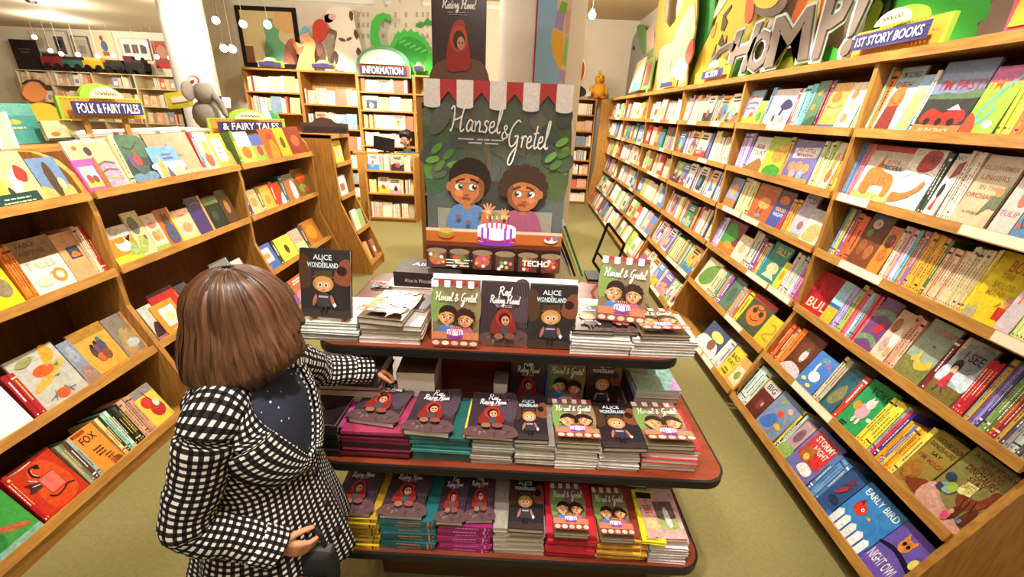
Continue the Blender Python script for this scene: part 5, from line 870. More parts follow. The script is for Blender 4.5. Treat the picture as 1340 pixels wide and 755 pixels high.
for i, (nm, sh) in enumerate(CASES):
    zs = [PY(px, py, YB).z for px, py in sh]
    while min(zs) > .45: zs.append(min(zs) - .33)
    back_case('tall oak %s against the cream back wall' % nm, xs[i], xs[i + 1] - .003, YB, .40, zs, topz)
    prev = topz
    for j, z in enumerate(zs):
        if i == 1 and j == 0: h = .26
        else: h = min(.26, (prev - z) * .82)
        if (i, j) in ((3, 2), (0, 3), (0, 4), (0, 5)) or z < .0: prev = z; continue
        vis = not (i == 3) and not (i == 0 and j > 1) and j < 6
        if vis: yrow(xs[i] + .04, xs[i + 1] - .04, YB, z, h, 900 + i * 37 + j, 'the ' + nm, ['top shelf', 'second shelf', 'third shelf', 'fourth shelf', 'fifth shelf', 'sixth shelf'][j], LIGHTPAL, None, .16 if i == 2 else .13)
        prev = z
# right-hand back case, seen beside the poster
zsr = [PY(760, py, 8.6).z for py in (150, 171.6, 191, 209.6, 228, 246, 264)]
x0r, x1r = .50, 1.36
back_case('narrow oak back bookcase between poster and right wall', x0r, x1r, 8.6, .38, zsr, 1.95)
for j, z in enumerate(zsr): yrow(.85, x1r - .03, 8.6, max(z, .03), .2, 1200 + j, 'the right back bookcase', ['top shelf', 'second shelf', 'third shelf', 'fourth shelf', 'fifth shelf', 'sixth shelf', 'bottom shelf'][j], LIGHTPAL)
t = thing('end_panel', 'plain oak end panel between right bookcases and the back bookcase', 'panel', at(1.48, 8.54, 0)); MB().prism([(-.16, 0, 0), (.14, 0, 0), (.14, 0, 1.95), (-.045, 0, 1.95), (-.045, 0, .7)], (0, .02, 0)).build('panel_board', WOODV, t)
# low bookcase before the clerk
lx0, lx1 = -2.32, -1.575
lz = [PY(516, y, 6.4).z for y in (224, 253.6, 285)]
back_case('low three-shelf oak bookcase in front of the clerk', lx0, lx1, 6.4, .32, lz, PY(516, 206, 6.4).z, topb=False)
for j, z in enumerate(lz): yrow(lx0 + .03, lx1 - .03, 6.4, z, .24, 1300 + j, 'the low bookcase', ['top shelf', 'middle shelf', 'bottom shelf'][j], LIGHTPAL, None, .14)
# bookcase hidden behind the poster, its left edge in view
cz = [PY(551, y, 2.2).z for y in (203, 250, 300)] + [.3, .06]
back_case('narrow bookcase standing behind the poster, left edge showing', -.515, .22, 2.2, .42, cz, 1.70)
title_book('hg', 'children book standing on the shelf left of the poster', frame((-.478, 2.235, cz[0] + .001), (1, 0, 0), (0, .1, .995), (0, -.995, .1)), .13, .2, .015)
for j, c in enumerate(('#26222a', '#3a3040', '#222', '#4a3a50')): simple_book('%s book, spine out, %s from left behind the poster' % (cname(c), ORD[j]), 'book', None, frame((-.48 + j * .018, 2.21, cz[2] + .001), (0, 1, 0), (0, 0, 1), (1, 0, 0)), .15, .2 - .01 * (j % 2), .017, c)
# far case beyond the left bookcases: its wide end panel closes the row
FX = [(-1.52, 0), (-1.52, .1), (-1.78, .75), (-1.80, 1.38)]
SIDEF = dict(n=Vector((1, 0, 0)), u=Vector((0, 1, 0)), rows=[(1.12, -1.79, 8), (.80, -1.78, 8), (.45, -1.66, 14), (.12, -1.55, 18)])
side_case('oak bookcase whose wide blank end panel closes the left row', SIDEF, 4.16, 4.56, SIDEF['rows'], FX, -2.12, 1.38, True, True, top_board=True)
far_rows(FAR, SIDEF, SIDEF['rows'], 4.2, 4.52, 411, .22)
# far left wall unit with the toy train
YF = 13.0
fx = [PY(x, 94, YF).x for x in (20, 62, 118, 173, 231)]; ft = PY(125, 95, YF).z
PALEW = mat('pale_maple', '#d9c49a', .5)
for i in range(4):
    zs = [PY(125, y, YF).z for y in (113, 136, 158)]; zs += [zs[-1] - .45, .2]
    back_case('pale maple wall bookcase, %s of four under the toy train' % ORD[i], fx[i], fx[i + 1] - .003, YF, .4, zs, ft, PALEW)
    for j, z in enumerate(zs[:3]):
        if i in (2, 3) and j == 0: yrow(fx[i] + .5, fx[i + 1] - .1, YF, z, .3, 1500 + i * 9 + j, '', '', LIGHTPAL, FAR)
        else: yrow(fx[i] + .05, fx[i + 1] - .05, YF, z, .34, 1500 + i * 9 + j, '', '', LIGHTPAL, FAR)
TR = thing('toy_train', 'toy train of five cars running along the far wall bookcase top', 'toy', at(PY(120, 94, YF - .1).x, YF + .15, ft)); k = (PY(107, 90, YF).x - PY(80, 90, YF).x)
for i, (c, h, px) in enumerate((('#8a2a2c', .36, 56), ('#3a6a54', .3, 82), ('#d9a52c', .3, 109), ('#2a2c2a', .26, 136), ('#241f1e', .3, 163))):
    x = PY(px, 90, YF).x - TR.location.x; w = k * .94
    m = MB(); m.box(x, x + w, -.12, .12, .1, h, c); m.box(x + w * .1, x + w * .9, -.1, .1, h, h + .08, '#3a2a20' if i != 2 else '#e8c04a')
    if i == 4: m.tube([(x + w * .8, 0, h), (x + w * .8, 0, h + .14)], .05, col='#2a2020'); m.box(x, x + w * .4, -.11, .11, h, h + .16, '#5a2420')
    cr = m.build('train_car', MATTE, TR)
    for q in (.22, .78):
        for s_ in (-1, 1): MB().tube([(x + w * q, s_ * .11, .1), (x + w * q, s_ * .14, .1)], .1, 12).build('wheel', BLACK, cr)
# pictures hung on the far left wall
def picture(label, box, Y, bg, code, fr='#3a302a', cat='picture', fw=.03, name='framed_picture', lean=0):
    a0, b0, a1, b1 = box; x0 = PY((a0 + a1) / 2 - (a1 - a0) / 2, (b0 + b1) / 2, Y).x; x1 = PY(a1, (b0 + b1) / 2, Y).x; z1 = PY((a0 + a1) / 2, b0, Y).z; z0 = PY((a0 + a1) / 2, b1, Y).z
    t = thing(name, label, cat, frame((x0, Y, z0), (1, 0, 0), (0, math.sin(lean), math.cos(lean)), (0, -math.cos(lean), math.sin(lean)))); w, h = x1 - x0, z1 - z0
    MB().box(0, w, 0, h, -.02, 0, bg).build('backing', MATTE, t)
    if fr:
        m = MB()
        for q in ((0, w, 0, fw), (0, w, h - fw, h), (0, fw, fw, h - fw), (w - fw, w, fw, h - fw)): m.box(*q, -.02, .02, fr)
        m.build('frame', MATTE, t)
    a = Art(w, h, .001, .0015); a.dsl(code); a.build('picture_print', t, None, MATTE); return t
YW = 13.42
picture('dark board leaning on the far bookcase beside the train', (18, 52, 52, 92), YF + .2, '#241d1c', 'B.5,.7,.5,2,.1,.04,#6a5a4a', None, 'board', name='dark_board')
picture('small round-topped picture at the left of far wall', (42, 40, 61, 68), YW, '#d9ccae', 'E.5,.5,.3,.3,#b9a888', '#cbbd9d')
picture('framed portrait with a dark figure on far wall', (64, 40, 92, 78), YW, '#e0d5bd', 'R.3,.2,.75,.8,#5a4c48;E.5,.55,.15,.15,#2f2a2a', '#b9a888')
picture('small grey framed print second from left on far wall', (97, 47, 118, 78), YW, '#c9bfa4', 'R.15,.15,.85,.85,#b5ae94;R.3,.25,.7,.6,#8f8a74', '#7a6a54')
picture('cream poster with a blue dressed figure on far wall', (123, 42, 150, 78), YW, '#ddcda4', 'E.5,.5,.16,.2,#5a6a8a;E.45,.78,.08,.1,#a04a34;R.35,.15,.65,.3,#b5603a', None, 'poster', name='wall_poster')
picture('frame holding three small dark photos on far wall', (158, 50, 196, 78), YW, '#e0d8c8', 'R.12,.3,.32,.7,#6a5a54;R.4,.3,.6,.7,#6a5248;R.68,.3,.88,.7,#5a5454', '#c9bfae')
picture('red toned poster rightmost on the far wall', (201, 54, 224, 89), YW, '#9a4a3c', 'R0,0,1,.15,#b83a3c;E.5,.6,.3,.25,#b8826a;R0,.85,1,1,#a85a4a', None, 'poster', name='wall_poster')
YC = 8.03
picture('large black-framed picture of a green dinosaur on back wall', (314, 9, 391, 88), YC, '#ddc88f', 'Q.42,.1,.72,.1,.78,.35,.66,.5,.7,.72,.55,.82,.42,.72,.44,.5,.38,.3,#6fae82;E.5,.68,.03,.03,#2f3a30;Q.7,.1,.98,.1,.95,.4,.85,.5,.74,.35,#b5705a;R.03,.05,.2,.35,#8a5a44;Q.6,.7,.9,.6,.97,.9,.7,.95,#dfb277;R0,0,1,.06,#7a5a44', '#1d1512', fw=.06)
# painted plywood cutouts standing on the back bookcases: outlines in picture columns and rows, on their own plane
def cutout(label, cat, plane, axis, pieces, thick=.018, name='painted_cutout', zmin=None):
    """pieces: (part name, colour, outline in pixels, step forward)"""
    P0 = (PY if axis == 'y' else PX)(pieces[0][2][0][0], pieces[0][2][0][1], plane)
    t = thing(name, label, cat, at(P0)); d = Vector((0, -1, 0)) if axis == 'y' else Vector((-1, 0, 0))
    for nm, c, pts, f in pieces:
        P = [(PY if axis == 'y' else PX)(x, y, plane) - P0 for x, y in pts]
        if zmin: P = [Vector((p.x, p.y, max(p.z, zmin - P0.z))) for p in P]
        a = sum((P[i].x - P[i].y) * P[(i + 1) % len(P)].z - (P[(i + 1) % len(P)].x - P[(i + 1) % len(P)].y) * P[i].z for i in range(len(P)))
        if a < 0: P = P[::-1]
        o = d * (f * .008)
        MB().prism([p + o - d * thick for p in P], d * thick, c).build(nm, MATTE, t)
    return t
def ep(cx, cy, rx, ry, n=14, rot=0):
    c, s_ = math.cos(math.radians(rot)), math.sin(math.radians(rot))
    return [(cx + rx * math.cos(2 * PI * k / n) * c - ry * math.sin(2 * PI * k / n) * s_, cy + rx * math.cos(2 * PI * k / n) * s_ + ry * math.sin(2 * PI * k / n) * c) for k in range(n)]
cutout('painted cutout of a child in yellow suit holding a red balloon', 'cutout', YC - .3, 'y', [('body', '#dfa66a', smoothpts([(388, 97), (392, 70), (386, 55), (396, 58), (401, 48), (408, 50), (413, 58), (411, 72), (412, 98)], 3, True), 0), ('wing', '#c8704a', smoothpts([(382, 50), (390, 62), (398, 60), (392, 72), (386, 64)], 3, True), 1), ('head', '#d9a07a', ep(399, 49, 7, 6), 1), ('hat', '#6fa5bf', smoothpts([(393, 46), (396, 36), (402, 35), (407, 44), (401, 42)], 3, True), 2), ('balloon', '#b5402f', smoothpts([(410, 50), (409, 33), (416, 25), (424, 27), (430, 37), (425, 50), (417, 56)], 3, True), 0), ('brown_part', '#7a4a44', smoothpts([(413, 55), (420, 55), (424, 66), (417, 74)], 3, True), 1)], zmin=topz + .001)  # dark brown piece under the balloon is flat paint
cutout('white cow cutout with brown patches on back bookcase', 'cutout', YC - .2, 'y', [('body', '#e3d8c8', smoothpts([(424, 22), (432, 10), (446, 8), (460, 13), (466, 40), (474, 70), (470, 102), (440, 100), (438, 62), (441, 42), (430, 36)], 3, True), 0), ('patch', '#5a4030', smoothpts([(458, 14), (462, 18), (461, 28), (457, 22)], 2, True), 1), ('patch', '#5a4030', smoothpts([(465, 38), (469, 46), (467, 52), (463, 44)], 2, True), 1), ('patch', '#5a4030', smoothpts([(469, 62), (474, 70), (471, 76), (466, 68)], 2, True), 1), ('patch', '#5a4030', smoothpts([(437, 66), (443, 72), (441, 84), (438, 80)], 2, True), 1), ('patch', '#6a4c38', ep(448, 52, 5, 2.2, 10, 20), 1), ('patch', '#6a4c38', ep(457, 51, 4, 2, 10, -30), 1), ('cheek', '#dfa59c', ep(435, 22, 5, 4), 1), ('muzzle', '#ecdcd0', ep(430, 24, 7, 6, 12), 0)], zmin=topz + .001)
cutout('pale grey city skyline cutout behind the green dragon', 'cutout', YC - .05, 'y', [('skyline', '#cfc4ad', [(464, 104), (464, 20), (474, 18), (474, 8), (488, 6), (490, -4), (500, -6), (504, 10), (512, 4), (516, -8), (524, 6), (530, -2), (548, -6), (552, 8), (572, 6), (572, 108)], 0)] + [('window', '#a89c88', [(x, y), (x + 3, y), (x + 3, y + 6), (x, y + 6)], 1) for x in (468, 474, 480, 500, 516, 530, 544, 552, 558) for y in (16, 30, 44)] + [('palm_leaves', '#3f8a3c', [(544, 34), (550, 28), (555, 30), (560, 23), (563, 28), (570, 24), (567, 34), (556, 33), (550, 37)], 3)], zmin=topz + .001)
SP = [(486, 58), (484, 44), (486, 28), (493, 19), (500, 17), (511, 19), (511, 28), (503, 24), (497, 30), (494, 44), (498, 58), (510, 60), (516, 48), (521, 40), (524, 43), (529, 37), (533, 42), (538, 37), (541, 42), (547, 41), (549, 47), (556, 48), (556, 54), (562, 57), (561, 64), (568, 70), (566, 106), (545, 105), (530, 100), (516, 74), (500, 70)]
cutout('big green spiny dragon cutout over the information bookcase', 'cutout', YC - .25, 'y', [('body', '#3fa53c', SP, 0), ('belly_patch', '#2f8a34', smoothpts([(516, 62), (530, 48), (548, 52), (560, 66), (552, 84), (530, 78)], 2, True), 1)] + [('scale_line', '#57b84a', [(522 + 7 * i, 56 + 3 * i), (530 + 7 * i, 52 + 3 * i), (531 + 7 * i, 54 + 3 * i), (523 + 7 * i, 58 + 3 * i)], 2) for i in range(5)], zmin=topz + .001)  # darker green patch on the belly
# ------------------------------------------------------------------ section signs
def sign(label, text, M, w, h, navy='#3f3a6e', edge='#9cc23f', orange='#e0a03a', arch=True, txt='#f2efe6', th=.5, name='section_sign', ah=.62, aw=.24):
    t = thing(name, label, 'sign', M)
    pts = [(0, 0), (w, 0), (w, h), (w * (.5 + aw), h)] + ([(w * .5 + w * aw * math.cos(a), h + h * ah * math.sin(a)) for a in [PI * k / 14 for k in range(1, 14)]] if arch else []) + [(w * (.5 - aw), h), (0, h)]
    MB().prism([(x, y, -.02) for x, y in pts], (0, 0, .02), edge).build('board', MATTE, t)
    a = Art(w, h, .001, .0008); a.rect(.03, .06, .97, .94, orange)
    for i in range(22): a.ell(.05 + .9 * i / 21, .1, .008, .03, '#c8502c'); a.ell(.05 + .9 * i / 21, .9, .008, .03, '#c8502c')
    a.rect(.08, .2, .92, .8, navy)
    for i in range(4): a.rect(.08, .3 + .12 * i, .92, .312 + .12 * i, '#57528a')
    if text: a.text(text, .5, .5, th * .6, txt, .74, 0, 0, .02)
    if arch:
        a.poly([(.5 + aw * .84 * math.cos(q), .96 + ah * .84 * math.sin(q)) for q in [PI * k / 14 for k in range(15)]], '#f0e9b5' if aw < .4 else '#cfc6b0')
        r = random.Random(len(text)); x = .37
        for i in range(6): a.stroke([(x, 1 + ah * .15 + r.uniform(0, .08)), (x + .015, 1 + ah * .4), (x + .03, 1 + ah * .18), (x + .035, 1 + ah * .33)], w * .006, '#4a4a40'); x += .042
    a.build('lettering', t, None, MATTE); return t
def ysign(label, text, p0, p1, h, Y, **k):
    A, B = PY(*p0, Y), PY(*p1, Y); return sign(label, text, frame((A.x, Y, (A.z + B.z) / 2), (1, 0, 0), (0, 0, 1), (0, -1, 0)), B.x - A.x, h, **k)
sI = ysign('green arched sign reading information over the back bookcase', 'INFORMATION', (467, 101), (538, 101), PY(502, 84, YB - .03).z - PY(502, 101, YB - .03).z, YB - .03, navy='#4a3550', edge='#5f8f6a', orange='#8a5a3a', th=.95, ah=1.35, aw=.485)
ysign('small arched sign left on top of the back bookcases', '', (338, 88), (372, 88), .09, YB + .02); ysign('small arched sign above the second back bookcase', '', (407, 90), (440, 90), .08, YB + .02); ysign('small arched sign right of the information sign', '', (541, 93), (556, 93), .08, YB + .02)
def xsign(label, text, p0, p1, top, X, side, lean=.12, **k):   # on the top of a side bookcase, facing the aisle
    A, B, T = PX(*p0, X), PX(*p1, X), PX(*top, X); h = T.z - A.z; w = abs(B.y - A.y)
    n = Vector((-side, 0, 0)); u = Vector((0, -side, 0)); c, s_ = math.cos(lean), math.sin(lean)
    return sign(label, text, frame(Vector((X, A.y, (A.z + B.z) / 2)), u, Vector((0, 0, 1)) * c - n * s_, n * c + Vector((0, 0, 1)) * s_), w, h, **k)
s1 = xsign('green and orange sign with arch reading first story books', '1ST STORY BOOKS', (1112, 77), (1233, 56), (1121, 44), 1.62, 1, .05, th=.6); s1.location.z = 1.97
s2 = xsign('small arched sign reading fiction on the right bookcases', 'FICTION', (919, 110), (952, 105), (922, 93), 1.62, 1, .05, th=.75); s2.location.z = 1.97
s3 = xsign('tiny pale arched sign farther along the right bookcases', '', (866, 118), (884, 115), (868, 108), 1.62, 1, .05); s3.location.z = 1.97
XL = -2.45
A, B = PX(84, 157, XL), PX(190, 152, XL)
fs = sign('large green and orange arched sign reading folk and fairy tales', 'FOLK & FAIRY TALES', Matrix.Identity(4), .46, .118, th=.75)
c0 = PX(82, 156, -2.42); c1 = PX(190, 151, -2.34); ud = Vector((c1.x - c0.x, c1.y - c0.y, 0)); k = ud.length / .46; ud.normalize(); fs.matrix_local = frame(c0, ud, (0, 0, 1), (ud.y, -ud.x, 0)) @ Matrix.Scale(k, 4)
for x in (.1, .32): MB().box(x, x + .03, -(c0.z - 1.401) / k, .004, -.018, -.004).build('sign_foot', WOODV, fs)
p = PX(272, 163, -2.4); f2 = sign('smaller arched sign reading fairy tales beside the grey elephant', '& FAIRY TALES', Matrix.Identity(4), .62, .115, th=.75); f2.matrix_local = frame((p.x, p.y, 1.40), Vector((.5, .87, 0)).normalized(), (0, 0, 1), Vector((.87, -.5, 0)).normalized())
# ------------------------------------------------------------------ cutouts on the right-hand bookcases
XR = 1.93
def rc(label, pieces, X=XR, **k):
    o = cutout(label, 'cutout', X, 'x', pieces, zmin=1.9685, **k); return o
base = lambda x: 130 - .161 * (x - 799) + 4
rc('grey and green animal head cutout farthest along right bookcases', [('shape', '#9a9a90', smoothpts([(818, base(818)), (820, 80), (828, 52), (836, 38), (843, 46), (846, 70), (842, base(842))], 3, True), 0), ('green_part', '#6f9a5a', smoothpts([(834, 36), (840, 32), (844, 36), (846, 60), (842, 72), (838, 58)], 3, True), 1), ('eye', '#3a3a38', ep(829.5, 63, 1.5, 3), 1)], 1.96)
rc('mauve and pink card cutout beside the grey animal head', [('card', '#cfae9f', [(845, base(845)), (846, 40), (853, 33), (856, 66), (851, base(851))], 0), ('ribbon', '#7a9a5c', [(845, 72), (856, 62), (857, 72), (845, 80)], 1)], 1.90)
rc('cream card leaning on the right bookcases with green corner', [('card', '#dccfa8', [(822, 122), (834, 82), (846, 74), (836, 118)], 0), ('picture', '#6f9ea0', [(826, 120), (829, 108), (838, 106), (836, 118)], 1)], 1.8)
rc('red and green narrow card leaning beside the cream card', [('card', '#6f9a54', [(838, 118), (848, 80), (857, 74), (850, 116)], 0), ('picture', '#c8504a', [(842, 112), (849, 84), (854, 80), (848, 110)], 1)], 1.8)
rc('tall tan arch-shaped creature cutout with a red tongue', [('shape', '#ab9a4c', [(851, base(851)), (856, 60), (862, 0), (865, -20), (873, -20), (869, 10), (870, 28), (876, 37), (883, 28), (893, 6), (897, -20), (913, -22), (912, 20), (908, 50), (900, 80), (897, base(897))], 0), ('pale_front', '#d9c9a0', smoothpts([(860, base(860)), (864, 66), (880, 56), (886, 40), (896, 22), (909, 4), (910, 40), (902, 72), (896, 108), (880, 113)], 2, True), 1), ('tongue', '#cf5a44', smoothpts([(899, 68), (906, 52), (909, 54), (908, 70), (902, 84), (898, 80)], 2, True), 2), ('card', '#d2bfae', [(864, 115), (868, 82), (880, 78), (876, 112)], 2)], 1.86)
rc('tall plain green panel between the tan and yellow cutouts', [('panel', '#3f8f3c', [(904, base(904)), (913, -25), (938, -30), (934, 25), (922, 60), (908, base(908))], 0)], 1.97)
Y1 = [(898, base(898)), (918, 66), (936, 30), (951, -25), (1030, -30), (1010, 20), (990, 50), (965, base(965))]
rc('large yellow dinosaur cutout with brown scratch marks', [('body', '#dcc23f', Y1, 0), ('mark', '#5a4a30', [(944, 40), (947, 20), (958, 6), (958, 10), (950, 22), (953, 28), (948, 41)], 1), ('mark', '#5a4a30', [(940, 58), (946, 45), (948, 58), (952, 46), (951, 60), (945, 62)], 1), ('mark', '#7a6a44', [(932, 74), (938, 58), (936, 70), (933, 84)], 1), ('blush', '#e0a04a', smoothpts([(930, 42), (938, 30), (936, 44), (932, 50)], 2, True), 1), ('jaw', '#d8c9b5', smoothpts([(934, 25), (944, -5), (958, -20), (950, 4)], 2, True), 1)], 1.96)
rc('yellow round eye with grey ring above the lettering', [('ring', '#6f6256', ep(1005, -2, 26, 24, 18, -25), 0), ('eye', '#e0c040', ep(1004, -4, 18, 15, 16, -25), 1), ('orange_flame', '#cf6a3a', smoothpts([(976, 30), (977, 5), (983, -15), (988, 5), (984, 26)], 2, True), 1)], 1.9)
rc('orange and yellow flame cutout behind the lettering', [('flame', '#cf6f3c', [(1020, 92), (1030, 40), (1050, -20), (1100, -30), (1080, 30), (1056, 84)], 0), ('yellow_part', '#e3b04a', smoothpts([(1046, 70), (1052, 20), (1066, -10), (1076, 0), (1066, 40)], 2, True), 1), ('pale_part', '#d9c8b5', smoothpts([(1000, 60), (1010, 20), (1024, 4), (1026, 40), (1012, 80)], 2, True), 1)], 1.965)
rc('low green bush cutout below the lettering', [('bush', '#3f9a34', smoothpts([(948, base(948)), (962, 80), (985, 78), (1010, 74), (1040, 66), (1066, 64), (1086, 60), (1104, 72), (1100, base(1100)), (1020, base(1020))], 2, True), 0), ('lime_part', '#9ab53a', smoothpts([(1020, 92), (1030, 76), (1060, 72), (1080, 80), (1060, 86)], 2, True), 1)], 1.92)
LT = thing('lettering_cutout', 'big grey cut-out letters with pale blue edges reading chomp', 'sign', at(PX(1000, 97, 1.84)))
def letter(ch, q):
    vs, fs, a0, a1, b0, b1 = text_mesh(ch, 0, .03); o = LT.location
    for bold, mname, col, X, th in ((.075, 'letter_edge', '#b9d0cf', 1.862, .008), (.03, 'letter', '#786b60', 1.852, .012)):
        v2, f2, *_ = text_mesh(ch, 0, bold); m = MB(); P = []
        for x, y in v2:
            s_ = (x - a0) / (a1 - a0); t_ = (y - b0) / (b1 - b0)
            bx_ = q[0][0] + (q[1][0] - q[0][0]) * s_; by_ = q[0][1] + (q[1][1] - q[0][1]) * s_; tx_ = q[3][0] + (q[2][0] - q[3][0]) * s_; ty_ = q[3][1] + (q[2][1] - q[3][1]) * s_
            P.append(PX(bx_ + (tx_ - bx_) * t_, by_ + (ty_ - by_) * t_, X) - o)
        n = len(P); m.add(P + [p + Vector((-th, 0, 0)) for p in P], [f[::-1] for f in f2] + [tuple(i + n for i in f) for f in f2], col)
        ec = {}
        for f in f2:
            for i in range(len(f)):
                e = (f[i], f[(i + 1) % len(f)]); ec[e] = ec.get(e, 0) + 1
        for (i, j) in ec:
            if (j, i) not in ec: m.add([P[i], P[j], P[j] + Vector((-th, 0, 0)), P[i] + Vector((-th, 0, 0))], [(0, 1, 2, 3)], col)
        m.build(mname, MATTE, LT)
for ch, q in (('C', [(922, 103), (946, 99), (968, 54), (940, 60)]), ('H', [(950, 98), (976, 94), (1000, 28), (966, 42)]), ('O', [(974, 96), (1002, 91), (1016, 34), (986, 44)]), ('M', [(1000, 90), (1058, 77), (1068, 6), (1018, 24)]), ('P', [(1063, 78), (1094, 73), (1128, -28), (1088, -14)]), ('!', [(1098, 76), (1112, 73), (1152, -30), (1134, -22)])): letter(ch, q)
rc('bright green rounded panel cutout behind the story sign', [('panel', '#37a834', [(1146, base(1146)), (1156, 20), (1168, -35), (1300, -60), (1297, 12), (1290, 24), (1279, 31), (1281, base(1281))], 0)], 1.96)
rc('black and lime leaf cutout beside the lettering', [('black_part', '#16180f', smoothpts([(1128, base(1128)), (1132, 30), (1146, -10), (1168, -30), (1164, 10), (1154, 34), (1148, base(1148))], 2, True), 0), ('lime_leaf', '#8fae2f', smoothpts([(1128, 52), (1138, 20), (1148, 0), (1156, 6), (1148, 26), (1136, 48)], 2, True), 1)], 1.93)
rc('brown-grey curved cutout between green and pink panels', [('shape', '#7f6f62', [(1276, base(1276)), (1280, 32), (1292, 22), (1298, 4), (1300, -40), (1340, -60), (1330, 0), (1312, base(1312))], 0)], 1.945)
rc('pink panel with yellow centre at the right frame edge', [('panel', '#d9647f', [(1308, base(1308)), (1324, 12), (1340, -40), (1420, -70), (1420, base(1420))], 0), ('yellow_centre', '#e3c04a', [(1320, 36), (1336, 4), (1348, -20), (1410, -40), (1410, 20)], 1)], 1.92)
# ------------------------------------------------------------------ things on the left bookcases and the back
def pxbook(label, pts, X, col, art=None, t=.018, h=None):
    A, B, T = PX(*pts[0], X), PX(*pts[1], X), PX(*pts[2], X); w = B.y - A.y
    M = frame(Vector((X, A.y, max(A.z, 1.401))), (0, 1, 0), (-.12, 0, .993), (.993, 0, .12)); return book(label, 'book', None, M, w, h or (T.z - A.z), t, col, art, 3)
pxbook('tall teal picture book on the bookcase top at far left', ((-12, 196), (58, 186), (-12, 140)), -2.5, '#3f8f86', 'R0,.7,1,1,#5fa59a;E.55,.55,.14,.06,#c9b04a;B.5,.4,.5,1,.1,.05,#d9c98a')
pxbook('cream and green picture book standing behind the pink one', ((60, 184), (98, 178), (60, 158)), -2.45, '#d0c29a', 'R.75,0,1,1,#9a9a5a;E.3,.3,.15,.12,#c8702a;R0,0,1,.1,#1f4a34')
for i, (c, a0, a1) in enumerate((('#4a6ab5', -8, 16), ('#3a7a5a', 17, 24), ('#cfd4dc', 24, 30), ('#d9c4a0', 31, 44), ('#e3dcc8', 44, 49))):
    A, B = PX(a0, 197, -2.25), PX(a1, 195, -2.25)
    simple_book('%s book, %s of the short row above the curved panel' % (cname(c), ORD[i]), 'book', None, frame((-2.33, A.y, 1.401), (-1, 0, 0), (0, 0, 1), (0, 1, 0)), .14, .155 - .008 * (i % 2), B.y - A.y - .001, c)
for i, (c, y, w) in enumerate((('#e0dcd9', 2.35, .22), ('#d9c9cf', 2.62, .25), ('#b9c4cc', 2.9, .2), ('#e6d9c4', 3.15, .24))):
    for j in range(3): simple_book('%s magazine, %s in the %s flat pile on the bookcase top' % (cname(c), ORD[j], ORD[i]), 'magazine', 'flat piles on the left bookcase top', flat(-2.66, y, 1.4005 + j * .014, (j * 7 + i * 5) % 9 - 4), .26, w, .0138, c, 'magazine')
cutout('painted cutout of a smiling boy in a yellow shirt, far left', 'cutout', -2.85, 'x', [('shirt', '#c8a92c', [(28, 180), (32, 138), (48, 134), (62, 136), (80, 148), (90, 156), (92, 180)], 0), ('head', '#b5703a', smoothpts([(27, 122), (30, 113), (38, 107), (48, 108), (56, 116), (60, 121), (56, 128), (48, 133), (38, 132), (31, 128)], 3, True), 1), ('hair', '#2f201c', smoothpts([(32, 110), (38, 105), (48, 104), (58, 109), (61, 118), (57, 120), (50, 113), (42, 109)], 3, True), 2), ('neck', '#8a4f34', [(46, 132), (56, 128), (56, 138), (49, 138)], 2), ('smile', '#6a3420', [(34, 127), (42, 130), (50, 129), (50, 130.4), (42, 131.6), (34, 128.4)], 3)], zmin=1.401)
cutout('yellow sign board with a white band near the pillar', 'sign', 5.2, 'y', [('board', '#d9c23a', [(214, 122), (247, 118), (254, 139), (222, 143)], 0), ('band', '#ece4cf', [(224, 128), (245, 125), (247, 132), (226, 135)], 1)])
tg = thing('sign_post', 'slim post carrying the yellow sign board', 'post', at(PY(236, 140, 5.22).x, 5.24, 0)); MB().tube([(0, 0, 0), (0, 0, PY(236, 139, 5.24).z)], .012).build('post', METAL, tg)
cutout('white box with dark blue top beside the pillar', 'box', 5.0, 'y', [('box_front', '#e6e4e0', [(272, 140), (271, 126), (290, 127), (291, 141)], 0), ('blue_band', '#2f3560', [(271, 131), (271, 125), (289, 126), (290, 131)], 1)], .15)
tg = thing('display_plinth', 'slim white plinth under the white box by the pillar', 'plinth', at(PY(281, 140, 5.1).x, 5.08, 0)); MB().box(-.1, .1, -.07, .07, 0, PY(281, 140.5, 5.0).z - .005).build('plinth_body', WHITE, tg)
cutout('round red ringed prohibition sign on the left pillar', 'sign', 5.72, 'y', [('disc', '#e3dcd6', ep(253, 107, 8.6, 9, 20), 0), ('centre', '#d9cfc8', ep(253, 107, 6.2, 6.6, 16), 2), ('symbol', '#8a3a38', ep(253, 107, 3, 2, 10, -30), 3)] , .006)
o = cutout('red ring of the prohibition sign on the left pillar', 'sign', 5.715, 'y', [('ring', '#b8524c', ep(253, 107, 8.0, 8.4, 20), 0)], .004)
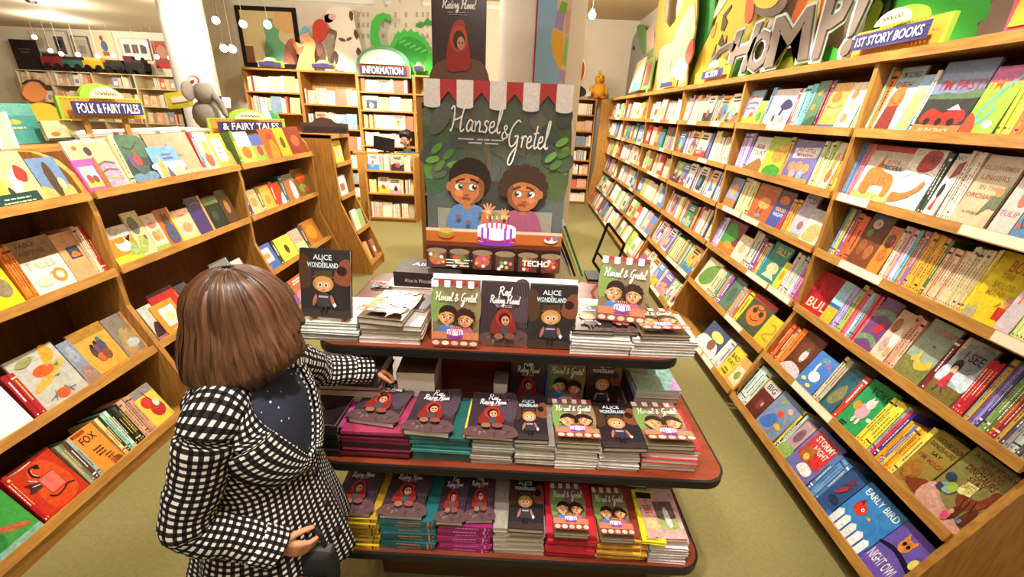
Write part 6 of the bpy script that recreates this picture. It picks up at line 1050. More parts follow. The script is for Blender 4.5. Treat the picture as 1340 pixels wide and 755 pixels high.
# grey plush elephant and other toys
PL = mat('grey_plush', '#8a8478', .95, bump=.4, bscale=150); PY_ = mat('yellow_plush', '#e0a32c', .9, bump=.3, bscale=120); ORN = mat('orange_felt', '#d9722c', .8)
e = thing('plush_elephant', 'grey plush elephant sitting above the smaller fairy tales sign', 'toy', at(-2.66, 3.76, 1.40)); 
MB().ell((0, 0, .12), .1, .11, .12).ell((.03, -.02, .29), .08, .085, .08).build('body', PL, e, True)
for s_ in (-1, 1): MB().ell((-.01, s_ * .12 - .02, .3), .02, .07, .075).build('ear', PL, e, True); MB().ell((.09, s_ * .07, .04), .07, .04, .04).build('leg', PL, e, True)
MB().tube([(.1, -.02, .28), (.15, -.02, .22), (.17, -.02, .14), (.2, -.02, .1)], [.03, .026, .02, .016], 10).build('trunk', PL, e, True)
e = thing('garden_gnome_toy', 'small toy figure with white pointed cap and green body', 'toy', at(-2.30, 4.0, 1.40)); MB().tube([(0, 0, .0), (0, 0, .1), (0, 0, .16), (0, 0, .24)], [.05, .05, .035, .004], 14).build('cap', WHITE, e, True); MB().ell((0, .1, .09), .07, .06, .09).build('body', mat('green_felt', '#3a7a4c', .9), e, True)
DKS = mat('dark_header', '#4a342c', .5)
e = thing('header_board', 'dark brown arched header board on the end of the left row', 'sign', frame((-2.1, 4.22, 1.389), (.93, .36, 0), (0, 0, 1), (.36, -.93, 0)))
MB().prism([(0, 0, -.02), (.42, 0, -.02), (.42, .09, -.02), (.31, .095, -.02), (.27, .13, -.02), (.2, .145, -.02), (.13, .13, -.02), (.1, .095, -.02), (0, .09, -.02)], (0, 0, .02)).build('board', DKS, e); MB().box(.02, .4, .02, .06, .0005, .006).build('panel', mat('dark_panel', '#2f2024', .5), e)
D = thing('plush_duck', 'yellow plush duck sitting on top of the right back bookcase', 'toy', at(PY(787, 120, 8.7).x - .04, 8.78, 1.951) @ Matrix.Scale(.74, 4))
MB().ell((0, 0, .19), .19, .17, .19).build('body', PY_, D, True); MB().ell((0, -.03, .46), .125, .12, .13).build('head', PY_, D, True); MB().ell((.02, -.17, .43), .07, .06, .035).build('beak', ORN, D, True); MB().ell((-.02, 0, .6), .03, .03, .05).build('tuft', PY_, D, True)
for s_ in (-1, 1): MB().ell((s_ * .19, -.03, .2), .05, .1, .12).build('wing', PY_, D, True); MB().ell((s_ * .09, -.17, .04), .07, .09, .04).build('foot', ORN, D, True); MB().ell((s_ * .045, -.135, .5), .014, .01, .018).build('eye', BLACK, D, True)
hb = thing('hanging_balloon', 'red and white striped hot-air balloon ornament hanging by the map', 'ornament', at(PY(752, 96, 5.2))); 
for g in range(16):
    m = MB(); rows = []
    for j in range(9):
        th = PI * (.02 + .86 * j / 8); r = .13 * math.sin(th) ** .85; z = .15 * math.cos(th) + .02; rows.append([(r * math.cos(2 * PI * (g + q) / 16), r * math.sin(2 * PI * (g + q) / 16), z) for q in (0, 1)])
    for j in range(8): m.add([rows[j][0], rows[j][1], rows[j + 1][1], rows[j + 1][0]], [(3, 2, 1, 0)], '#b8383a' if g % 2 else '#efe6e2')
    m.build('gore', MATTE, hb)
MB().box(-.025, .025, -.025, .025, -.22, -.175).build('basket', WOOD, hb)
for x, y in ((-.02, -.02), (.02, -.02), (.02, .02), (-.02, .02)): MB().tube([(x, y, -.175), (x * 2, y * 2, -.11)], .002, 5).build('rope', METAL, hb)
MB().tube([(0, 0, .165), (0, 0, CEIL - hb.location.z)], .0015, 5).build('string', METAL, hb)
cutout('black toy and pale box on the right back bookcase top', 'toy', 8.62, 'y', [('box', '#d9d4c8', [(760, 126), (760, 119), (773, 119), (773, 126)], 0), ('dark_shape', '#2a1f1a', smoothpts([(752, 126), (753, 117), (758, 112), (764, 115), (767, 120), (764, 126)], 2, True), 2)], .1)
# map on the pillar and the tall banner beside it
mp = thing('wall_map', 'pale blue map with coloured regions on the white pillar', 'map', frame((.047, 2.985, 1.72), (1, 0, 0), (0, 0, 1), (0, -1, 0)))
MB().box(0, .205, 0, .62, -.012, 0, '#8fb9de').build('sheet', MATTE, mp); a = Art(.205, .62, .0008, .0006); a.rect(0, 0, .05, 1, '#a83a4a')
a.poly([(.6, 1), (1, 1), (1, 0.1), (.86, .12), (.8, .3), (.56, .45), (.5, .62), (.62, .8)], '#d9c9a0', True); a.poly([(.55, .68), (.62, .82), (.85, .8), (.82, .64)], '#a48fc8'); a.poly([(.66, .82), (.72, .9), (.9, .88), (.86, .78)], '#7fb54a'); a.poly([(.52, .5), (.56, .66), (.84, .62), (.9, .36), (.78, .3), (.66, .4)], '#e8b23a'); a.poly([(.86, .36), (.92, .6), (1, .6), (1, .34)], '#9fc46a'); a.poly([(.8, .22), (.8, .32), (1, .3), (1, .18)], '#b59ad0'); a.poly([(.9, .62), (1, .64), (1, .84), (.88, .82)], '#dba0a8')
a.poly([(.42, .06), (.5, .16), (.6, .1), (.56, .03)], '#e8b23a', True); a.ell(.2, .14, .05, .02, '#d9c24a'); a.build('map_print', mp, None, MATTE)
bn = thing('tall_banner', 'tall dark banner with a red hooded girl behind the poster', 'banner', frame((-.475, 2.40, 1.70), (1, 0, 0), (0, .03, 1), (0, -1, .03)))
MB().box(.0, .27, 0, .66, -.012, 0).build('board', mat('banner_board', '#3a2a2c', .5), bn)
a = Art(.27, .66); a.rect(0, 0, 1, 1, '#3c2c2c'); a.poly([(0, .0), (1, 0), (1, .24), (.5, .3), (0, .22)], '#6a4a42', True); a.script('Riding Hood', .5, .64, .06, '#efe9ea', .006, .25, .6); a.script('Red', .5, .73, .06, '#efe9ea', .006, .25, .24); a.bars(.5, .59, .4, 2, .015, .005, '#a59a9a', 2)
a.poly([(.26, .22), (.32, .42), (.42, .52), (.58, .54), (.66, .44), (.72, .24), (.5, .2)], '#9a2a22', True); a.ell(.5, .42, .16, .09, '#b8402f'); a.ell(.51, .41, .11, .065, '#38201c'); a.ell(.54, .39, .07, .045, '#c08a70'); a.ell(.51, .392, .012, .008, '#201414'); a.ell(.57, .392, .012, .008, '#201414'); a.stroke([(.51, .368), (.54, .364), (.57, .368)], .002, '#7a2a24')
a.build('banner_print', bn, None, GLOSS)
# ------------------------------------------------------------------ ceiling track lamps
LENS = mat('lamp_lens', '#fff3dc', .3, emit=14)
TLB = mat('track_head_white', '#cfc4b0', .5)
def track_head(pos, label, aim=(0, -.5, -.8)):
    t = thing('track_lamp', label, 'lamp', at(pos), 'track lamps on the ceiling'); d = Vector(aim).normalized()
    MB().tube([(0, 0, CEIL - pos[2]), (0, 0, .03)], .009 if pos[1] < 3.5 else .0025, 6).build('stem', TLB, t); MB().tube([-d * .1, -d * .08, d * .03, d * .06], [.02, .045, .05, .058], 16).build('head', TLB, t, True)
    MB().tube([d * .0605, d * .066], [.05, .044], 16).build('lens', LENS, t)
for i, (px, py) in enumerate(((45, 48), (190, 57), (282, 25), (318, 30), (350, 31), (293, 62), (304, 63), (80, 70), (66, 66), (102, 71), (128, 73), (148, 72), (180, 75), (205, 74), (222, 75), (775, 18), (755, 49))):
    p = PZ(px, py, 3.16)
    if p.y > (12.6 if px < 260 else 7.2): p = PY(px, py, 12.4 if px < 260 else 7.0)
    c = Vector((0, 0, EYE)) - p; track_head(p, 'small lit ceiling track lamp, %s from the left of its row' % ORD[i], (c.x * .5, c.y * .5, c.z - .6))
for x in (.55, -.95): 
    t = thing('light_track', 'long pale ceiling track %s' % ('above the right-hand aisle' if x > 0 else 'above the left-hand bookcases'), 'track', at(x, 4.2, CEIL)); MB().box(-.018, .018, -3.9, 3.6, -.03, 0).build('rail', TLB, t)
t = thing('ceiling_sensor', 'small dark sensor on the ceiling at upper left', 'sensor', at(PZ(42, 4, CEIL - .04))); MB().tube([(0, 0, .04), (0, 0, 0)], [.09, .07], 14).build('housing', METAL, t)
# ------------------------------------------------------------------ people
def capsule(mb, p0, p1, r0, r1, n=12):
    p0, p1 = Vector(p0), Vector(p1); d = (p1 - p0).normalized(); P, R = [], []
    for k in range(5): a = -PI / 2 + PI / 2 * k / 4; P.append(p0 + d * (math.sin(a) * r0)); R.append(max(r0 * math.cos(a), 1e-4))
    for k in range(5): a = PI / 2 * k / 4; P.append(p1 + d * (math.sin(a) * r1)); R.append(max(r1 * math.cos(a), 1e-4))
    mb.tube(P, R, n)
def chain(mb, pts, rs, n=12):
    for i in range(len(pts) - 1): capsule(mb, pts[i], pts[i + 1], rs[i], rs[i + 1], n)
def hand(mb, wrist, pdir, normal, thumb, curl, s=1.0):
    """palm along pdir, back of the hand along normal, thumb side along thumb"""
    p, n, t = Vector(pdir).normalized(), Vector(normal).normalized(), Vector(thumb).normalized(); w = Vector(wrist)
    for q in (-1.2, -.4, .4, 1.2): capsule(mb, w + t * (q * .007 * s), w + p * (.052 * s) + t * (q * .0145 * s), .011 * s, .0095 * s, 10)
    for q, L in ((1.5, .05), (.5, .056), (-.5, .052), (-1.5, .041)):
        a = w + p * (.054 * s) + t * (q * .0115 * s); d = p + t * (.08 * q); ang = 0; r = .0078 * s
        for j, (f, c) in enumerate(((.42, curl[0]), (.33, curl[1]), (.25, curl[2]))):
            ang += c; dd = (d * math.cos(ang) - n * math.sin(ang)).normalized(); b = a + dd * (L * f * s); capsule(mb, a, b, r, r * .9, 9); a = b; r *= .9
    a = w + p * (.012 * s) + t * (.018 * s); b = a + (p * .6 + t * .7 - n * .25).normalized() * (.028 * s); c = b + (p * .85 + t * .3 - n * .45).normalized() * (.024 * s); e = c + (p * .9 - n * .5).normalized() * (.018 * s)
    capsule(mb, a, b, .011 * s, .009 * s, 9); capsule(mb, b, c, .009 * s, .008 * s, 9); capsule(mb, c, e, .008 * s, .007 * s, 9)
def fuse(name, mb, m, parent, voxel=.004, M=None):
    """one continuous skin from overlapping volumes"""
    o = mb.build(name + '_volume', m); o.name = name
    md = o.modifiers.new('remesh', 'REMESH'); md.mode = 'VOXEL'; md.voxel_size = voxel; md.use_smooth_shade = True
    sm = o.modifiers.new('smooth', 'SMOOTH'); sm.factor = .5; sm.iterations = 4
    dg = bpy.context.evaluated_depsgraph_get(); dg.update(); me = bpy.data.meshes.new_from_object(o.evaluated_get(dg)); me.name = name
    bpy.data.objects.remove(o); me.materials.clear(); me.materials.append(m)
    return link(name, me, parent, M)
def head_volumes(mb, M, s=1.0):
    """M: head frame, x to the face, z up, origin at the middle of the head"""
    def E(c, rx, ry, rz): 
        q = MB(); q.ell((0, 0, 0), rx * s, ry * s, rz * s, 16, 11); mb.add([M @ (Vector(c) * s + Vector(p)) for p in q.v], q.f)
    E((-.010, 0, .018), .088, .073, .088); E((.022, 0, -.035), .062, .058, .07); E((.062, 0, -.086), .024, .026, .02)      # skull, face, chin
    E((.088, 0, -.02), .014, .012, .022); E((.094, 0, -.032), .012, .014, .01)                                                      # nose
    for q in (-1, 1): E((.045, q * .036, -.04), .032, .022, .028); E((-.005, q * .076, -.01), .018, .008, .028); E((.07, q * .03, .012), .014, .02, .008)   # cheeks, ears, brows
    E((.08, 0, -.062), .01, .02, .006); E((.078, 0, -.071), .01, .017, .006)                                                         # lips
def face_parts(parent, M, s, iris):
    for q in (-1, 1):
        c = M @ (Vector((.072, q * .03, -.006)) * s)
        e = MB().ell(c, .012 * s, .012 * s, .011 * s).build('eye', mat('eye_white', '#e9e4de', .25), parent, True)
        MB().ell(M @ (Vector((.0825, q * .03, -.008)) * s), .0035 * s, .0055 * s, .0055 * s).build('iris', mat('iris_' + iris[1:], iris, .2), e, True)
        MB().tube([M @ (Vector((.078, q * .014, .014)) * s), M @ (Vector((.081, q * .03, .02)) * s), M @ (Vector((.066, q * .046, .014)) * s)], .003 * s, 6).build('eyebrow', mat('brow', '#2f1d14', .8), parent)
    MB().tube([M @ (Vector((.082, -.018, -.066)) * s), M @ (Vector((.09, 0, -.0665)) * s), M @ (Vector((.082, .018, -.066)) * s)], [.002, .0035, .002], 6).build('mouth', mat('lips', '#9a4a40', .5), parent)
SKIN = mat('girl_skin', '#c98a66', .55, noise=.12, nscale=30)
def gingham():
    m = bpy.data.materials.new('gingham_cloth'); m.use_nodes = True; nt = m.node_tree; N = nt.nodes; L = nt.links; b = N['Principled BSDF']
    uv = N.new('ShaderNodeUVMap'); uv.uv_map = 'UVMap'; sp = N.new('ShaderNodeSeparateXYZ'); L.new(uv.outputs[0], sp.inputs[0]); st = []
    for i in (0, 1):
        f = N.new('ShaderNodeMath'); f.operation = 'FRACT'; L.new(sp.outputs[i], f.inputs[0])
        g = N.new('ShaderNodeMath'); g.operation = 'LESS_THAN'; g.inputs[1].default_value = .47; L.new(f.outputs[0], g.inputs[0]); st.append(g)
    a = N.new('ShaderNodeMath'); a.operation = 'ADD'; L.new(st[0].outputs[0], a.inputs[0]); L.new(st[1].outputs[0], a.inputs[1])
    h = N.new('ShaderNodeMath'); h.operation = 'MULTIPLY'; h.inputs[1].default_value = .5; L.new(a.outputs[0], h.inputs[0])
    r = N.new('ShaderNodeValToRGB'); r.color_ramp.interpolation = 'CONSTANT'; e = r.color_ramp.elements
    e[0].position = 0; e[0].color = rgba('#100f10'); e[1].position = .25; e[1].color = rgba('#2c2a2b'); x = e.new(.75); x.color = rgba('#e3ded8')
    L.new(h.outputs[0], r.inputs[0]); L.new(r.outputs[0], b.inputs['Base Color']); b.inputs['Roughness'].default_value = .9; b.inputs['Specular IOR Level'].default_value = .15
    return m
GING = gingham()
def cloth(name, grid, parent, m, per=.0150, closed=False, uv0=(0, 0), thick=.004):
    """a sheet from rows of points, UV by length so that the checks keep their size"""
    nr, nc = len(grid), len(grid[0]); vs = [tuple(p) for row in grid for p in row]; fs = []; uvs = []
    mid = nr // 2; U = [0.0]
    for j in range(1, nc + (1 if closed else 0)):
        U.append(U[-1] + sum((Vector(grid[i][j % nc]) - Vector(grid[i][j - 1])).length for i in range(nr)) / nr)
    V = [0.0]
    for i in range(1, nr): V.append(V[-1] + sum((Vector(grid[i][j]) - Vector(grid[i - 1][j])).length for j in range(nc)) / nc)
    for i in range(nr - 1):
        for j in range(nc - (0 if closed else 1)):
            fs.append((i * nc + j, i * nc + (j + 1) % nc, (i + 1) * nc + (j + 1) % nc, (i + 1) * nc + j))
            uvs += [(U[j], V[i]), (U[j + 1], V[i]), (U[j + 1], V[i + 1]), (U[j], V[i + 1])]
    me = bpy.data.meshes.new(name); me.from_pydata(vs, [], fs); ul = me.uv_layers.new(name='UVMap')
    ul.data.foreach_set('uv', [c for u, v in uvs for c in (u / per + uv0[0], v / per + uv0[1])])
    me.polygons.foreach_set('use_smooth', [True] * len(fs)); me.materials.append(m); o = link(name, me, parent)
    if thick: s_ = o.modifiers.new('thickness', 'SOLIDIFY'); s_.thickness = thick; s_.offset = 0
    return o
G = thing('person', 'girl with brown bob in black and white checked coat reaching for a book', 'person', at(-.60, .79, 0))
# joints in the girl's own frame: x to her front, y to her left
RS, LS = Vector((0, -.125, 1.045)), Vector((.01, .125, 1.04))
RE, RWr = Vector((-.05, -.19, .835)), Vector((.075, -.135, .70))
LE, LWr = Vector((.02, .275, .905)), Vector((.135, .365, .855))
HYAW, HPIT = math.radians(32), math.radians(30)
HM = at(.0, .014, 1.212) @ Matrix.Rotation(HYAW, 4, 'Z') @ Matrix.Rotation(HPIT, 4, 'Y') @ Matrix.Scale(.89, 4)
b = MB()
chain(b, [(-.02, 0, .66), (-.015, 0, .78), (-.005, 0, .92), (0, 0, 1.0)], [.105, .09, .10, .085]); chain(b, [(0, -.08, 1.0), (0, .08, 1.0)], [.07, .07])
chain(b, [(-.005, 0, 1.03), (.02, .01, 1.15)], [.045, .04]); chain(b, [RS, RE, RWr], [.045, .034, .022]); chain(b, [LS, LE, LWr], [.045, .034, .022])
for s_ in (-1, 1): chain(b, [(-.015, s_ * .06, .66), (.0, s_ * .065, .37), (-.01, s_ * .065, .07)], [.078, .052, .034]); chain(b, [(-.02, s_ * .065, .045), (.09, s_ * .07, .03)], [.036, .026])
hand(b, LWr, (.62, .62, -.45), (-.1, .45, .85), (.75, -.62, .0), (.35, .55, .4), .95)
hand(b, RWr, (.85, .25, -.45), (.1, -.9, -.1), (.45, .1, .85), (.3, .5, .4), .95)
head_volumes(b, HM)
BODY = fuse('body', b, SKIN, G, .0042); face_parts(G, HM, 1.0, '#4a3424')
# leggings and boots
LEG = mat('black_leggings', '#161416', .8); BOOT = mat('black_boot', '#1a1614', .5)
for s_ in (-1, 1):
    m = MB(); m.tube([(-.015, s_ * .06, .64), (-.008, s_ * .063, .5), (0, s_ * .065, .37), (-.005, s_ * .065, .2), (-.01, s_ * .065, .09)], [.086, .072, .058, .05, .041], 18); m.build('legging', LEG, G, True)
    m = MB(); m.tube([(-.012, s_ * .065, .2), (-.012, s_ * .065, .1), (-.01, s_ * .065, .012)], [.056, .05, .052], 16); capsule(m, (0, s_ * .068, .045), (.105, s_ * .074, .038), .045, .036, 14); m.box(-.06, .145, s_ * .068 - .042, s_ * .068 + .046, 0, .014); fuse('boot', m, BOOT, G, .006)
# coat: body sheet open in a V at the front, flared skirt with folds
RINGS = [(1.095, -.012, .05, .062), (1.07, -.012, .075, .105), (1.04, -.008, .092, .142), (.99, -.003, .108, .152), (.93, 0, .113, .15), (.86, 0, .112, .146), (.79, -.004, .118, .148), (.72, -.01, .135, .165), (.64, -.018, .158, .185), (.56, -.024, .178, .205), (.50, -.028, .19, .215)]
def ring_at(z):
    for a, c in zip(RINGS, RINGS[1:]):
        if c[0] <= z <= a[0]:
            t = (a[0] - z) / (a[0] - c[0]); t = t; return [a[i] + (c[i] - a[i]) * t for i in (1, 2, 3)]
    return list(RINGS[-1][1:])
def coat_pt(z, ang, off=0):
    cx, rx, ry = ring_at(z); f = max(0, (.8 - z) / .3); w = 1 + f * .06 * math.sin(ang * 7 + 1.3) + f * .03 * math.sin(ang * 12)
    # shoulders carry the cloth out to the arms
    return Vector((cx + (rx + off) * w * math.cos(ang), (ry + off) * w * math.sin(ang), z + (.012 * math.cos(2 * ang + PI) if z > 1.0 else 0)))
def vgap(z): return math.radians(2.0 + max(0, min(1, (z - .845) / .23)) ** .8 * 42)
rows = []
zs = [1.095 - (1.095 - .50) * i / 44 for i in range(45)]
for z in zs:
    g = vgap(z); rows.append([coat_pt(z, g + (2 * PI - 2 * g) * j / 72) for j in range(73)])
cloth('coat_body', rows, G, GING, uv0=(.2, .1))
rows = []                                                         # button placket, lapped over the front edge
for i in range(24):
    z = .86 - .36 * i / 23; rows.append([coat_pt(z, math.radians(a), .006) for a in (-9, -4, 1, 6)])
cloth('placket', rows, G, GING)
for i in range(3): 
    p = coat_pt(.80 - .1 * i, math.radians(-4), .011); MB().ell(p, .006, .012, .012).build('button', BLACK, G, True)
for s_ in (-1, 1):                                                # lapels folded back along the V, collar behind the neck
    rows = []
    for i in range(22):
        t = i / 21; z = 1.085 - .235 * t; g = vgap(z); wd = (.30 + .85 * math.sin(PI * min(1, (1 - t) * 1.05 + .02)) ** .8) * (1 if t < .95 else .5); notch = .55 if .30 < t < .36 else 1
        rows.append([coat_pt(z - .02 * k / 5, s_ * (g + wd * notch * k / 5 * .72), .012 + .006 * math.sin(PI * k / 5)) for k in range(6)])
    if s_ < 0: rows = [r[::-1] for r in rows]
    cloth('lapel', rows, G, GING, uv0=(.4, .3), thick=.005)
rows = []
for k in range(6):
    row = []
    for j in range(30):
        a = math.radians(48 + (360 - 96) * j / 29); z = 1.102 - .05 * k / 5; row.append(Vector((-.010 + (.056 + .05 * k / 5) * math.cos(a), (.066 + .066 * k / 5) * math.sin(a), z + .012 * (k == 0))))
    rows.append(row)
cloth('collar', rows, G, GING, thick=.005)
rows = []                                                         # neckline and front of the shirt
for i in range(24):
    z = 1.085 - .26 * i / 23; cx, rx, ry = ring_at(z); rows.append([Vector((cx + (rx - .006) * math.cos(a), (ry - .006) * math.sin(a), z)) for a in [math.radians(-66 + 132 * j / 24) for j in range(25)]])
def dots():
    m = mat('navy_dotted_cotton', '#1f2433', .85); nt = m.node_tree; N = nt.nodes; L = nt.links; b = N['Principled BSDF']
    uv = N.new('ShaderNodeUVMap'); uv.uv_map = 'UVMap'; v = N.new('ShaderNodeTexVoronoi'); v.inputs['Scale'].default_value = 1.0; L.new(uv.outputs[0], v.inputs['Vector'])
    c = N.new('ShaderNodeMath'); c.operation = 'LESS_THAN'; c.inputs[1].default_value = .14; L.new(v.outputs['Distance'], c.inputs[0])
    mx = N.new('ShaderNodeMix'); mx.data_type = 'RGBA'; mx.inputs[6].default_value = rgba('#232838'); mx.inputs[7].default_value = rgba('#d9d6d0'); L.new(c.outputs[0], mx.inputs[0]); L.new(mx.outputs[2], b.inputs['Base Color']); return m
cloth('shirt', rows, G, dots(), per=.022)
def sleeve(S, E, Wp, r, nm, up):
    P = smoothpts([tuple(S + Vector((0, -S.y * .62, .012))), tuple(S + Vector((0, -S.y * .22, .012))), tuple(S + Vector((0, S.y * .12, -.012))), tuple((S + E) / 2 + Vector(up) * .006), tuple(E), tuple((E + Wp) / 2), tuple(Wp)], 7); n = len(P); rows = []
    for i, p in enumerate(P):
        t = i / (n - 1); p = Vector(p); d = (Vector(P[min(i + 1, n - 1)]) - Vector(P[max(i - 1, 0)])).normalized()
        a = d.cross(Vector((0, 0, 1)) if abs(d.z) < .9 else Vector((1, 0, 0))).normalized(); c = a.cross(d).normalized()
        rr = r[0] * (.66 + .34 * min(1, t / .16)) if t < .16 else r[0] + (r[1] - r[0]) * (t - .12) / .88
        if t > .5: rr *= 1 + .05 * math.sin(t * 60)
        elif t > .3: rr *= 1 + .035 * math.sin(t * 70)
        rows.append([p + (a * math.cos(w) + c * math.sin(w)) * rr for w in [2 * PI * k / 26 for k in range(26)]])
    o = cloth(nm, rows, G, GING, closed=True); d = (Wp - E).normalized()
    a = d.cross(Vector((0, 0, 1))).normalized(); c = a.cross(d); rows = [[Wp + d * q + (a * math.cos(w) + c * math.sin(w)) * (r[1] + .004) for w in [2 * PI * k / 26 for k in range(26)]] for q in (-.052, -.035, -.018, .0, .004)]
    cloth('cuff', rows, o, GING, closed=True)
sleeve(RS, RE, RWr, (.058, .041), 'sleeve', (0, -1, 0)); sleeve(LS, LE, LWr, (.06, .038), 'sleeve', (0, 0, 1))
# hair: a bob of combed locks over a full cap
def hairmat():
    m = mat('brown_hair', '#4a2a1a', .38, spec=.5); nt = m.node_tree; N = nt.nodes; L = nt.links; b = N['Principled BSDF']
    uv = N.new('ShaderNodeUVMap'); uv.uv_map = 'UVMap'; mp = N.new('ShaderNodeMapping'); mp.inputs['Scale'].default_value = (1.0, .06, 1); nz = N.new('ShaderNodeTexNoise'); nz.inputs['Scale'].default_value = 2.2; nz.inputs['Detail'].default_value = 4
    L.new(uv.outputs[0], mp.inputs[0]); L.new(mp.outputs[0], nz.inputs[0]); r = N.new('ShaderNodeValToRGB'); e = r.color_ramp.elements
    e[0].position = .32; e[0].color = rgba('#2c1910'); e[1].position = .76; e[1].color = rgba('#7d5438'); L.new(nz.outputs['Fac'], r.inputs[0]); L.new(r.outputs[0], b.inputs['Base Color'])
    bp = N.new('ShaderNodeBump'); bp.inputs['Strength'].default_value = .35; bp.inputs['Distance'].default_value = .006; L.new(nz.outputs['Fac'], bp.inputs['Height']); L.new(bp.outputs[0], b.inputs['Normal'])
    b.inputs['Anisotropic'].default_value = .5; return m
HAIR = hairmat(); hc = Vector((-.002, .02, 1.216)); rh = random.Random(4)
def hair_r(phi, t):          # phi: azimuth from the face, t: 0 crown .. 1 tips
    fr = max(0, math.cos(phi)); bk = max(0, -math.cos(phi))
    if t < .45:
        a = t / .45 * PI / 2; R = (.087 + .010 * bk + .010 * fr) * math.sin(a) ** .9; z = .108 * math.cos(a)
    else:
        q = (t - .45) / .55; L_ = .138 + .016 * bk - .035 * fr; R = .087 + .010 * bk + .010 * fr + (.024 + .016 * bk) * math.sin(q * PI * .62) * (1 - .3 * fr) - .028 * max(0, q - .72) / .28; z = -L_ * q
    return R, z
def hair_pt(phi, t, lift=0):
    R, z = hair_r(phi, t); g = .0035 * math.sin(phi * 17 + 2 * math.sin(phi * 5)) * min(1, t * 2) + .002 * math.sin(phi * 41)
    a = phi + HYAW; tilt = .10 * max(0, .6 - t); p = Vector(((R * 1.04 + g + lift) * math.cos(a), (R * .96 + g + lift) * math.sin(a), z + lift * .4))
    sh = Vector((math.cos(HYAW), math.sin(HYAW), 0)) * (.012 * max(0, .1 - z) / .1)
    return hc + p + sh * .6
rows = []
n = 96
for i in range(34):
    t = .02 + .98 * i / 33; row = []
    for j in range(n + 1):
        phi = -math.radians(152) + math.radians(304) * j / n + PI; row.append(hair_pt(phi, t * (1 + .02 * math.sin(j * 1.7) + .012 * math.sin(j * 4.1)) if i == 33 else t))
    rows.append(row)
H1 = cloth('hair', rows, G, HAIR, per=.02, thick=.009)
rows = [[hair_pt(math.radians(-44 + 88 * j / 24), .02 + .62 * i / 14, .004) for j in range(25)] for i in range(15)]
cloth('fringe', rows, H1, HAIR, per=.02, thick=.008)
m = []
for k in range(150):
    phi = math.radians(rh.uniform(38, 322)); t0 = rh.uniform(.1, .5); t1 = rh.uniform(.93, 1.03); w = rh.uniform(.006, .012); pts = []; dphi = rh.uniform(-.12, .12); lf = rh.uniform(.002, .008)
    for i in range(11):
        q = i / 10; pts.append((phi + dphi * q * q, t0 + (t1 - t0) * q, lf * math.sin(PI * min(1, q * 1.1 + .05))))
    m.append((pts, w))
lk = MB(); uvl = []
for pts, w in m:
    vs = []
    for i, (ph, t, l) in enumerate(pts):
        q = i / (len(pts) - 1); ww = w * (math.sin(PI * (.08 + .84 * q)) ** .6); R = hair_r(ph, t)[0] + .02
        c = hair_pt(ph, t, l + .003); l_, r_ = hair_pt(ph - ww / R, t, l), hair_pt(ph + ww / R, t, l); vs += [l_, c, r_]
    lk.add(vs, [(i * 3 + k, i * 3 + k + 1, i * 3 + k + 4, i * 3 + k + 3) for i in range(len(pts) - 1) for k in (0, 1)])
me = lk.mesh('hair_locks', HAIR, True); ul = me.uv_layers.new(name='UVMap'); 
co = [v.co for v in me.vertices]
ul.data.foreach_set('uv', [c for l in me.loops for c in ((l.vertex_index // 33) * .37 + (l.vertex_index % 3) * .2, (l.vertex_index % 33) * .4)])
o = link('hair_locks', me, H1); o['kind'] = 'stuff'
# bag at her right hand
BG = thing('shoulder_bag', 'black bag with an embroidered flower band under the girl\'s right hand', 'bag', at(-.485, .70, .50)); BLK = mat('black_canvas', '#151315', .8)
m = MB(); rows = [(0, .050, .018), (.02, .068, .03), (.07, .072, .034), (.12, .066, .024), (.135, .064, .018)]; vs = []
for z, a_, b_ in rows: vs += [(a_ * math.copysign(abs(math.cos(w)) ** .6, math.cos(w)), b_ * math.copysign(abs(math.sin(w)) ** .6, math.sin(w)), z) for w in [2 * PI * k / 24 for k in range(24)]]
m.add(vs, [(i * 24 + k, i * 24 + (k + 1) % 24, i * 24 + 24 + (k + 1) % 24, i * 24 + 24 + k) for i in range(4) for k in range(24)] + [tuple(range(24))[::-1], tuple(range(96, 120))]); m.build('bag_body', BLK, BG, True)
MB().tube([(-.066, 0, .136), (.066, 0, .136)], .012, 10).build('bag_rim', mat('grey_rim', '#4a4448', .7), BG)
a = Art(.124, .026); a.rect(0, 0, 1, 1, '#1d1a1c')
for i in range(9): a.ell(.06 + i * .11, .5, .05, .3, ['#b8343c', '#3f7a4a', '#d9c8b0', '#3f6a8a'][i % 4]); a.ell(.06 + i * .11, .5, .02, .12, '#e0b84a')
a.build('flower_band', BG, frame((-.062, -.0365, .07), (1, 0, 0), (0, 0, 1), (0, -1, 0)))
for y in (-.05, .05): MB().tube(smoothpts([(y, 0, .135), (y * .8, .0, .19), (y * .2, .01, .205)], 4), .006, 8).build('bag_strap', BLK, BG)
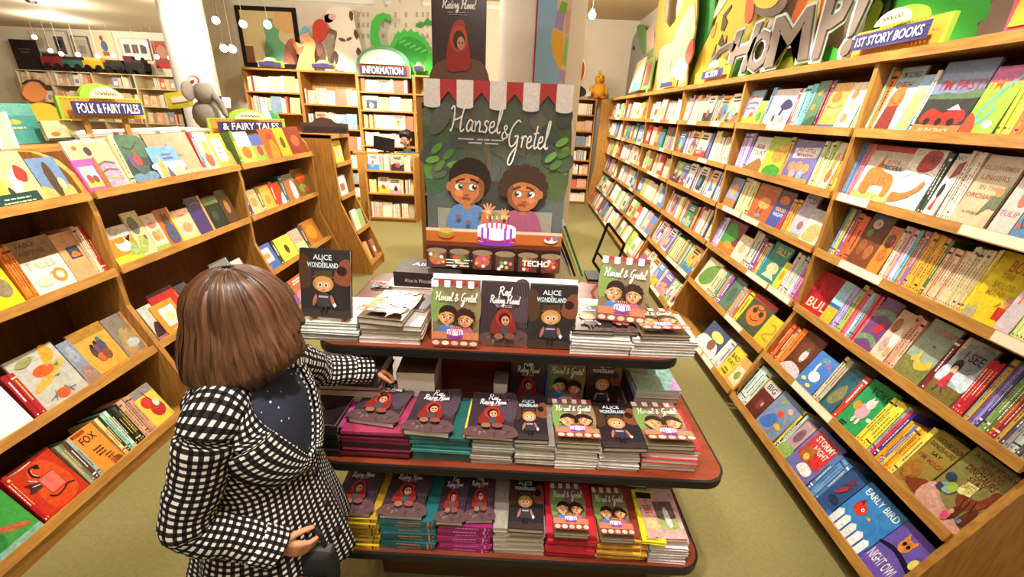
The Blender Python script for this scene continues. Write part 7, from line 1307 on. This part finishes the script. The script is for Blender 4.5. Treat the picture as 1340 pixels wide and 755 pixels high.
# clerk behind the low bookcase
cp = PY(532, 182, 7.16); hz = cp.z; K = thing('person', 'clerk with short dark hair and green jacket behind the low bookcase', 'person', at(cp.x, cp.y, 0))
hs = 1.08; KM = at(0, -.02, hz) @ Matrix.Rotation(-PI / 2 - .25, 4, 'Z') @ Matrix.Rotation(.25, 4, 'Y') @ Matrix.Scale(1, 4)
b = MB(); chain(b, [(0, .03, hz - .72), (0, .03, hz - .45), (0, .02, hz - .3)], [.13, .12, .1]); chain(b, [(-.14, .02, hz - .27), (.14, .02, hz - .27)], [.065, .065]); chain(b, [(0, .01, hz - .25), (0, 0, hz - .08)], [.055, .05])
for s_ in (-1, 1):
    el, wr = Vector((s_ * .25, -.02, hz - .52)), Vector((s_ * .12, -.2, hz - .5)); chain(b, [(s_ * .17, .02, hz - .28), el, wr], [.058, .044, .028]); hand(b, wr, (-s_ * .2, -1, -.2), (0, 0, 1), (-s_, 0, 0), (.2, .4, .3), 1.1)
    chain(b, [(s_ * .09, .03, hz - .74), (s_ * .1, .02, .45), (s_ * .1, .04, .08)], [.1, .06, .042]); chain(b, [(s_ * .1, .04, .05), (s_ * .11, -.1, .035)], [.045, .034])
head_volumes(b, KM, hs); fuse('body', b, mat('clerk_skin', '#b87f60', .55), K, .008); face_parts(K, KM, hs, '#2a1c14')
GRN = mat('green_jacket', '#2f4a36', .85)
m = MB(); chain(m, [(0, .03, hz - .78), (0, .03, hz - .45), (0, .02, hz - .3)], [.155, .145, .12]); chain(m, [(-.15, .02, hz - .28), (.15, .02, hz - .28)], [.08, .08]); chain(m, [(0, .015, hz - .22), (0, .01, hz - .17)], [.08, .066])
for s_ in (-1, 1): chain(m, [(s_ * .18, .02, hz - .29), (s_ * .255, -.02, hz - .52), (s_ * .135, -.18, hz - .5)], [.075, .06, .045])
fuse('jacket', m, GRN, K, .01)
for s_ in (-1, 1): MB().tube([(s_ * .09, .03, hz - .74), (s_ * .1, .02, .45), (s_ * .1, .04, .08)], [.115, .078, .06], 16).build('trouser_leg', LEG, K, True); m = MB(); capsule(m, (s_ * .1, .06, .05), (s_ * .11, -.11, .04), .055, .045); m.build('shoe', BOOT, K, True)
m = MB()
for c, r in (((-.03, 0, .05), (.1, .088, .085)), ((-.06, 0, .0), (.075, .084, .09)), ((.03, .0, .095), (.06, .075, .04)), ((.02, .06, .06), (.05, .03, .06)), ((.02, -.06, .06), (.05, .03, .06))):
    q = MB(); q.ell((0, 0, 0), *[k * hs for k in r]); m.add([KM @ (Vector(c) * hs + Vector(p)) for p in q.v], q.f)
fuse('hair', m, mat('dark_hair', '#1a1210', .5), K, .01)
for s_ in (-1, 1):
    o = [KM @ (Vector((.094, s_ * .031 + .022 * math.cos(w), -.006 + .018 * math.sin(w))) * hs) for w in [2 * PI * k / 14 for k in range(15)]]; MB().tube(o, .003, 6).build('spectacle_rim', BLACK, K)
# desk and monitor
DKT = thing('counter', 'oak service counter between the low bookcase and the clerk', 'counter', at(-2.0, 6.76, 0)); ct = PY(505, 200, 6.75).z
MB().box(-.55, .6, -.03, .0, 0, ct - .03).build('front_panel', WOOD, DKT); MB().box(-.6, .62, -.035, .06, ct - .03, ct).build('counter_top', WOOD, DKT)
mn = thing('monitor', 'black flat monitor tilted on the counter before the clerk', 'monitor', at(PY(503, 200, 6.74).x, 6.75, ct))
MB().box(-.09, .09, -.03, .05, 0, .012).build('foot', BLACK, mn); MB().box(-.02, .02, .01, .03, .012, .12).build('stem', BLACK, mn); R_ = Matrix.Rotation(.14, 4, 'Y') @ Matrix.Rotation(.15, 4, 'X'); MB().box(-.17, .15, -.01, .012, .03, .23, M=R_).build('screen_back', BLACK, mn)
# ------------------------------------------------------------------ the rows past the three hundred nearest, and the lamps
if FAR.v: tag(FAR.build('distant_book_rows', MATTE), 'rows of small pale books filling the far right bookcases', 'books', None, 'stuff')
for p, q, w, d in SPOTS: spot('track_spot', p, q, w, d)
